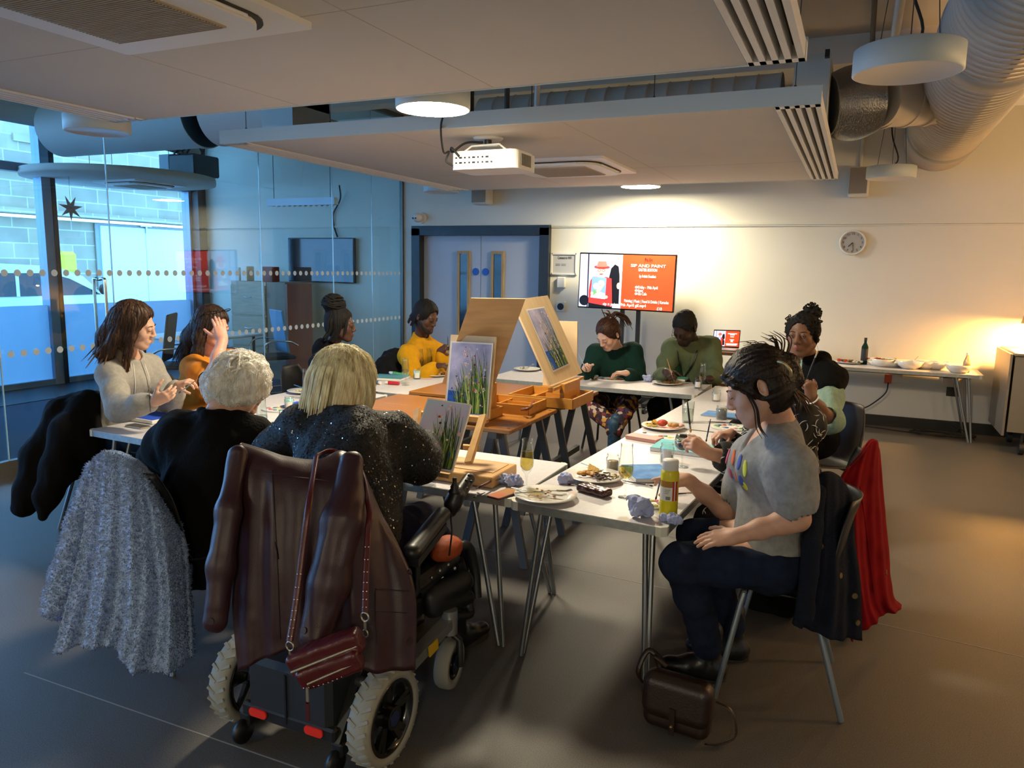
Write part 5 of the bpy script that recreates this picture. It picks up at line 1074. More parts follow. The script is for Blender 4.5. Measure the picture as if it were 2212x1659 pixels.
vest_x(S_); S_.rc(P.hip+P.f*.2, P.neck+P.f*.14, .06, .055, k=.02, op='-'); S_.rc(P.neck+P.up*-.02+P.f*.03, P.neck+P.up*.2, .06, .09, k=.01, op='-')
for sd in (1, -1): S_.rc(P.sh[sd].lerp(P.el[sd], .3), P.el[sd], .066, .08, k=.01, op='-')
S_.noise(cloth_noise(.009, 14)); blob(S_, 'gilet', mGIL, P.t); trousers(P, 'trousers', mBLKT, .012, .98); P.shoes(mBOOT, mSOLE)
H = P.H; mh3 = hair_mat('black_curls', '#0d0907', '#040303', .75); S_ = SDF(.005); cap(S_, H, .008); S_.ell(H(-.03, -.06, .125), (.058, .055, .045), k=.008)
for s in (-1, 1): S_.ell(H(s*.08, .0, .04), (.016, .04, .05), H.R, k=.02)
face_cut(S_, H, .08, .075)
S_.noise(lambda Q, M: .006*vnoise(H.L(Q)*75)+.004*vnoise(H.L(Q)*150)); hr = blob(S_, 'hair', mh3, P.t); b = MB(); rd = random.Random(3)
for k in range(120):
    c = H(-.03, -.06, .135) if k < 60 else H(rd.choice((-.08, .08)), rd.uniform(-.04, .02), rd.uniform(.0, .1)); o = V((rd.gauss(0, 1), rd.gauss(0, 1), rd.gauss(0, 1))).normalized()*(.05 if k < 60 else .012); q = c+o; s1 = o.orthogonal().normalized()*.01
    b.tube(spline([q-s1, q+o.normalized()*.009, q+s1, q+s1*.4-o.normalized()*.006], 3), .0035, 5)
b.build('curls', mh3, hr)
MB().tube([H(-.082, -.005, -.01), H(-.092, -.002, -.02), H(-.086, .0, -.035)], .007, 8).build('earbud', mBLACK, P.t)
wv = (P.wr[-1]-P.el[-1]).normalized(); R = frame(wv); cb = P.wr[-1]-wv*.015; MB().tube([cb+R.to_3x3()@V((.036*math.cos(a), .036*math.sin(a), 0)) for a in [2*PI*i/24 for i in range(24)]], .005, 8, closed=True).build('bracelet', pbr('bead_white', '#e8e4da', .4), P.t)
# ------- woman in the black dress with white strokes, mostly behind the woman in grey
P = Person('woman in a black dress with white squiggles behind the woman in grey', at(1738, 1100, d=3.75), at(1690, 875, d=3.7), at(1630, 832, d=3.62), (-.85, .1, -.55), ('fair', '#c79a83', '#a8454a'), '#4a2f1e', up=(-.4, 0, 1), h=.005, hs=1.05, fwd=(-1, -.05, 0), sw=.17, fat=1.08)
P.sh = {1: at(1650, 915, d=3.95), -1: at(1735, 915, d=3.5)}
P.arm(1, at(1578, 938, d=3.85), (.3, .4, -1), fd=at(1530, 938, d=3.8)-at(1578, 938, d=3.85), pn=(.1, .1, 1), curl=.6, pinch=True)
P.arm(-1, at(1528, 978, d=3.45), (.2, -.4, -1), fd=at(1482, 948, d=3.45)-at(1528, 978, d=3.45), pn=(-.2, -.6, .75), curl=.55, pinch=True)
P.legs(knL=at(1545, 1130, d=3.4), anL=at(1575, 1290, d=3.45), knR=at(1560, 1080, d=3.8)); P.body(closed=True)
mSQ = pbr('squiggle_black', '#0d0d0e', .75)
dr = top(P, 'dress', mSQ, .018, (.9, .86), hem=-.06, amp=.007, bust=1.0, neckr=.06, fat_arm=.012); sk_ = trousers(P, 'skirt', mSQ, .03, .8); mSTK = pbr('stroke_white', '#d9d4cc', .8)
def strokes(ob, n, seed, ln=.035, off=.0015):
    me = ob.data; rd = random.Random(seed); M_ = ob.parent.matrix_basis; b = MB(); fs = list(me.polygons); bvh = None
    from mathutils.bvhtree import BVHTree
    bvh = BVHTree.FromPolygons([v.co for v in me.vertices], [tuple(p.vertices) for p in me.polygons])
    for k in range(n):
        f_ = rd.choice(fs); c = f_.center; nn = f_.normal; t1 = nn.orthogonal().normalized(); t2 = nn.cross(t1); a = rd.uniform(0, 2*PI); cu = rd.uniform(-25, 25); l_ = ln*rd.uniform(.6, 1.3); pts = []
        for j in range(7):
            s_ = (j/6-.5)*l_; aa = a+cu*s_; q = c+t1*(math.cos(aa)*s_)+t2*(math.sin(aa)*s_); hit = bvh.find_nearest(q)
            pts.append(M_@(hit[0]+hit[1]*off))
        b.tube(pts, [.0006, .0016, .0022, .0024, .0022, .0016, .0006], 5)
    b.build('white_strokes', mSTK, ob)
strokes(dr, 620, 1); strokes(sk_, 260, 2)
H = P.H; mh = hair_mat('curly_brown', '#5a3d28', '#2c1b11'); S_ = SDF(.005); cap(S_, H, .014); face_cut(S_, H); S_.ell(H(.0, -.1, .02), (.06, .055, .07), k=.03); S_.noise(lambda Q, M: .008*vnoise(H.L(Q)*55)); hr = blob(S_, 'hair', mh, P.t)
locks(P, H, [([(-.04, -.1, .06), (-.06, -.13, .1), (-.03, -.12, .15), (-.05, -.08, .17)], 14, .02), ([(-.05, -.11, -.02), (-.07, -.14, -.09), (-.05, -.15, -.15), (-.08, -.15, -.2)], 26, .022)], mh, 6, .004).build('loose_curls', mh, hr)
# ------- white haired woman in the black sweater, back to the camera
P = Person('white haired woman in a black sweater bent over the front table, back to camera', at(430, 1175, d=3.38), at(470, 900, d=3.32), at(517, 842, d=3.40), (.35, .6, -.72), ('fair4', '#d0a592', '#a8605a'), '#8a8478', up=(.2, .6, 1), h=.005, hs=1.1, fwd=(.35, 1, 0), sw=.185, fat=1.3, sc_=1.02)
P.sh = {1: at(540, 945, d=3.35), -1: at(388, 938, d=3.35)}
P.arm(1, at(590, 985, d=3.60), (.9, -.3, -.5), fd=at(615, 975, d=3.75)-at(590, 985, d=3.60), pn=(.2, .1, 1), curl=.5, pinch=True)
P.arm(-1, at(420, 960, d=3.80), (-.8, -.2, -.6), fd=(.6, .7, .0), pn=(0, 0, 1), curl=.4)
P.legs(); P.body(closed=True)
top(P, 'sweater', fabric('black_ribbed', '#09090a', bump=(90, .5)), .024, (.9, .9), hem=-.1, amp=.01, neckr=.06, collar=.022, fat_arm=.016, extra=lambda S_: S_.ell(P.hip.lerp(P.neck, .35)-P.f*.02, (.19, .17, .2), k=.1))
trousers(P, 'trousers', mBLKT, .014, .98); P.shoes(mBOOT, mSOLE)
H = P.H; mh = hair_mat('white', '#f2eee2', '#dcd6c6', .6); S_ = SDF(.005); cap(S_, H, .024); S_.ell(H(0, -.075, -.03), (.085, .06, .075), H.R, k=.04)
for s in (-1, 1): S_.ell(H(s*.075, -.01, -.01), (.028, .06, .07), H.R, k=.03)
face_cut(S_, H, .06, .06); S_.noise(lambda Q, M: .013*vnoise(H.L(Q)*np.array((32, 32, 20)))+.006*vnoise(H.L(Q)*70)); hr = blob(S_, 'hair', mh, P.t); b = MB(); rd = random.Random(8)
for k in range(150):
    a, e = rd.uniform(0, 2*PI), rd.uniform(-.7, 1.4); o = lambda a, e, r: H(r*.098*math.cos(a)*math.cos(e), -.03+r*.118*math.sin(a)*math.cos(e), .03+r*.105*math.sin(e))
    if math.sin(a) > .55 and e < .7: continue
    da = rd.uniform(-.35, .35); b.tube(spline([o(a, e, 1.0), o(a+da*.4, e-.18, 1.06), o(a+da, e-.36, 1.03), o(a+da*1.2, e-.5, 1.07)], 3), [.006]*5+[.005]*3+[.003, .001], 5)
b.build('wavy_locks', mh, hr); fuzz(hr, H, mh, 2200, .045, .007, 'down', .0011, .8)
# ------- blonde woman in the sequinned cardigan in the wheelchair
P = Person('blonde woman in a sparkling black sequin cardigan seated in the wheelchair', at(745, 1185, d=2.78), at(745, 905, d=2.98), at(748, 836, d=3.1), (.3, .9, -.25), ('fair5', '#d3aa96', '#a8605a'), '#8a7a60', up=(.0, .1, 1), h=.005, hs=1.12, fwd=(.3, 1, 0), sw=.19, fat=1.22, sc_=1.03)
P.sh = {1: at(852, 945, d=3.0), -1: at(650, 925, d=3.05)}
P.arm(1, at(922, 958, d=3.3), (.6, -.3, -.8), fd=at(900, 930, d=3.42)-at(922, 958, d=3.3), pn=(.5, -.6, .6), curl=.5, pinch=True); P.el[1] = at(905, 1000, d=3.02)
P.arm(-1, at(640, 985, d=3.4), (-.8, -.2, -.7), fd=(.6, .7, .0), pn=(0, 0, 1), curl=.4)
P.legs(knR=at(905, 1130, d=3.2), anR=at(985, 1225, d=3.3), knL=at(800, 1130, d=3.3), anL=at(840, 1260, d=3.4), toe=(.3, .95, 0)); P.body(closed=True)
mSEQ = pbr('sequin_black', '#050506', .9, bump=(120, .6)); nt, b_, N, L = nodes_of(mSEQ); tc = N('ShaderNodeTexCoord'); vo = N('ShaderNodeTexVoronoi'); vo.inputs['Scale'].default_value = 210; L(tc.outputs['Object'], vo.inputs[0])
sx = N('ShaderNodeSeparateColor'); L(vo.outputs['Color'], sx.inputs[0]); mt = N('ShaderNodeMath'); mt.operation = 'GREATER_THAN'; mt.inputs[1].default_value = .9; L(sx.outputs[0], mt.inputs[0])
mr = N('ShaderNodeMapRange'); mr.inputs[3].default_value = .75; mr.inputs[4].default_value = .16; L(mt.outputs[0], mr.inputs[0]); L(mr.outputs[0], b_.inputs['Roughness'])
nm = N('ShaderNodeNewGeometry'); vm = N('ShaderNodeVectorMath'); vm.operation = 'SUBTRACT'; vm.inputs[1].default_value = (.5, .5, .5); L(vo.outputs['Color'], vm.inputs[0]); vs_ = N('ShaderNodeVectorMath'); vs_.operation = 'SCALE'; vs_.inputs['Scale'].default_value = .6; L(vm.outputs[0], vs_.inputs[0])
va_ = N('ShaderNodeVectorMath'); L(nm.outputs['Normal'], va_.inputs[0]); L(vs_.outputs[0], va_.inputs[1]); vn_ = N('ShaderNodeVectorMath'); vn_.operation = 'NORMALIZE'; L(va_.outputs[0], vn_.inputs[0]); L(vn_.outputs[0], b_.inputs['Normal'])
card = top(P, 'cardigan', mSEQ, .02, (.93, .93), hem=-.12, amp=.01, neckr=.062, collar=.016, fat_arm=.01, extra=lambda S_: S_.ell(P.hip.lerp(P.neck, .4), (.21, .17, .22), k=.1))
cm = card.data; rd = random.Random(5); fs = list(cm.polygons); b = MB(); M_ = card.parent.matrix_basis
for k in range(620):
    f_ = rd.choice(fs); n_ = (f_.normal+V((rd.gauss(0, .4), rd.gauss(0, .4), rd.gauss(0, .4)))).normalized(); c = M_@(f_.center+f_.normal*.002); R = frame(n_).to_3x3()
    b.add([c+R@V((.0028*math.cos(a), .0028*math.sin(a), 0)) for a in [PI*i/3 for i in range(6)]], [tuple(range(6))])
b.build('sequins', pbr('sequin_silver', '#c8ccd4', .08, 1), card, kind='stuff')
trousers(P, 'trousers', fabric('navy_trousers', '#1b1a33'), .014, .95); P.shoes(mBOOT, mSOLE, 1.08)
H = P.H; mh = hair_mat('blonde', '#e8d8b4', '#c2ac80', .5); S_ = SDF(.005); cap(S_, H, .026)
S_.ell(H(0, -.05, -.04), (.105, .085, .1), H.R, k=.04); S_.rc(H(-.09, -.04, -.1), H(.09, -.04, -.1), .03, k=.03)
for s in (-1, 1): S_.ell(H(s*.088, .01, -.03), (.03, .06, .085), H.R, k=.03)
face_cut(S_, H, .06, .062); S_.noise(strands(H, 26, .006)); hr = blob(S_, 'hair', mh, P.t); b = MB(); rd = random.Random(11)
for k in range(170):
    a = rd.uniform(0, 2*PI)
    if math.sin(a) > .6: continue
    x, y = math.cos(a), math.sin(a); r0 = rd.uniform(.3, 1); fl = rd.uniform(.95, 1.12)
    b.tube(spline([H(.06*x*r0, -.03+.07*y*r0, .128-.02*r0), H(.102*x, -.03+.118*y, .05), H(.113*x, -.035+.122*y, -.04), H(.108*x*fl, -.04+.112*y*fl, -.115-rd.uniform(0, .02))], 4), [.005]*10+[.004, .002, .001], 5)
b.build('straight_locks', mh, hr); fuzz(hr, H, mh, 2000, .08, .004, 'down', .0012, .15)
g = MB(); g.tube(spline([H(.078, -.01, .0), H(.082, .05, .002), H(.07, .09, .0)], 5), .003, 6); g.build('glasses_arm', pbr('glasses_brown', '#5a3a30', .3), P.t)
# ---------------------------------------------------------------- chairs
mSHELL = pbr('chair_shell', '#101113', .45, bump=(400, .1)); mCLEG = pbr('chair_leg_grey', '#78828c', .35, .5)
def chair(lab, x, y, rz, shell=None, leg=None, grp='plastic shell chairs', w_=.44):
    t = thing('shell_chair', lab, 'chair', (x, y, 0), rz, grp); T = Matrix.Translation((x, y, 0))@Matrix.Rotation(rz, 4, 'Z')
    prof = spline([(.23, .425), (.215, .45), (.1, .447), (-.08, .437), (-.17, .455), (-.215, .52), (-.235, .62), (-.26, .74), (-.29, .83)] and [V((a, b, 0)) for a, b in ((.235, .425), (.215, .449), (.1, .447), (-.08, .437), (-.17, .458), (-.212, .52), (-.232, .62), (-.255, .74), (-.285, .835))], 4)
    n = len(prof); P = []; F = []; m = 13
    for s, o in ((0, 0), (1, .009)):
        for i, q in enumerate(prof):
            ti = i/(n-1); hw = w_/2*(1 if ti < .75 else 1-.38*((ti-.75)/.25)**2)*(.9+.1*min(1, ti*8)); d = (prof[min(i+1, n-1)]-prof[max(i-1, 0)]).normalized()
            for j in range(m):
                u = j/(m-1)*2-1; cv = .028*u*u if ti < .5 else .05*u*u
                P.append((u*hw, q.x+(cv if ti > .5 else 0)+d.y*o*(1), q.y+(cv if ti <= .5 else 0)-d.x*o*(-1)))
    for s in (0, 1):
        for i in range(n-1):
            for j in range(m-1):
                a = s*n*m+i*m+j; F.append((a, a+1, a+m+1, a+m)[::-1 if s else 1])
    for i in range(n-1):
        for j in (0, m-1): a = i*m+j; F.append((a, a+m, a+m+n*m, a+n*m))
    for j in range(m-1):
        for i in (0, n-1): a = i*m+j; F.append((a, a+1, a+1+n*m, a+n*m))
    b = MB(T); b.add(P, F, 0, True); b.build('seat_shell', shell or mSHELL, t)
    for sx in (-1, 1):
        for yt, yf in ((.13, .215), (-.12, -.25)):
            l = MB(T).tube([(sx*.17, yt, .43), (sx*.185, yt+(yf-yt)*.12, .39), (sx*.235, yf, .004)], .0115, 10).build('leg', leg or mCLEG, t)
    MB(T).tube([(-.17, .13, .43), (.17, .13, .43)], .01, 8).tube([(-.17, -.12, .43), (.17, -.12, .43)], .01, 8).build('under_frame', leg or mCLEG, t)
    return t
PA = Person.all; mKLEG = pbr('chair_leg_black', '#1c1e22', .4)
def under(i, lab, rz, back=.03, dx_=0, **k):
    P = PA[i]; f = V((-math.sin(rz), math.cos(rz), 0)); q = P.hip-f*back; return chair(lab, q.x+dx_, q.y, rz, **k)
h90 = PI/2
chair('dark shell chair with grey legs under the woman in the grey tee, front right', -.2, 3.13, h90+.1)
chair('dark shell chair under the woman in the grey hoodie, far left', -4.26, 3.26, -h90+.2)
under(2, 'dark shell chair under the woman in the orange t-shirt', -h90+.2)
under(3, 'dark shell chair under the woman in the black hoodie', -h90+.2)
under(4, 'dark shell chair under the man in the yellow sweater', -h90)
under(5, 'dark chair with thin black legs under the woman in green', PI, leg=mKLEG)
under(6, 'dark chair with thin black legs under the man in olive', PI, leg=mKLEG)
under(7, 'dark shell chair with brownish back under the woman in the gilet', h90+.6, .06, shell=pbr('chair_shell_taupe', '#4a4038', .5))
chair('dark shell chair under the woman in the squiggle dress, holding the red coat', -.17, 3.9, h90)
chair('dark shell chair under the white haired woman, holding the fluffy coat', -2.58, 2.36, -.3)
# ---------------------------------------------------------------- coats hung on the chair backs
def drape(name, lab, cat, cols, mat, h=.006, k=.02, flat=None, amp=.004, f=16, extra=None, nz=None):
    """cols: hanging folds, each a list of (px, py, d, radius)"""
    S_ = SDF(h)
    for c in cols:
        S_.chain([at(q[0], q[1], d=q[2]) for q in c], [q[3] for q in c], k=k, flat=flat)
    if extra: extra(S_)
    S_.noise(nz or cloth_noise(amp, f, (0, 0, 1)))
    vs, F, m = S_.mesh(); return link_mesh(name, vs, F, mat, None, True, None, label=lab, cat=cat)
vd = V((FW.x, FW.y, 0)).normalized()
# fluffy blue-grey coat
def sheet(name, rows, mat, th=.014, fold=(.012, 5, 0), nz=None, nu=70, nv=60, parent=None, **q):
    """hanging cloth through rows of (px, py, d), with folds that deepen towards the hem"""
    A_ = np.stack([np.array(spline([at(*r_[:2], d=r_[2]) for r_ in row], 16)) for row in [[row[min(int(k*(len(row)-1)/(len(rows[-1])-1)+1e-6), len(row)-1)] if len(row) == len(rows[-1]) else row[k] for k in range(len(row))] for row in rows]]) if all(len(r_) == len(rows[0]) for r_ in rows) else None
    m = A_.shape[1]; P = np.stack([np.array(spline([V(A_[r_, c]) for r_ in range(len(rows))], 14)) for c in range(m)], 1); n = P.shape[0]
    u = np.linspace(0, 1, m)[None, :]; v = np.linspace(0, 1, n)[:, None]; g = fold[0]*np.clip(v*1.5-.12, 0, 1)*(np.sin(2*PI*fold[1]*u+fold[2]+1.1*np.sin(3*u+2.2*v))+.45*np.sin(2*PI*fold[1]*2.3*u+2+v*2))
    P = P-g[..., None]*np.array(vd)
    if nz: P = P-nz(P.reshape(-1, 3)).reshape(n, m)[..., None]*np.array(vd)
    B = P+np.array(vd)*th; k = n*m; I = np.arange(k).reshape(n, m); a, b_, c, d = I[:-1, :-1], I[:-1, 1:], I[1:, 1:], I[1:, :-1]
    F = [np.stack([a, d, c, b_], -1).reshape(-1, 4), np.stack([a, b_, c, d], -1).reshape(-1, 4)+k]
    for e in (I[0], I[-1][::-1], I[:, 0][::-1], I[:, -1]): F.append(np.stack([e[:-1], e[1:], e[1:]+k, e[:-1]+k], -1))
    return link_mesh(name, np.concatenate([P.reshape(-1, 3), B.reshape(-1, 3)]), np.concatenate(F), mat, None, True, parent, **q)
mFUR = pbr('fluffy_blue', '#a9c2f4', .95, var=(110, .2), bump=(160, 1.0)); fnz = lambda P: .006*vnoise(P*24)
fur = sheet('fluffy_coat', [[(210, 1012, 3.25), (232, 1000, 3.24), (262, 1010, 3.22), (295, 1030, 3.22), (325, 1050, 3.24), (352, 1095, 3.26)], [(200, 1000, 3.1), (228, 984, 3.08), (262, 990, 3.06), (298, 1008, 3.06), (330, 1036, 3.08), (362, 1085, 3.12)],
    [(182, 1150, 3.03), (222, 1150, 2.99), (265, 1150, 2.96), (312, 1150, 2.96), (358, 1150, 2.99), (400, 1175, 3.05)], [(150, 1290, 3.0), (205, 1300, 2.96), (258, 1310, 2.93), (320, 1310, 2.92), (375, 1300, 2.96), (408, 1285, 3.04)],
    [(120, 1408, 3.0), (190, 1398, 2.96), (238, 1400, 2.92), (300, 1452, 2.92), (372, 1448, 2.96), (420, 1412, 3.04)]], mFUR, .03, (.02, 4.2, .5), fnz, label='fluffy pale blue teddy coat hanging over the chair of the white haired woman', cat='coat')
S_ = SDF(.006); S_.chain([at(*q[:2], d=q[2]) for q in ((205, 1015, 3.12), (172, 1130, 3.08), (142, 1240, 3.06), (124, 1305, 3.05))], [.035, .05, .056, .058], k=.02); S_.noise(lambda P, M: .004*vnoise(P*90)+.006*vnoise(P*40)); fsl = blob(S_, 'sleeve', mFUR, fur)
def pile(ob, n, top_):
    rd = random.Random(1); b = MB(); fs = list(ob.data.polygons); M_ = top_.matrix_basis; k = 0
    while k < n:
        f_ = rd.choice(fs); n_ = f_.normal
        if n_.dot(vd) > .3: continue
        k += 1; q_ = [M_@ob.data.vertices[i].co for i in f_.vertices]; u_, w_ = rd.random(), rd.random(); c = (q_[0]*(1-u_)+q_[1]*u_)*(1-w_)+(q_[3]*(1-u_)+q_[2]*u_)*w_; d_ = (n_+V((rd.gauss(0, .5), rd.gauss(0, .5), rd.gauss(0, .5)-.35))).normalized(); e = c+d_*rd.uniform(.008, .016); s_ = d_.orthogonal().normalized()*.003; s2 = d_.cross(s_)
        i0 = len(b.v); b.v += [tuple(q) for q in (c+s_, c-s_*.5+s2*.87, c-s_*.5-s2*.87, e)]; b.f += [(i0, i0+1, i0+3), (i0+1, i0+2, i0+3), (i0+2, i0, i0+3)]; b.m += [0]*3; b.s += [True]*3
    b.build('pile', mFUR, top_, kind='stuff')
pile(fur, 13000, fur); pile(fsl, 2600, fur)
# burgundy leather coat over the wheelchair back
mLEA = pbr('burgundy_leather', '#33191f', .4, bump=(260, .1), var=(5, .1), spec=.45); mLEB = pbr('burgundy_seam', '#220d12', .5); lnz = lambda P: .006*vnoise(P*np.array((14, 14, 2.)))+.0015*vnoise(P*30)
lc = sheet('leather_coat', [[(528, 990, 2.68), (575, 1005, 2.68), (630, 1015, 2.68), (690, 1018, 2.68), (740, 1003, 2.68), (772, 1030, 2.68), (795, 1075, 2.7)], [(519, 958, 2.6), (566, 972, 2.58), (622, 988, 2.57), (686, 994, 2.57), (736, 976, 2.58), (774, 1003, 2.6), (800, 1058, 2.64)],
    [(510, 1030, 2.52), (562, 1035, 2.49), (620, 1042, 2.48), (690, 1050, 2.48), (742, 1050, 2.49), (792, 1075, 2.53), (822, 1110, 2.58)], [(508, 1170, 2.49), (562, 1170, 2.46), (622, 1170, 2.45), (694, 1175, 2.45), (755, 1185, 2.46), (812, 1190, 2.5), (862, 1185, 2.56)],
    [(503, 1310, 2.48), (562, 1310, 2.45), (628, 1305, 2.44), (700, 1310, 2.44), (764, 1320, 2.45), (828, 1318, 2.48), (896, 1285, 2.54)], [(516, 1448, 2.48), (566, 1428, 2.45), (632, 1402, 2.44), (704, 1398, 2.44), (768, 1438, 2.45), (834, 1454, 2.47), (897, 1448, 2.52)]],
    mLEA, .016, (.011, 3.1, 1.0), lnz, label='burgundy leather coat hung over the back of the wheelchair', cat='coat')
for q, rs in ((((514, 985, 2.53), (492, 1105, 2.46), (476, 1225, 2.43), (469, 1310, 2.42)), (.036, .044, .045, .042)), (((762, 1002, 2.53), (742, 1130, 2.42), (712, 1265, 2.38), (690, 1345, 2.36)), (.045, .062, .06, .05))):
    S_ = SDF(.005); pts = [at(*p_[:2], d=p_[2]) for p_ in q]; S_.chain(pts, rs, k=.02, flat=(vd, .7)); e = (pts[3]-pts[2]).normalized(); S_.rc(pts[3]-e*.01, pts[3]+e*.045, rs[3]*.98, rs[3]*.95, k=.003, flat=(vd, .7)); S_.noise(cloth_noise(.006, 15, e)); blob(S_, 'sleeve', mLEA, lc)
def cloth_line(pts, r=.0025): return MB().tube(spline([at(x, y, d=d) for x, y, d in pts], 6), r, 6)
def onto(ob, x, y):
    from mathutils.bvhtree import BVHTree
    me = ob.data; M_ = ob.matrix_basis if ob.parent is None else ob.parent.matrix_basis
    bv = BVHTree.FromPolygons([M_@v.co for v in me.vertices], [tuple(p.vertices) for p in me.polygons]); o = V((0, 0, EYE)); h_ = bv.ray_cast(o, (at(x, y, d=1)-o).normalized())
    return (h_[0], h_[1]) if h_[0] is not None else (None, None)
def button(ob, x, y, r, m, name='button'):
    q, n = onto(ob, x, y)
    if q is not None: MB().cyl(q-n*.002, q+n*.004, r, n=16).build(name, m, ob)
def snap(ob, pts, r, name, m, off=.002, flat=.5, k=8):
    """a line laid on the surface of ob, through photograph points"""
    from mathutils.bvhtree import BVHTree
    me = ob.data; M_ = ob.matrix_basis if ob.parent is None else ob.parent.matrix_basis
    bv = BVHTree.FromPolygons([M_@v.co for v in me.vertices], [tuple(p.vertices) for p in me.polygons]); o = V((0, 0, EYE)); out = []
    for q in spline([at(x, y, d=1) for x, y in pts], k):
        h_ = bv.ray_cast(o, (q-o).normalized())
        if h_[0] is not None: out.append(h_[0]-(q-o).normalized()*off)
    if len(out) > 2: return MB().tube(out, r, 6, flat=flat).build(name, m, ob)
snap(lc, [(522, 1010), (600, 1025), (680, 1035), (720, 1040)], .0025, 'yoke_seam', mLEB); snap(lc, [(588, 1015), (592, 1100), (598, 1200), (605, 1380)], .0025, 'back_seam', mLEB)
snap(lc, [(594, 1170), (598, 1190), (600, 1208)], .006, 'belt_loop', mLEB); snap(lc, [(812, 1272), (850, 1275), (884, 1278)], .004, 'pocket_edge', mLEB); snap(lc, [(812, 1275), (812, 1330), (815, 1390)], .002, 'pocket_edge', mLEB)
snap(lc, [(442, 1345), (465, 1352), (490, 1350)], .003, 'cuff_edge', mLEB); snap(lc, [(648, 1355), (680, 1358), (715, 1352)], .003, 'cuff_edge', mLEB); snap(lc, [(452, 1305), (470, 1310), (492, 1305)], .002, 'cuff_edge', mLEB)
snap(lc, [(745, 1000), (757, 1010), (790, 1018)], .003, 'armhole_seam', mLEB); snap(lc, [(800, 1320), (845, 1322), (882, 1325)], .002, 'pocket_edge', mLEB)
for x, y in ((655, 1368), (885, 1235), (886, 1385)): button(lc, x, y, .011, mLEB)
for k, o in enumerate([c for c in lc.children if c.name.startswith('sleeve')]): button(o, *((456, 1342), (657, 1362))[k], .011, mLEB)
tee, P0, pts = T_PRINT[0]
for k, (x, y) in enumerate(pts):
    q, n = onto(tee, x, y)
    if q is not None:
        z = P0.up-n*P0.up.dot(n); z.normalize(); z = (z+n.cross(z)*.25).normalized(); xx = z.cross(n); hh = .033 if k < 4 else .022
        MB().ell(q, (.0105, .0035, hh), Matrix((xx, n, z)).transposed(), 14).build('print_petal', pbr('print_%d' % (k % 4), ('#c0507a', '#d86a4a', '#4a5fae', '#d3dc52')[k % 4], .8), tee)
hd, bh, shirt = (T_PRINT[k][0] for k in (1, 2, 3))
snap(hd, [(303, 778), (316, 815), (322, 850), (325, 890)], .003, 'zip_line', pbr('zip_dark', '#5a5754', .5)); snap(hd, [(288, 785), (292, 825), (291, 850)], .003, 'drawstring', mFRM); snap(hd, [(312, 785), (322, 815), (325, 838)], .003, 'drawstring', mFRM)
mPP = pbr('print_pale', '#b9a8a4', .8)
for q in ([(744, 752), (748, 768), (750, 782)], [(740, 757), (746, 766)], [(755, 754), (749, 770)], [(741, 770), (749, 780)], [(757, 766), (751, 782)]): snap(bh, q, .004, 'chest_print', mPP)
snap(shirt, [(1463, 757), (1467, 780), (1476, 815)], .009, 'lanyard', mBLACK, .003, .3); snap(shirt, [(1506, 757), (1497, 785), (1478, 815)], .009, 'lanyard', mBLACK, .003, .3)
q, n = onto(shirt, 1477, 824)
if q is not None: MB().box(q+n*.01-V((0, 0, .02)), (.05, .012, .08), bev=.004).build('badge', mBLACK, shirt)
snap(shirt, [(1492, 770), (1488, 800), (1487, 830)], .002, 'placket', pbr('olive_dark', '#454e3a', .8))
# red handbag on its long strap
mRB = pbr('red_leather', '#4d1217', .32, bump=(200, .1), spec=.5); dB = 2.28
hb = thing('handbag', 'dark red studded leather handbag hanging on its strap behind the wheelchair', 'bag', at(712, 1440, d=dB)); A, B = at(640, 1430, d=dB), at(785, 1372, d=dB); ux = (B-A).normalized(); uz = -(V(vd).cross(ux)).normalized(); uz = uz if uz.z > 0 else -uz
c = at(710, 1418, d=dB); R = Matrix((ux, vd, uz)).transposed(); S_ = SDF(.0035); S_.box(c+uz*.018, (.118, .036, .035), R, rd=.016, k=.005); S_.box(c-uz*.028-vd*.02, (.1, .03, .034), R, rd=.015, k=.005); S_.noise(cloth_noise(.002, 30)); blob(S_, 'bag_body', mRB, hb)
mZIP = pbr('zip_metal', '#b9b3a4', .3, .9)
MB().tube([c+ux*-.105+uz*.012-vd*.037, c+ux*.105+uz*.012-vd*.037], .005, 6).build('zip', mZIP, hb); MB().tube([c+ux*-.07-uz*.035-vd*.051, c+ux*.09-uz*.03-vd*.051], .004, 6).build('zip', mZIP, hb)
q = c-ux*.07-uz*.035-vd*.053; MB().box(q-V((0, 0, .035)), (.008, .004, .05)).build('zip_pull', mZIP, hb); MB().box(q-V((0, 0, .085)), (.012, .004, .06)).build('zip_tassel', mRB, hb)
mSTUD = pbr('stud', '#e4e2da', .15, 1)
for k in range(13): MB().ell(c+ux*(-.085+.0145*k)-uz*(.055-.012*abs(k/6-1)**2)-vd*.05, .0024, n=8).build('stud', mSTUD, hb)
s1 = [at(683, 985, d=2.545), at(668, 1080, d=2.36), at(652, 1200, d=2.325), at(638, 1310, d=2.3), at(626, 1385, d=2.27)]; s2 = [at(683, 985, d=2.545), at(720, 975, d=2.66), at(775, 1010, d=2.6), at(797, 1100, d=2.44), at(795, 1150, d=2.4), at(790, 1250, d=2.34), at(788, 1322, d=2.3)]
for s_ in (s1, s2): MB().tube(spline(s_, 8), .0105, 6, flat=.25, up=vd).build('strap', mRB, hb)
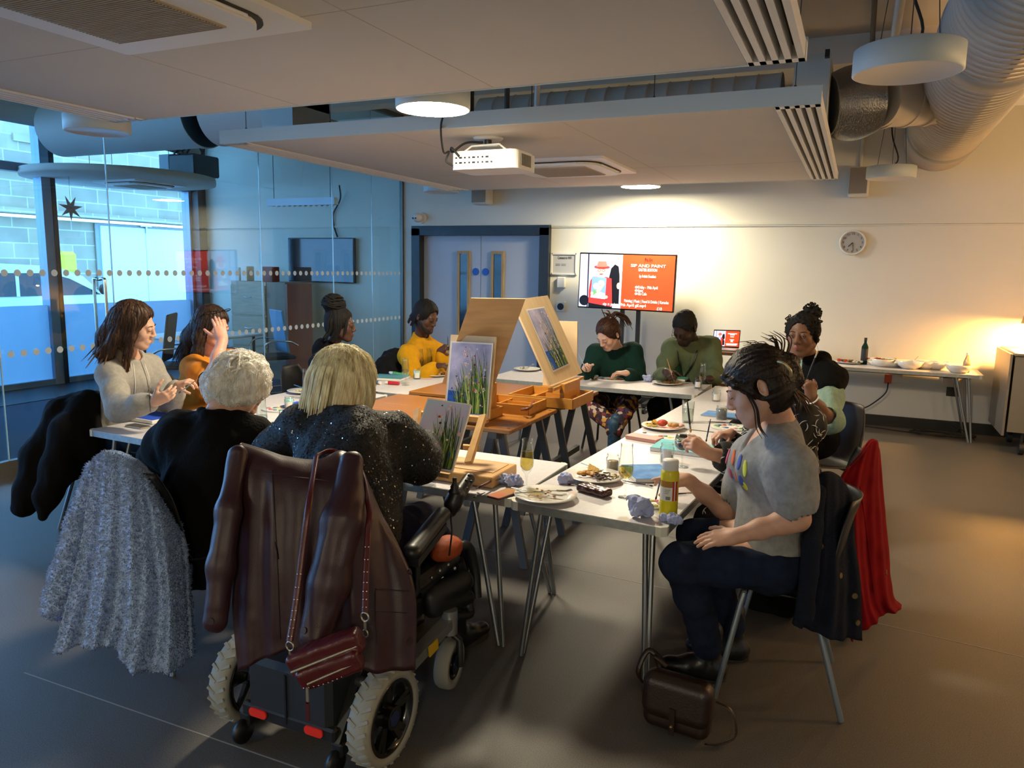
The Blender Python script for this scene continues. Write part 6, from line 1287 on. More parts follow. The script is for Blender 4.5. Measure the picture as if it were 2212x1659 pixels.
for s_ in (s1, s2):
    sp = spline(s_, 12); L_ = len(sp)
    for k in range(7):
        i = L_-3-k*3
        for w_ in (-.005, .005): MB().ell(sp[i]+RT*w_-vd*.005, .0026, n=8).build('stud', mSTUD, hb)
    e = sp[-1]; MB().tube([e+V((.014*math.cos(a), 0, -.016+.014*math.sin(a))) for a in [2*PI*i/14 for i in range(14)]], .0028, 6, closed=True).tube([e-V((0, 0, .03)), e-V((0, 0, .055))], .005, 6).tube([e-V((0, 0, .058))+V((.01*math.cos(a), 0, -.012+.012*math.sin(a))) for a in [2*PI*i/12 for i in range(12)]], .0025, 6, closed=True).build('snap_hook', mZIP, hb)
# black puffer coat, navy coat, red coat
drape('puffer_coat', 'black padded coat hanging on the chair behind the woman in the grey hoodie', 'coat', [
    [(190, 865, 4.75, .07), (135, 890, 4.62, .08), (85, 985, 4.55, .09), (62, 1060, 4.5, .08), (50, 1095, 4.48, .06)],
    [(190, 870, 4.65, .08), (150, 930, 4.5, .1), (125, 1010, 4.45, .09), (100, 1070, 4.42, .07), (92, 1115, 4.42, .03)],
    [(195, 880, 4.7, .08), (185, 960, 4.55, .09), (170, 1010, 4.55, .06)]], fabric('puffer_black', '#0c0a0a', bump=(60, .3)), .008, .05, amp=.012, f=14)
mNVY = fabric('navy_wool', '#171c2a', bump=(200, .6)); nc = sheet('navy_coat', [[(1772, 1068, 2.98), (1790, 1048, 3.0), (1812, 1052, 3.02), (1830, 1075, 3.04)], [(1758, 1052, 2.85), (1784, 1026, 2.85), (1815, 1034, 2.88), (1838, 1068, 2.92)], [(1745, 1160, 2.82), (1778, 1155, 2.8), (1815, 1155, 2.84), (1846, 1165, 2.92)], [(1730, 1265, 2.82), (1772, 1270, 2.8), (1818, 1270, 2.84), (1858, 1262, 2.92)], [(1712, 1348, 2.82), (1758, 1368, 2.82), (1812, 1382, 2.86), (1862, 1384, 2.94)]],
    mNVY, .02, (.016, 2.2, .5), lambda P: .006*vnoise(P*18), label='navy wool coat with brass buttons hung on the front right chair', cat='coat')
S_ = SDF(.005); S_.chain([at(*q[:2], d=q[2]) for q in ((1768, 1062, 2.82), (1752, 1180, 2.76), (1738, 1330, 2.76))], [.03, .035, .034], k=.02, flat=(vd, .7)); S_.noise(cloth_noise(.005, 16)); blob(S_, 'sleeve', mNVY, nc)
for x, y in ((1773, 1180), (1815, 1243), (1846, 1287), (1852, 1345)): button(nc, x, y, .011, pbr('brass', '#8f7b4f', .35, .8))
mRED = fabric('red_wool', '#7d0912', var=(12, .15)); rc_ = sheet('red_coat', [[(1862, 1000, 3.66), (1880, 975, 3.68), (1892, 972, 3.7), (1898, 985, 3.72)], [(1850, 1000, 3.5), (1876, 960, 3.5), (1894, 955, 3.52), (1902, 975, 3.58)], [(1816, 1042, 3.44), (1852, 1055, 3.44), (1885, 1060, 3.5), (1910, 1062, 3.6)], [(1814, 1180, 3.44), (1852, 1185, 3.43), (1890, 1185, 3.5), (1922, 1180, 3.62)], [(1828, 1300, 3.44), (1865, 1300, 3.43), (1900, 1295, 3.5), (1934, 1285, 3.64)], [(1842, 1388, 3.42), (1880, 1352, 3.46), (1918, 1328, 3.54), (1954, 1312, 3.64)]], mRED, .02, (.016, 2.6, 2), lambda P: .006*vnoise(P*16), label='bright red wool coat hung on a chair behind the navy coat, hem on floor', cat='coat')
button(rc_, 1914, 1237, .014, pbr('brass', '#8f7b4f', .35, .8)); snap(rc_, [(1858, 1050), (1872, 1150), (1888, 1280)], .003, 'coat_seam', mRED)
P = PA[4]; drape('quilted_jacket', 'black quilted jacket on the chair of the man in yellow', 'jacket', [[(848, 775, 7.2, .1), (835, 800, 7.1, .12), (828, 830, 7.05, .1)], [(860, 775, 7.2, .09), (865, 830, 7.1, .1)]], fabric('quilt_black', '#14161a', bump=(25, .6)), .01, .05, amp=.012)
# ---------------------------------------------------------------- wheelchair
WX, WY = -1.655, 2.0; wc = thing('power_wheelchair', 'black powered wheelchair with grey tyres carrying the burgundy coat', 'wheelchair', (WX, WY+.2, 0))
mTY = pbr('tyre_grey', '#8f8d82', .75, bump=(40, .3)); mHUB = pbr('hub_black', '#0b0b0d', .2, coat=.5); mPLB = pbr('chair_plastic', '#16181b', .45); mSIL = pbr('silver_paint', '#9a9c9c', .35, .6)
def wheel(x, y, r, w_, nm, sp=5, yaw=0.0, nsp=True):
    T = Matrix.Translation((x, y, r))@Matrix.Rotation(yaw, 4, 'Z'); R = frame(V((1, 0, 0))); ro = r*.78 if r > .12 else r*.6
    b = MB(T); b.lathe([(ro, -w_*.42), (r*.93, -w_*.5), (r*.99, -w_*.3), (r, 0), (r*.99, w_*.3), (r*.93, w_*.5), (ro, w_*.42), (ro, -w_*.42)], (0, 0, 0), 48, R=R)
    if r > .14:
        for k in range(26):
            a = 2*PI*k/26
            for s in (-1, 1): b.box((s*w_*.25, r*.985*math.cos(a+s*.1), r*.985*math.sin(a+s*.1)), (w_*.42, .011, .008), Matrix.Rotation(a-PI/2, 4, 'X')@Matrix.Rotation(s*.5, 4, 'Z'))
    wh = b.build(nm, mTY, wc, label='wheel with grey tyre')
    b = MB(T); b.lathe([(ro-.012, -w_*.45), (ro+.003, -w_*.42), (ro+.003, w_*.42), (ro-.012, w_*.45), (ro-.016, 0), (ro-.012, -w_*.45)], (0, 0, 0), 40, R=R).cyl((-w_*.5, 0, 0), (w_*.5, 0, 0), .04, n=20)
    for k in range(sp):
        a = 2*PI*k/sp+.3
        for s in (-.13, .13): b.bar((w_*.12, .03*math.cos(a+s), .03*math.sin(a+s)), (w_*.3, (ro-.01)*math.cos(a+s), (ro-.01)*math.sin(a+s)), .022, .016, up=V((1, 0, 0)))
    b.build('hub', mHUB, wh); MB(T).cyl((w_*.48, 0, 0), (w_*.53, 0, 0), .026, n=18).build('hub_cap', pbr('cap_blue', '#1a2448', .3), wh)
wheel(WX+.3, WY-.01, .165, .085, 'rear_wheel'); wheel(WX-.3, WY-.01, .165, .085, 'rear_wheel')
for s in (1, -1):
    wheel(WX+s*.275, WY+.49, .1, .06, 'front_castor', 3, .12)
    MB().tube([(WX+s*.275, WY+.49, .235), (WX+s*.32, WY+.49, .21), (WX+s*.325, WY+.49, .1)], .014, 8).tube([(WX+s*.275, WY+.49, .235), (WX+s*.235, WY+.49, .21), (WX+s*.23, WY+.49, .1)], .014, 8).build('castor_fork', mPLB, wc)
    MB().cyl((WX+s*.275, WY+.49, .23), (WX+s*.275, WY+.49, .33), .032, n=20).bar((WX+s*.27, WY+.1, .23), (WX+s*.275, WY+.47, .28), .05, .04).build('side_rail', mSIL, wc)
    MB().bar((WX+s*.185, WY+.12, .42), (WX+s*.2, WY-.13, .1), .03, .05).build('rear_strut', mPLB, wc)
    T = Matrix.Translation((WX+s*.2, WY-.15, .045)); MB(T).lathe([(0, -.012), (.042, -.012), (.045, 0), (.042, .012), (0, .012)], (0, 0, 0), 24, R=frame(V((1, 0, 0)))).build('tip_wheel', mBLACK, wc)
    MB().box((WX+s*.2, WY-.12, .085), (.045, .05, .05), bev=.006).build('tip_bracket', mPLB, wc)
    MB().cyl((WX+s*.16, WY, .17), (WX+s*.27, WY, .17), .05, n=20).cyl((WX+s*.2, WY-.02, .27), (WX+s*.25, WY-.02, .27), .02).build('motor', pbr('motor_grey', '#4a4c50', .4, .6), wc)
MB().bar((WX+.305, WY+.28, .255), (WX+.307, WY+.34, .263), .006, .042).build('yellow_sticker', pbr('sticker_yellow', '#c9a21e', .5), wc)
MB().box((WX, WY-.02, .235), (.36, .26, .2), bev=.02).build('battery_box', pbr('battery_plastic', '#1d2226', .55), wc); MB().box((WX, WY-.155, .22), (.008, .004, .18)).build('box_groove', mBLACK, wc)
MB().box((WX, WY-.14, .135), (.4, .03, .05), bev=.008).build('rear_panel', mPLB, wc)
for s in (-1, 1): MB(basis((1, 0, 0), (0, 0, 1), (WX+s*.12, WY-.157, .14))).prism(rrect(.075, .03, .013), 0, .006).build('reflector', pbr('reflector_red', '#c8281e', .3, emit=('#c8281e', .08)), wc)
MB().box((WX, WY+.3, .46), (.46, .5, .07), bev=.03).build('seat_cushion', mPLB, wc); MB().box((WX, WY+.1, .7), (.34, .05, .44), Matrix.Rotation(-.12, 4, 'X'), bev=.02).build('backrest', mPLB, wc)
MB().box((WX, WY+.25, .36), (.4, .5, .1), bev=.02).build('seat_base', mPLB, wc)
a0, a1 = at(900, 1165, d=2.75), at(955, 1110, d=2.98); S_ = SDF(.005); S_.rc(a0-vd*.12, a1, .036, .034, k=.02, flat=(V((0, 0, 1)), .8)); blob(S_, 'armrest_pad', pbr('arm_rubber', '#141416', .4), wc); MB().tube([a0-V((0, 0, .03)), a0-V((0, 0, .2)), (WX+.24, WY+.2, .42)], .014, 8).bar(a1-V((0, 0, .05)), a0-V((0, 0, .05))-vd*.1, .04, .03).build('armrest_frame', mPLB, wc)
q = at(985, 1070, d=3.1); jp = S_ = SDF(.003); jd = (at(1012, 1035, d=3.25)-at(980, 1085, d=3.05)).normalized(); S_.rc(at(978, 1088, d=3.06), at(985, 1070, d=3.06), .036, .034, k=.01); S_.rc(at(990, 1070, d=3.08), at(1013, 1035, d=3.16), .03, .026, k=.01); S_.rc(at(975, 1105, d=3.06), at(980, 1085, d=3.06), .022, .034, k=.01); blob(S_, 'joystick_pod', pbr('pod_black', '#1a1b1e', .38), wc)
MB().lathe([(.024, 0), (.026, .006), (.016, .018), (.018, .024), (.012, .034), (.009, .04), (.009, .06), (.0, .062)], at(982, 1064, d=3.02), 20).build('joystick', mBLACK, wc)
for x, y in ((1000, 1050), (1008, 1038), (1014, 1027), (1009, 1055), (1018, 1040)): MB().ell(at(x, y, d=3.095), (.009, .006, .006), n=12).build('pod_button', pbr('button_grey', '#2c2e31', .4), wc)
MB().tube(spline([at(978, 1100, d=3.05), at(974, 1120, d=3.04), at(976, 1150, d=3.05), at(970, 1200, d=3.0)], 5), .004, 6).build('joystick_lead', mCAB, wc)
S_ = SDF(.005); S_.ell(at(965, 1185, d=3.1), (.06, .09, .05), k=.01); S_.noise(cloth_noise(.003, 30)); blob(S_, 'orange_pad', pbr('pad_orange', '#a8481c', .7), wc)
b = MB()
for pts, r in (([(975, 1190, 3.1), (1010, 1180, 3.15), (1025, 1230, 3.18), (1030, 1290, 3.18)], .022), ([(990, 1210, 3.1), (1005, 1260, 3.15), (1012, 1310, 3.15)], .025), ([(900, 1280, 2.95), (950, 1230, 3.05), (985, 1200, 3.1)], .03), ([(1010, 1300, 3.15), (1015, 1325, 3.15), (985, 1330, 3.1)], .02)): b.tube(spline([at(x, y, d=d) for x, y, d in pts], 5), r, 10)
b.build('legrest', mPLB, wc)
S_ = SDF(.005); S_.rc(at(930, 1290, d=3.0), at(1000, 1255, d=3.1), .05, .045, k=.02); S_.rc(at(935, 1310, d=3.0), at(1010, 1290, d=3.12), .045, .03, k=.02); blob(S_, 'foot_plate', mPLB, wc)
for x, y in ((932, 1248), (950, 1233), (968, 1220), (982, 1228)): q = at(x, y, d=2.92); MB().ell(q, .007, n=10).build('bolt', mSTEEL, wc)
# brown satchel on the floor by the right front table leg
mBRN = pbr('brown_leather', '#23140f', .38, bump=(150, .15)); q = at(1465, 1530, d=2.78); sb = thing('satchel', 'dark brown leather satchel bag on the floor by the front right table leg', 'bag', (q.x, q.y, 0)); S_ = SDF(.004)
uR = (RT*.85+vd*-.5); uR = V((uR.x, uR.y, 0)).normalized(); R = Matrix((uR, V((0, 0, 1)).cross(uR), V((0, 0, 1)))).transposed(); cB = V((q.x, q.y, .105))
S_.box(cB, (.125, .05, .1), R@Matrix.Rotation(-.1, 3, 'X'), rd=.04, k=.01); blob(S_, 'bag_body', mBRN, sb)
S_ = SDF(.004); S_.box(cB+V((0, 0, .03))-R@V((0, .012, 0)), (.13, .052, .085), R@Matrix.Rotation(-.1, 3, 'X'), rd=.045, k=.01); blob(S_, 'flap', mBRN, sb)
MB().box(cB-R@V((.0, .07, -.0))+V((0, 0, -.035)), (.02, .008, .1), R).build('buckle_strap', mBRN, sb); MB().ell(cB-R@V((0, .077, 0))+V((0, 0, -.05)), .007, n=10).build('rivet', pbr('brass', '#8f7b4f', .35, .8), sb)
MB().tube(spline([cB+R@V((-.08, .02, .09)), cB+R@V((-.1, .0, .16)), at(1440, 1440, d=2.8), at(1402, 1405, d=2.85), at(1378, 1450, d=2.85), cB+R@V((-.15, .03, .02))], 6), .011, 6, flat=.35).build('shoulder_strap', mBRN, sb)
MB().tube(spline([cB+R@V((.13, .02, .04)), cB+R@V((.19, .02, .02)), cB+R@V((.21, .01, -.06)), cB+R@V((.16, -.02, -.095)), cB+R@V((.12, -.05, -.09))], 6), .01, 6, flat=.35).build('shoulder_strap', mBRN, sb)
# ---------------------------------------------------------------- trestle tables and box easels in the middle
mWOOD = pbr('varnished_wood', '#8a5a2a', .25, var=(6, .25), stretch=(.5, 6, 6), spec=.6); mTRS = pbr('trestle_grey', '#4b5056', .5); mPLY = pbr('plywood', '#c49c6c', .55, var=(4, .12), stretch=(1, 1, 7)); mPLL = pbr('pale_ply', '#cdb48c', .5, var=(5, .08), stretch=(1, 6, 1)); mBOXW = pbr('easel_wood', '#b07a34', .35, var=(7, .15), stretch=(1, 5, 5)); mBEEC = pbr('beech_light', '#c69a5e', .4, var=(7, .12), stretch=(5, 1, 5))
def trestle_table(lab, x0, x1, y0, y1, h=.8):
    t = thing('trestle_table', lab, 'table', ((x0+x1)/2, (y0+y1)/2, 0), 0, 'wooden trestle tables'); MB().box(((x0+x1)/2, (y0+y1)/2, h-.012), (x1-x0, y1-y0, .024), bev=.003).build('tabletop', mWOOD, t)
    for yy in (y0+.09, y1-.09):
        for xx in (x1-.12, x0+.25):
            for s in (-1, 1): MB().bar((xx+s*.03, yy, h-.05), (xx+s*.2, yy+(-.03 if yy < (y0+y1)/2 else .03), 0), .045, .022, up=V((0, 1, 0))).build('leg', mTRS, t)
    for xx in (x1-.12, x0+.25): MB().box((xx, (y0+y1)/2, h-.045), (.05, y1-y0-.06, .04)).box((xx, (y0+y1)/2, .38), (.03, y1-y0-.16, .04)).build('rail', mTRS, t)
    for xx, yy in ((x1-.03, y0+.05), (x1-.03, y1-.05), (x1-.05, (y0+y1)/2)): MB().cyl((xx, yy, h), (xx, yy, h+.0015), .009, n=12).build('screw_cap', mDARK, t)
trestle_table('varnished wooden trestle table in the middle, nearer the camera', -2.85, -1.67, 3.68, 4.40); trestle_table('varnished wooden trestle table in the middle, farther from the camera', -2.85, -1.665, 4.53, 5.23)
def plank(a, b, c, d, th, name, m, par, **k):
    """board with front corners a b c d (round), thickness th backwards"""
    n = (V(b)-V(a)).cross(V(d)-V(a)).normalized()*-th; P = [V(q) for q in (a, b, c, d)]; P += [q+n for q in P]
    return MB().add(P, [(0, 1, 2, 3), (7, 6, 5, 4)]+[(i, i+4, (i+1) % 4+4, (i+1) % 4) for i in range(4)]).build(name, m, par, **k)
pc = lambda n, c: pbr('paint_'+n, c, .6, spec=.2)
mLIL = pbr('paint_lilac_sky', '#a9a3bd', .65, spec=.15, var=(9, .25), col2='#8189ad'); mSEA = pbr('paint_sea', '#2f5aa8', .65, spec=.15, var=(30, .3), col2='#1f3f86', stretch=(1, 1, 4)); mDUSK = pbr('paint_dusk', '#c2abc6', .65, spec=.15, var=(5, .2), col2='#a9ccd0', stretch=(1, 1, 3)); mTEAL = pbr('paint_teal', '#5fb4bd', .65, spec=.15, var=(12, .2), col2='#86c8d4'); mCOB = pbr('paint_cobalt', '#2a4ec0', .65, spec=.15, var=(15, .2)); mSKY = pbr('paint_sky_blue', '#6a9bd0', .65, spec=.15, var=(14, .2), col2='#4f82c4'); mCAN = pbr('canvas_edge', '#dcdad4', .8)
def painting(a, b, c, d, par, sky, seed=1, n=70, name='painting', big=False, sea=True, off=.003):
    """a b c d: bottom left, bottom right, top right, top left of the sheet"""
    a, b, c, d = map(V, (a, b, c, d)); nn = (b-a).cross(d-a).normalized()
    S = lambda u, v, z=0: (a*(1-u)*(1-v)+b*u*(1-v)+c*u*v+d*(1-u)*v)+nn*(off+z)
    sh = MB().quad(S(0, 0), S(1, 0), S(1, 1), S(0, 1)).build(name, mCAN, par); MB().quad(S(.03, .02, .001), S(.97, .02, .001), S(.97, .98, .001), S(.03, .98, .001)).build('painted_sky', sky, sh)
    if sea: MB().quad(S(.03, .02, .0015), S(.97, .02, .0015), S(.97, .3, .0015), S(.03, .32, .0015)).build('painted_sea', mSEA if not big else mCOB, sh)
    rd = random.Random(seed); ms = [pc('stem_dark', '#2f5222'), pc('stem_mid', '#6f8c34'), pc('stem_light', '#a9b65a'), pc('stem_black', '#263018')]; fl = [pc('petal_pink', '#d8a9ac'), pc('petal_white', '#e6dcd6'), pc('dot_red', '#a8322c'), pc('dot_yellow', '#d0a83a'), pc('dot_blue', '#3a3f9a'), pc('dot_maroon', '#4a1418')]
    W_ = (b-a).length; H_ = (d-a).length; st = MB(); ft = MB()
    for k in range(n):
        u0 = rd.uniform(.3, .97) if rd.random() < .85 else rd.uniform(.03, .97); ln = rd.uniform(.3, .93)*(.35+.65*min(1, max(0, (u0-.1)/.6))); le = rd.uniform(-.28, .06); wd = rd.uniform(.006, .016)*(1.8 if big else 1); m = rd.randrange(4); pts = []
        for j in range(7): t_ = j/6; pts.append((min(.97, max(.03, u0+le*t_*t_)), .03+ln*t_))
        for j in range(6):
            (u1, v1), (u2, v2) = pts[j], pts[j+1]; w1, w2 = wd*(1-j/7), wd*(1-(j+1)/7); z = .002+.00002*k; st.quad(S(u1-w1, v1, z), S(u1+w1, v1, z), S(u2+w2, v2, z), S(u2-w2, v2, z), mi=m)
    for k in range(64 if not big else 12):
        u, v = (rd.uniform(.35, .95), rd.uniform(.1, .95)) if k % 5 else (rd.uniform(.05, .6), rd.uniform(.05, .9)); r = rd.uniform(.006, .018)*(1 if k % 3 else 1.6)*(1.8 if big else 1); z = .0045+.00003*k
        if k % 4 == 0:
            for j in range(6): aa = j*PI/3+k; ft.add([S(u+r*1.3*math.cos(aa)+r*.8*math.cos(q)*math.cos(aa)-r*.35*math.sin(q)*math.sin(aa), v+(r*1.3*math.sin(aa)+r*.8*math.cos(q)*math.sin(aa)+r*.35*math.sin(q)*math.cos(aa))*W_/H_, z) for q in [PI*i/4 for i in range(8)]], [tuple(range(8))], rd.choice((0, 1)))
            r *= .5
        ft.add([S(u+r*math.cos(q), v+r*math.sin(q)*W_/H_, z+.0002) for q in [PI*i/5 for i in range(10)]], [tuple(range(10))], 3 if k % 4 == 0 else rd.randrange(6))
    st.build('painted_stems', ms, sh); ft.build('painted_flowers', fl, sh); return sh
def tray(t, c, lx, ly, hz, R, m, name='box'):
    b = MB()
    for dx_, dy_, w_, l_ in ((0, ly/2, lx, .012), (0, -ly/2, lx, .012), (lx/2, 0, .012, ly), (-lx/2, 0, .012, ly)): b.box(V(c)+R@V((dx_, dy_, hz/2)), (w_, l_, hz), R)
    b.box(V(c)+V((0, 0, .004)), (lx, ly, .008), R); o = b.build(name, m, t)
    MB().box(V(c)+R@V((-lx*.18, 0, hz*.4)), (.008, ly-.02, hz*.7), R).box(V(c)+R@V((lx*.1, ly*.15, hz*.4)), (lx*.5, .008, hz*.7), R).build('divider', m, o); return o
I3 = Matrix.Identity(3)
# a: print facing right
B0, B1 = at(1188, 832, Z=.96), at(1258, 805, Z=.97); T0, T1 = at(1107, 648, Y=B0.y+.0), at(1183, 638, Y=B1.y)
e = thing('box_easel', 'box easel with pale board and a flower print taped on, leaning left', 'easel', ((B0.x+B1.x)/2, (B0.y+B1.y)/2, .8), group='wooden box easels'); plank(B0, B1, T1, T0, .012, 'board', mPLL, e)
uv = lambda a, b, c, d, u, v: (a*(1-u)+b*u)*(1-v)+(d*(1-u)+c*u)*v
q = [uv(B0, B1, T1, T0, u, v) for u, v in ((.2, .12), (.72, .14), (.74, .87), (.22, .87))]; painting(*q, e, mLIL, 3, 60, 'flower_print')
tb = (at(1083, 838, Z=.8)+at(1222, 835, Z=.8))/2; tray(e, V((B0.x-.1, (B0.y+B1.y)/2, .801)), .44, .4, .065, I3, mBOXW); MB().box((B0.x+.03, (B0.y+B1.y)/2, .9), (.03, .3, .1)).build('support', mBOXW, e); MB().bar(B0+V((.0, .02, -.03)), B1+V((0, -.02, -.03)), .04, .02).build('ledge', mBOXW, e)
for s in (.25, .75): MB().box(B0.lerp(B1, s)+V((.02, 0, -.06)), (.012, .03, .02)).build('clasp', pbr('brass', '#8f7b4f', .35, .8), e)
# b: plain board seen from behind, facing left
B1 = at(1068, 830, Z=1.0); T1 = at(1135, 645, Y=B1.y); T0 = at(1018, 643, Z=T1.z); B0 = T0+(B1-T1)
e = thing('box_easel', 'box easel with plain brown plywood board, its back to the camera', 'easel', ((B0.x+B1.x)/2, (B0.y+B1.y)/2, .8), group='wooden box easels'); plank(B1, B0, T0, T1, .012, 'board', mPLY, e); tray(e, V((B1.x-.14, (B0.y+B1.y)/2, .801)), .3, .3, .055, I3, mBOXW); MB().box((B1.x-.03, (B0.y+B1.y)/2, .925), (.03, .26, .15)).build('support', mBOXW, e)
# c: big painting facing the camera
BR = at(1056, 905, Z=.84); TR = at(1070, 728, Y=BR.y+.1); TL = at(972, 723, Y=BR.y+.1); BL = BR+(TL-TR)
e = thing('box_easel', 'box easel with the large lilac seaside flower painting, facing the camera', 'easel', ((BL.x+BR.x)/2, BR.y+.1, .8), group='wooden box easels'); plank(BL+V((0, .004, 0)), BR+V((0, .004, 0)), TR+V((0, .01, 0)), TL+V((0, .01, 0)), .012, 'board', mPLL, e)
painting(*[uv(BL, BR, TR, TL, u, v) for u, v in ((.04, .02), (.97, .02), (.97, .92), (.04, .92))], e, mLIL, 5, 150)
cc = at(1108, 893, Z=.8); bt = tray(e, V((cc.x-.06, cc.y+.12, .801)), .34, .28, .06, I3, mBOXW); MB().tube(spline([at(1127, 885, Z=.84), at(1140, 883, Z=.855), at(1148, 876, Z=.855), at(1152, 868, Z=.84)], 5), .009, 8).build('handle', pbr('handle_leather', '#5a2a18', .5), bt)
MB().bar(BL+V((.0, -.015, -.01)), BR+V((0, -.015, -.01)), .03, .02).build('ledge', mBOXW, e)
# d: plain board facing the back
a, b, c, d = at(1172, 835, Y=5.16), at(1246, 838, Y=5.16), at(1247, 695, Y=5.1), at(1176, 693, Y=5.1)
e = thing('box_easel', 'box easel with a plain pale board behind the print board', 'easel', ((a.x+b.x)/2, 5.15, .8), group='wooden box easels'); a.z = b.z = .815; plank(a, b, c, d, .012, 'board', mPLL, e); MB().bar(a+V((0, 0, -.004)), b+V((0, 0, -.004)), .03, .02).build('ledge', mBOXW, e)
# small easel on the front table
TLc, TRc, BRc = at(924, 860, d=3.52), at(1018, 874, d=3.46), at(976, 1020, d=3.3); BLc = TLc+(BRc-TRc)
bx = at(990, 1050, Z=.7); e = thing('table_easel', 'small wooden box easel on the front table holding a half-finished flower canvas', 'easel', (bx.x, bx.y+.15, .7)); cn = plank(BLc, BRc, TRc, TLc, .018, 'canvas', mCAN, e); painting(BLc, BRc, TRc, TLc, cn, mDUSK, 9, 80, 'canvas_picture', True) if 0 else painting(BLc, BRc, TRc, TLc, e, mDUSK, 9, 80, 'canvas_picture', True)
for x0, y0, x1, y1, d0, d1 in ((1012, 1000, 1044, 898, 3.42, 3.62), (893, 985, 902, 885, 3.5, 3.7)): MB().bar(at(x0, y0, d=d0), at(x1, y1, d=d1), .035, .02, up=V((0, 1, 0))).build('post', mBEEC, e)
MB().bar(at(1000, 965, d=3.5), at(1036, 968, d=3.5), .03, .02).bar(at(902, 892, d=3.72), at(1044, 905, d=3.66), .04, .02).build('crossbar', mBEEC, e)
cA, cB_, cC = at(930, 1062, Z=.7), at(1048, 1062, Z=.7), at(1080, 1008, Z=.7); ctr = (cA+cC)/2; MB().box((ctr.x+.0, ctr.y+.03, .728), (.36, .27, .05), bev=.004).build('box', mBEEC, e); MB().box((ctr.x+.02, ctr.y+.05, .7545), (.26, .17, .003)).build('box_panel', mPLY, e)
MB().tube(spline([at(1030, 1055, Z=.715), at(1040, 1050, Z=.735), at(1062, 1038, Z=.735), at(1068, 1032, Z=.72)], 5), .006, 8).build('handle', pbr('handle_leather', '#5a2a18', .5), e)
MB().bar(BLc+V((0, -.015, -.012)), BRc+V((0, -.015, -.012)), .03, .02).build('ledge', mBEEC, e)
# ---------------------------------------------------------------- things on the tables
Z0 = .7015; Tz = lambda x, y: at(x, y, Z=Z0)
mCLR = pane('clear_glass', '#fafdfc', 1.5); mCHA = pane('champagne', '#eedd9a', .8); mWAT = pane('water', '#eef2ee', 1.0); mWIN = pbr('red_wine', '#1a050a', .08)
def flute(lab, p, fill=.45, liq=None, h=.225, rb=.031, name='champagne_flute', cat='glass', stem=.075):
    p = V(p); t = thing(name, lab, cat, p, group='drinking glasses on the tables'); rt_ = rb*.78; n = 28
    prof = [(.003, .003), (.0042, stem-.02), (.008, stem-.004), (rb*.7, stem+.012), (rb*.98, stem+.035), (rb, stem+.05), (rb*.93, stem+.085), (rt_, h-.03), (rt_*1.02, h), (rt_*1.02-.0012, h), (rt_-.0012, h-.03), (rb*.93-.0014, stem+.085), (rb-.0014, stem+.05), (rb*.9, stem+.03), (rb*.55, stem+.014), (0, stem+.006)]
    MB().lathe(prof, p, n).build('bowl', mCLR, t); MB().lathe([(0, 0), (.031, 0), (.031, .002), (.006, .005), (.0035, .012)], p, n).build('foot', mCLR, t)
    if fill:
        zt = stem+.02+(h-stem-.03)*fill; pr = [(0, stem+.008), (rb*.55, stem+.016), (rb*.88, stem+.032), (rb-.002, stem+.05)]
        pr += [(rb*.91, stem+.085)] if zt > stem+.09 else []; rr_ = rb*.92 if zt < stem+.11 else rb*.82
        MB().lathe(pr+[(rr_-.001, zt), (0, zt)], p, n).build('wine', liq or mCHA, t)
    return t
flute('tall champagne flute with gold wine near the small easel on the front table', Tz(1137, 1056), .62, h=.23); flute('champagne flute with a little wine in front of the blue canvas, right front table', Tz(1350, 1074), .3, h=.24, rb=.033)
flute('champagne flute with pale wine on the left table by the plate', Tz(663, 862), .25, mWAT); flute('champagne flute by the green paint tube on the left rear table', Tz(876, 832), .3, mWAT)
flute('left one of two flutes before the man in yellow', Tz(908, 806), .4, mWAT); flute('right one of two flutes before the man in yellow', Tz(927, 803), .4, mWAT); flute('champagne flute beside the white haired woman, near her face', Tz(567, 946), .3, mWAT); flute('champagne flute in front of the man in olive', Tz(1516, 842), .28)
def tumbler(lab, p, r, h, liq, fill, name='drinking_glass', jar=False, cat='glass', lab2=None):
    p = V(p); t = thing(name, lab, cat, p, group='jars of paint water' if jar else 'drinking glasses on the tables')
    pr = [(0, .0), (r*.94, 0), (r, .006), (r, h*.78), (r*.86, h*.84), (r*.88, h), (r*.88-.003, h), (r*.86-.003, h*.85), (r-.003, h*.77), (r-.003, .006), (0, .005)] if jar else [(0, 0), (r*.85, 0), (r*.9, .004), (r, h), (r-.002, h), (r*.88, .008), (0, .008)]
    MB().lathe(pr, p, 28).build('glass_body', mCLR, t)
    if liq: MB().lathe([(0, .007), (r*.86-.002 if not jar else r-.005, .008), ((r*.86+(r*.14)*fill)-.003 if not jar else r-.005, h*fill), (0, h*fill)], p, 28).build('liquid', liq, t)
    if jar and lab2: 
        b = MB(); n = 9; a0 = math.atan2(-p.y, -p.x)
        pts = [(r+.0008)*V((math.cos(a0+(-.5+k/(n-1))*1.3), math.sin(a0+(-.5+k/(n-1))*1.3), 0)) for k in range(n)]
        for k in range(n-1): b.quad(p+pts[k]+V((0, 0, h*.12)), p+pts[k+1]+V((0, 0, h*.12)), p+pts[k+1]+V((0, 0, h*.66)), p+pts[k]+V((0, 0, h*.66)))
        b.build('paper_label', mFRM, t)
    return t
J = lambda lab, x, y, c, f=.5, r=.033, h=.085, l=True: tumbler(lab, Tz(x, y), r, h, pbr('murky_'+c, c, .25) if c else None, f, 'glass_jar', True, 'jar', l)
J('glass jar of beige water left of the flute, right front table', 1323, 1017, '#b0997c', .6, l=False); J('labelled jar of blue-grey water behind the yellow bottle', 1440, 998, '#8d9aa6', .38, .036, .1); J('labelled turquoise jar on the left table beside the blue painting', 625, 884, '#8fc4c4', .85)
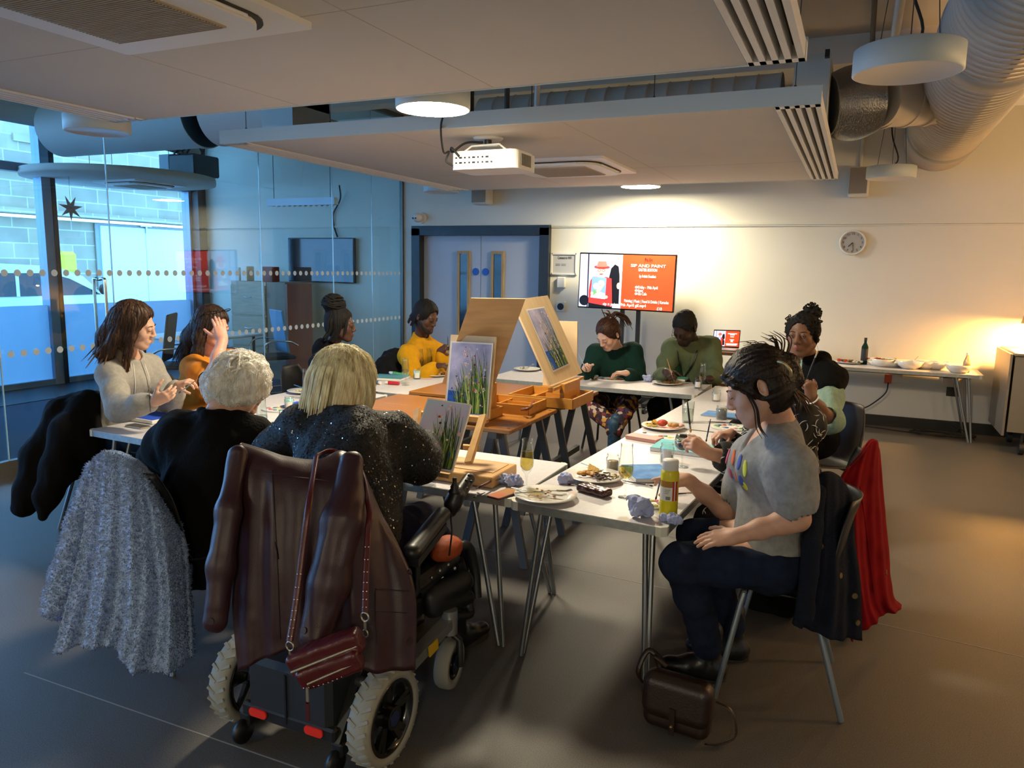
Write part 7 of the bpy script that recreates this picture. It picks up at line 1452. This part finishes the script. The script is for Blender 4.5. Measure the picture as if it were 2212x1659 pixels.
J('turquoise labelled jar by the plate of the man in yellow', 901, 818, '#a9cfc4', .8); b = J('labelled jar holding a green brush at the left of the front table', 598, 958, '#b7b3aa', .7, .036, .1); J('labelled jar with pale blue water in front of the man in olive', 1507, 838, '#8fb0d6', .3)
J('clear labelled jar on the right rear table by the corner', 1547, 866, None, .4); J('grey water jar on the blue canvas, right rear table', 1558, 905, '#77757a', .8, .038, .09, False)
tumbler('tall water glass holding nothing, behind the red wine glass', Tz(1485, 912), .04, .14, mWAT, .62); tumbler('stemless glass of gold wine on the left front table before the woman in grey', Tz(365, 893), .03, .125, mCHA, .62)
flute('half full glass of red wine on the right table', Tz(1473, 1008), .45, mWIN, .17, .042, 'wine_glass', 'glass', .075)
# plates
mPOR = pbr('porcelain', '#dedcd6', .18, spec=.6); mSTL = pbr('cutlery_steel', '#b5b5b2', .2, 1)
def food(t, p, R_, seed, cols, n=40, sz=.014, dz=.01):
    rd = random.Random(seed)
    for i, (c, ax, ay, sp, nn, s_, shp) in enumerate(cols):
        for k in range(nn):
            q = p+V((ax+rd.gauss(0, sp), ay+rd.gauss(0, sp), dz+abs(rd.gauss(0, .004))+s_*.5)); m = pbr('food_'+c, c, .5, var=(120, .3), bump=(150, .4))
            b = MB(); a = rd.uniform(0, PI)
            if shp == 's': b.tube(spline([q+V((s_*1.6*math.cos(a+j*.9), s_*1.6*math.sin(a+j*.9), .003*(j % 2))) for j in range(4)], 3), s_*.32, 6)
            elif shp == 't': b.prism([(-s_, -s_*.6), (s_, -s_*.6), (0, s_)], 0, .008, T=Matrix.Translation(q)@Matrix.Rotation(a, 4, 'Z')@Matrix.Rotation(.5, 4, 'X'))
            else: b.ell(q, (s_, s_*.8, s_*.5), Matrix.Rotation(a, 3, 'Z'), 10)
            b.build('food_piece', m, t)
FA = [('#b07a28', -.05, .0, .018, 5, .02, 'o'), ('#d8b060', -.02, .04, .012, 2, .03, 't'), ('#3a1e10', .035, -.012, .022, 26, .011, 's'), ('#e0cfa0', .09, .02, .01, 3, .014, 'o')]
def plate(lab, x, y, r=.135, items=None, seed=1, fork=None, name='plate'):
    p = Tz(x, y) if name == 'plate' else FX(x, y); t = thing(name, lab, 'plate', p, group='white plates'); MB().lathe([(0, .0), (r*.55, 0), (r*.62, .004), (r, .018), (r, .021), (r*.62, .008), (0, .0065)], p, 44).build('dish', mPOR, t)
    if items: food(t, p, r, seed, items)
    return t
def cutlery(lab, a, b, name='fork'):
    a, b = V(a), V(b); d = (b-a).normalized(); s = d.cross(V((0, 0, 1))).normalized(); m = MB(); m.tube([a, a.lerp(b, .3), a.lerp(b, .62)+V((0, 0, .002)), a.lerp(b, .72)], [.0045, .0035, .0026, .003], 8, flat=.5)
    if name == 'fork':
        m.box(a.lerp(b, .76), (.02, .02, .0025), frame(d)@Matrix.Rotation(PI/2, 4, 'X') if 0 else None)
        for k in range(4): o = s*(k-1.5)*.006; m.tube([a.lerp(b, .76)+o, a.lerp(b, .9)+o-V((0, 0, .003)), b+o+V((0, 0, .002))], .0016, 5)
    else: m.tube([a.lerp(b, .7), a.lerp(b, .85), b], [.003, .009, .003], 8, flat=.25)
    return m.build(name, mSTL, label=lab, cat=name)
plate('plate with brown noodles and pastry at the seam of the two front tables', 1285, 1034, .135, FA, 2); cutlery('fork resting on the rim of the noodle plate', Tz(1255, 1013)+V((0, 0, .03)), Tz(1300, 1030)+V((0, 0, .03)))
plate('emptied plate with orange smears at the corner of the front table', 1178, 1076, .135, [('#c98a4a', .0, 0, .045, 14, .012, 'o')][:0] or [('#c79a62', 0, .0, .04, 12, .007, 'o')], 3); cutlery('knife lying across the emptied plate', Tz(1105, 1066)+V((0, 0, .026)), Tz(1215, 1082)+V((0, 0, .022)), 'knife'); cutlery('fork lying across the emptied plate', Tz(1112, 1078)+V((0, 0, .026)), Tz(1235, 1070)+V((0, 0, .024)))
plate('plate with tomato slice and pastries on the right table', 1432, 925, .135, [('#c89a48', -.06, .02, .02, 4, .026, 't'), ('#b8a04a', -.07, -.02, .015, 8, .013, 's'), ('#b03a24', -.01, .01, .002, 1, .042, 'o'), ('#a87838', .06, .0, .02, 4, .026, 'o'), ('#d9a8a0', .1, .03, .01, 3, .018, 'o')], 4)
plate('plate of grain salad with a spoon in front of the man in olive', 1441, 830, .13, [('#6b4a22', .01, .01, .025, 34, .008, 'o'), ('#8a5a24', .02, .0, .025, 20, .008, 'o')], 5); cutlery('spoon on the grain salad plate', Tz(1402, 822)+V((0, 0, .02)), Tz(1428, 829)+V((0, 0, .03)), 'spoon')
plate('plate piled with fried pieces before the man in yellow', 940, 812, .13, [('#a87630', 0, 0, .035, 16, .02, 'o'), ('#8a5a24', .0, .01, .04, 8, .016, 's')], 6); plate('plate with scraps and cutlery on the left rear corner of the left table', 658, 848, .13, [('#8f7a48', .05, .0, .02, 8, .016, 'o'), ('#c8b878', -.03, 0, .02, 5, .012, 'o')], 7); cutlery('knife on the scraps plate at left', Tz(636, 838)+V((0, 0, .025)), Tz(668, 848)+V((0, 0, .02)), 'knife')
plate('finished plate with cutlery on the back table behind the easels', 1138, 800, .13, [('#9a8a68', -.05, 0, .015, 6, .01, 'o')], 8); cutlery('fork on the finished plate at the back', Tz(1135, 800)+V((0, 0, .02)), Tz(1152, 793)+V((0, 0, .03)))
# canvases, books, phones, cases
def slab(name, lab, cat, x, y, lx, ly, th, rz, m, top_=None, z=Z0, bev=.002, group=None, edge=.0):
    p = at(x, y, Z=z); t = thing(name, lab, cat, p, rz, group); T = Matrix.Translation(p)@Matrix.Rotation(rz, 4, 'Z'); MB(T).box((0, 0, th/2), (lx, ly, th), bev=bev).build('block', m, t)
    if top_: MB(T).box((0, 0, th+.0006), (lx-edge, ly-edge, .0012)).build('painted_face', top_, t)
    return t
GC = 'small canvases being painted'
slab('canvas', 'sky blue canvas under the hand of the woman in the grey tee', 'canvas', 1400, 1026, .2, .26, .018, .55, mCAN, mSKY, group=GC); slab('canvas', 'turquoise canvas behind the labelled jar on the right table', 'canvas', 1478, 972, .32, .24, .02, -.05, mCAN, mTEAL, group=GC); slab('canvas', 'bright blue canvas under the grey water jar', 'canvas', 1562, 897, .26, .2, .004, -.1, mCAN, mSKY, group=GC)
slab('canvas', 'green and turquoise canvas in front of the man in olive', 'canvas', 1450, 818, .3, .24, .018, 0, mCAN, pbr('paint_green_field', '#3f8f78', .45, var=(8, .3), col2='#6fbfae'), group=GC); slab('canvas', 'turquoise canvas in front of the woman in green', 'canvas', 1264, 817, .18, .22, .02, 0, mCAN, mTEAL, group=GC); slab('canvas', 'blue and green landscape canvas before the woman in the black hoodie', 'canvas', 842, 818, .3, .24, .02, .2, mCAN, pbr('paint_land', '#3c7a6a', .45, var=(7, .4), col2='#5d8fc0'), group=GC)
slab('canvas', 'cobalt blue canvas beside the turquoise jar on the left table', 'canvas', 655, 880, .24, .2, .016, .1, mCAN, mCOB, group=GC); slab('canvas', 'green and blue canvas beside the jar with a brush, front table', 'canvas', 612, 972, .22, .2, .016, .2, mCAN, pbr('paint_reef', '#3f93a0', .45, var=(10, .4), col2='#3a62b8'), group=GC); slab('canvas', 'blue canvas before the man in yellow', 'canvas', 955, 800, .2, .2, .016, 0, mCAN, mCOB, group=GC)
slab('canvas', 'blue and mint canvas in front of the woman in the grey hoodie', 'canvas', 330, 905, .28, .22, .022, -.06, mCAN, mCOB, group=GC, edge=.02)
def phone(lab, p, rz, T=None, m=None, back=None):
    t = thing('smartphone', lab, 'phone', p, rz, 'phones'); T = T or Matrix.Translation(p)@Matrix.Rotation(rz, 4, 'Z'); MB(T).prism(rrect(.074, .152, .012), 0, .008).build('case', m or mBLACK, t); MB(T).prism(rrect(.068, .146, .01), .008, .0088).build('screen', back or pbr('phone_glass', '#08090b', .06), t)
    return t
phone('black phone in a clear case on the left front table', Tz(298, 922), 1.5, m=pbr('phone_edge', '#9a948c', .3)); phone('phone in a glittering red and gold case on the front table', Tz(1088, 1069), -.25, m=pbr('phone_case_brown', '#4a2a22', .4), back=pbr('glitter', '#b0584a', .3, .3, var=(4, .3), col2='#c09a5a'))
q = at(551, 787, d=5.3); phone('pale gold phone in the hand of the woman in orange', q, 0, Matrix.Translation(q)@frame(V((-.6, .6, .6)))@Matrix.Rotation(.7, 4, 'Z'), pbr('phone_gold', '#c8b49a', .3, .4))
S_ = SDF(.004); p = Tz(1283, 1066); S_.box(p+V((0, 0, .017)), (.08, .036, .017), Matrix.Rotation(-.35, 3, 'Z'), rd=.014); S_.noise(cloth_noise(.0025, 40)); vs, F, m = S_.mesh(); link_mesh('glasses_case', vs, F, pbr('case_brown', '#3a1a12', .2, spec=.7, bump=(120, .1)), None, True, label='shiny brown leather pouch between the two plates on the right front table', cat='pouch')
t = slab('wallet', 'dusty pink leather wallet at the inner edge of the right table', 'wallet', 1392, 950, .2, .1, .022, -.22, pbr('pink_leather', '#b08078', .5)); MB().ell(Tz(1392, 943)+V((0, 0, .024)), (.014, .014, .004)).build('snap', pbr('snap_dark', '#5a3a34', .4), t)
slab('clear_box', 'clear plastic box beside the small easel on the front table', 'box', 884, 1050, .2, .14, .05, .1, pane('clear_plastic', '#e3e8ea', 1.5)); slab('pink_card', 'small pink slip of paper at the corner of the right front table', 'paper', 1490, 1060, .12, .07, .004, .6, pbr('pale_paper', '#cfc2c2', .7))
# palettes
def palette(lab, x, y, r, seed, rz=0):
    p = Tz(x, y); t = thing('paint_palette', lab, 'palette', p, rz, 'paint palettes'); MB().prism([(p.x+q[0], p.y+q[1]) for q in [(r*1.35*math.cos(a), r*math.sin(a)) for a in [2*PI*i/28 for i in range(28)]]], p.z, p.z+.008).build('tray', mPOR, t); rd = random.Random(seed)
    for k in range(14): a = 2*PI*k/14; c = ('#3b5fae', '#4f9a4a', '#d8c84a', '#b8302c', '#e8e4da', '#2e7f78', '#d98a9a')[rd.randrange(7)]; MB().ell(p+V((r*1.05*math.cos(a)*rd.uniform(.5, 1), r*.78*math.sin(a)*rd.uniform(.5, 1), .009)), (.016, .014, .004), n=10).build('paint_blob', pbr('blob_'+c, c, .35), t)
palette('white paint palette before the woman in green, left one', 1320, 820, .1, 1); palette('white paint palette right of the tissue on the back table', 1390, 818, .1, 2); palette('paint palette with blue paint beside the red wine glass', 1437, 950, .085, 3); palette('small palette with red paint behind the crumpled tissue, right front table', 1408, 1090, .06, 4); palette('messy palette on the right table before the woman in the squiggle dress', 1578, 925, .09, 5); palette('paint palette on the left table behind the white haired woman', 600, 886, .085, 6)
# crumpled blue tissue
mTIS = pbr('blue_tissue', '#a4add6', .8)
def tissue(lab, x, y, r, seed, squash=(1, 1, .8), z=0):
    p = Tz(x, y); rd = random.Random(seed); S_ = SDF(.0032)
    for k in range(9): a = V((rd.uniform(-1, 1)*squash[0], rd.uniform(-1, 1)*squash[1], rd.uniform(.1, 1.3)*squash[2]))*r*.62; S_.ell(p+a+V((0, 0, r*.2)), (r*.5, r*.36, r*.4), Euler((rd.uniform(0, 3), rd.uniform(0, 3), 0)).to_matrix(), k=.008)
    S_.noise(lambda P, M: .016*np.abs(vnoise(P*34+seed))+.007*np.abs(vnoise(P*80))-.009); S_.box((p.x, p.y, p.z-.1), (.4, .4, .1), op='-', rd=.001, k=.001); vs, F, m = S_.mesh(); return link_mesh('crumpled_tissue', vs, F, mTIS, None, False, label=lab, cat='tissue', group='crumpled blue tissues')
tissue('largest crumpled blue tissue, left of the yellow bottle', 1382, 1115, .055, 1, (.8, .7, 1.1)); tissue('crumpled blue tissue beside the noodle plate', 1221, 1043, .035, 2, (.8, .8, .9)); tissue('spread crumpled blue tissue by the small easel', 1098, 1046, .05, 3, (1.5, .7, .4)); tissue('crumpled blue tissue between the palettes at the back', 1330, 813, .06, 4, (1.2, .6, .6)); tissue('blue tissue ball left of the grain salad plate', 1399, 823, .045, 5); tissue('twisted strip of blue tissue at the foot of the yellow bottle', 1445, 1128, .04, 6, (1.9, .5, .2))
# yellow paint bottle
p = Tz(1443, 1113); t = thing('paint_bottle', 'tall yellow paint bottle with white cap at the right front corner', 'bottle', p); mYB = pbr('bottle_yellow', '#d8c80e', .35); r = .0355
MB().lathe([(0, 0), (r, 0), (r+.001, .004), (r+.001, .175), (r*.93, .188), (r*.82, .195)], p, 36).build('bottle', mYB, t); MB().lathe([(r*.85, .19), (r*.9, .193), (r*.9, .226), (r*.86, .231), (0, .231)], p, 36).build('cap', mFRM, t)
a0 = math.atan2(-p.y, -p.x)
def wrap(nm, w0, w1, z0, z1, m, o=.0016):
    b = MB(); n = 10; q = lambda k, z: p+V(((r+o)*math.cos(a0+w0+(w1-w0)*k/n), (r+o)*math.sin(a0+w0+(w1-w0)*k/n), z))
    for k in range(n): b.quad(q(k, z0), q(k+1, z0), q(k+1, z1), q(k, z1))
    return b.build(nm, m, t)
wrap('label_white', -1.3, .35, .07, .125, mFRM); wrap('label_brown', -1.3, .35, .125, .15, pbr('label_ochre', '#a8742a', .5)); wrap('label_red', .35, 1.0, .07, .15, pbr('label_red', '#b8321e', .5)); wrap('label_stripe', .55, .68, .07, .15, mFRM, .0022)
for k in range(9): wrap('barcode_bar', -.35+.055*k, -.325+.055*k+.012*(k % 2), .074, .088, mINK, .0024)
for k in range(3): wrap('text_line', -.5, .1-.1*k, .114-.007*k, .1155-.007*k, mINK, .0024)
# tubes and brushes
def tube_(lab, x, y, x2, y2, c):
    a, b = Tz(x, y)+V((0, 0, .014)), Tz(x2, y2)+V((0, 0, .014)); t = thing('paint_tube', lab, 'paint tube', a, group='acrylic paint tubes'); MB().cyl(a.lerp(b, .22), b, .016, .014).build('tube_body', pbr('tube_'+c, c, .4), t); MB().cyl(a, a.lerp(b, .22), .012, .014).build('cap', mFRM, t)
tube_('green paint tube on the left rear table', 842, 808, 880, 814, '#4f9f58'); tube_('red paint tube on the left rear table', 833, 830, 862, 832, '#b01f34'); tube_('blue paint tube beside the red one', 822, 831, 808, 828, '#2c55a8')
def brush(lab, a, b, c='#1c2a55', r=.0035, tip='#2a1a12', name='paint_brush'):
    a, b = V(a), V(b); t = thing(name, lab, 'brush', a, group='paint brushes'); MB().tube([a, a.lerp(b, .4), a.lerp(b, .75)], [r*.5, r, r*.9], 8).build('handle', pbr('handle_'+c, c, .35), t); MB().tube([a.lerp(b, .75), a.lerp(b, .88)], r, 8).build('ferrule', mSTL, t); MB().tube([a.lerp(b, .88), a.lerp(b, .94), b], [r, r*1.2, r*.15], 8).build('bristles', pbr('bristle_'+tip, tip, .8), t); return t
Tb = lambda x, y: Tz(x, y)+V((0, 0, .004))
brush('navy brush lying in front of the sky blue canvas', Tb(1345, 1040), Tb(1412, 1052)); brush('blue brush lying between the pouch and the plates', Tb(1295, 1052), Tb(1225, 1048), '#2a4f7a'); brush('thin navy brush at the edge of the front table near the joystick', Tb(1048, 1066), Tb(1022, 1076)); brush('black brush lying behind the yellow bottle', Tb(1482, 1068), Tb(1440, 1070), '#1b1b20'); brush('brush laid across the spread tissue', Tz(1070, 1052)+V((0, 0, .03)), Tz(1105, 1040)+V((0, 0, .03)), '#5a5a3a')
brush('dark brush lying on the right rear table behind the canvas', Tb(1530, 912), Tb(1580, 915), '#1b1b20'); q = Tz(598, 958); brush('green brush standing in the jar on the front table', at(604, 888, d=3.62), q+V((.005, 0, .02)), '#2f6a3a')
brush('brush held by the woman in the grey hoodie', at(428, 818, d=4.62), at(385, 850, d=4.4), '#4a4a4e'); brush('brush held by the woman in the black hoodie', at(743, 777, d=5.98), at(806, 782, d=5.85), '#2a2018'); brush('brush held by the man in yellow', at(967, 726, d=6.9), at(968, 752, d=6.9), '#1c1c22'); brush('brush held by the woman in green', at(1250, 765, d=6.6), at(1268, 803, d=6.45), '#8f98a6'); brush('wooden brush held by the man in olive', at(1441, 775, d=6.5), at(1455, 822, d=6.3), '#b98a5a')
brush('black brush with yellow tip held upright by the woman in the gilet', at(1742, 820, d=4.42), at(1767, 757, d=4.4), '#15151a', .005, '#c9a060'); brush('navy brush slanting left from the hand of the woman in the gilet', at(1735, 812, d=4.42), at(1702, 775, d=4.4), '#1c2a55', .004, '#c9a060'); brush('navy brush held by the woman in the squiggle dress', at(1535, 905, d=3.7), at(1525, 955, d=3.75), '#1c2a55'); brush('long black brush in the far hand near the wine glass', at(1485, 868, d=3.5), at(1492, 935, d=3.42), '#15100e', .005, '#c9a060'); brush('thin brush under the hand of the woman in the grey tee', at(1428, 1030, d=3.2), at(1416, 1080, d=3.06), '#1c2a55'); brush('red brush in the hand of the woman in sequins', at(908, 938, d=3.38), at(897, 920, d=3.46), '#7a1f24')
# ---------------------------------------------------------------- food table
def bowl(lab, x, y, r=.13, h=.085, items=None, seed=1, z=Z0):
    p = FX(x, y); t = thing('serving_bowl', lab, 'bowl', p, group='white serving bowls'); MB().lathe([(0, 0), (r*.5, 0), (r*.78, h*.35), (r, h), (r-.004, h), (r*.76, h*.38), (r*.48, .006), (0, .006)], p, 36).build('bowl', mPOR, t)
    if items: food(t, p+V((0, 0, h*.6)), r, seed, items)
    return t
FX = lambda x, y: V((at(x, y, Y=8.95).x, 8.84+(791-y)*.015, Z0))
plate('platter of tomato and leaf salad on the food table', 1833, 774, .15, [('#a8301c', -.03, 0, .05, 10, .022, 'o'), ('#24401c', .04, .02, .04, 10, .02, 'o'), ('#d8cdb8', .07, -.02, .03, 5, .02, 'o')], 3, name='platter')
MB().lathe([(0, 0), (.15, 0), (.19, .05), (.186, .05), (.15, .006), (0, .006)], FX(1915, 776)+V((0, .02, 0)), 36).build('serving_dish', mPOR, label='long dish of red and green pasta at the back of the food table', cat='dish')
t = thing('pasta_heap', 'heap of red and green pasta in the long dish', 'food', FX(1915, 776)+V((0, .02, .01))); food(t, FX(1915, 776)+V((0, .02, .045)), .2, 5, [('#9a4a22', -.07, 0, .04, 26, .016, 's'), ('#7d8a34', .06, 0, .04, 26, .016, 's')])
bowl('leftmost white serving bowl on the food table', 1907, 781); bowl('second white serving bowl, with a spoon standing in it', 1965, 785, .14); bowl('white serving bowl behind the one with the spoon', 2000, 780, .12); bowl('white serving bowl tilted beside the sauce bottle', 2025, 779, .12); bowl('rightmost white serving bowl near the table end', 2068, 791, .13)
cutlery('serving spoon standing in the second bowl', FX(1985, 775)+V((0, 0, .12)), FX(1965, 785)+V((0, 0, .03)), 'spoon')
p = FX(1867, 774); t = thing('dressing_bottle', 'dark labelled dressing bottle on the food table', 'bottle', p); MB().lathe([(0, 0), (.034, 0), (.034, .19), (.014, .235), (.014, .27)], p, 24).build('bottle', pbr('bottle_green', '#6f7a4a', .1, trans=.5), t); MB().lathe([(.035, .04), (.035, .17)], p, 24).build('paper_label', mDARK, t); MB().lathe([(.016, .262), (.016, .29), (0, .29)], p, 16).build('cap', mBLACK, t)
p = FX(2087, 786); t = thing('sauce_bottle', 'clear sauce bottle with white cap at the right of the food table', 'bottle', p); MB().lathe([(0, 0), (.034, 0), (.036, .05), (.03, .11), (.014, .16), (.013, .18)], p, 24).build('bottle', pbr('bottle_clear', '#d9c9a8', .08, trans=.7), t); MB().lathe([(.015, .175), (.015, .2), (0, .2)], p, 16).build('cap', mFRM, t); MB().lathe([(0, .002), (.03, .002), (.033, .06), (0, .06)], p, 20).build('sauce', pbr('sauce_amber', '#b5752a', .3), t)
p = FX(1768, 768); t = thing('mug', 'dark blue mug with a spoon on the food table', 'mug', p); MB().lathe([(0, 0), (.038, 0), (.045, .1), (.041, .1), (.035, .006), (0, .006)], p, 28).build('cup', pbr('mug_blue', '#27384f', .35), t); MB().tube(spline([p+V((.042, 0, .08)), p+V((.075, 0, .07)), p+V((.07, 0, .03)), p+V((.04, 0, .025))], 5), .006, 8).build('handle', pbr('mug_blue', '#27384f', .35), t); cutlery('teaspoon in the dark blue mug', p+V((-.03, 0, .17)), p+V((.01, 0, .015)), 'spoon')
# laptop on a small wooden stand
a, b, c = at(1538, 750, Y=8.0), at(1596, 752, Y=8.0), at(1600, 713, Y=8.08); d = c+(a-b); st = thing('wooden_stand', 'small brown wooden stand carrying the laptop', 'stand', ((a.x+b.x)/2, 7.9, 0)); zt = a.z-.012; mBRW = pbr('stand_wood', '#6b4a2c', .5, var=(6, .2))
MB().box(((a.x+b.x)/2+.08, 7.88, zt-.015), (.56, .4, .03)).build('shelf_top', mBRW, st)
for s in (-1, 1): MB().box(((a.x+b.x)/2+.08+s*.24, 7.88, zt/2-.015), (.04, .36, zt-.03)).build('side_panel', mBRW, st)
MB().box(((a.x+b.x)/2+.08, 7.9, zt*.62), (.46, .34, .03)).build('shelf', mBRW, st)
lp = thing('laptop', 'open laptop showing the red slide on the wooden stand', 'laptop', ((a.x+b.x)/2, 7.88, zt)); MB().box(((a.x+b.x)/2, 7.88, zt+.009), ((b-a).length, .22, .016), bev=.004).build('base', mSIL, lp); T = basis(b-a, d-a, (a+c)/2); lw, lh = (b-a).length, (d-a).length; MB(T).box((0, 0, -.005), (lw, lh, .008), bev=.003).build('lid', mBLACK, lp); screen(lp, T, lw-.016, lh-.03, True)
MB().ell(at(1586, 757, Y=7.76)*1+V((0, 0, 0)), (.05, .03, .02)).build('computer_mouse', mBLACK, label='black mouse beside the laptop', cat='mouse') if 0 else None
q = V((b.x+.09, 7.8, zt+.001)); MB().ell(q+V((0, 0, .014)), (.035, .055, .018)).build('computer_mouse', mBLACK, label='black mouse beside the laptop on the stand', cat='mouse')
# bags on the floor
S_ = SDF(.007); q = at(1660, 1335, Z=0); S_.box(q+V((0, .1, .15)), (.14, .1, .15), rd=.06, k=.02); S_.noise(cloth_noise(.008, 14)); vs, F, m = S_.mesh(); link_mesh('rucksack', vs, F, mBLKT, None, True, label='black bag on the floor under the chair of the woman in the squiggle dress', cat='bag')
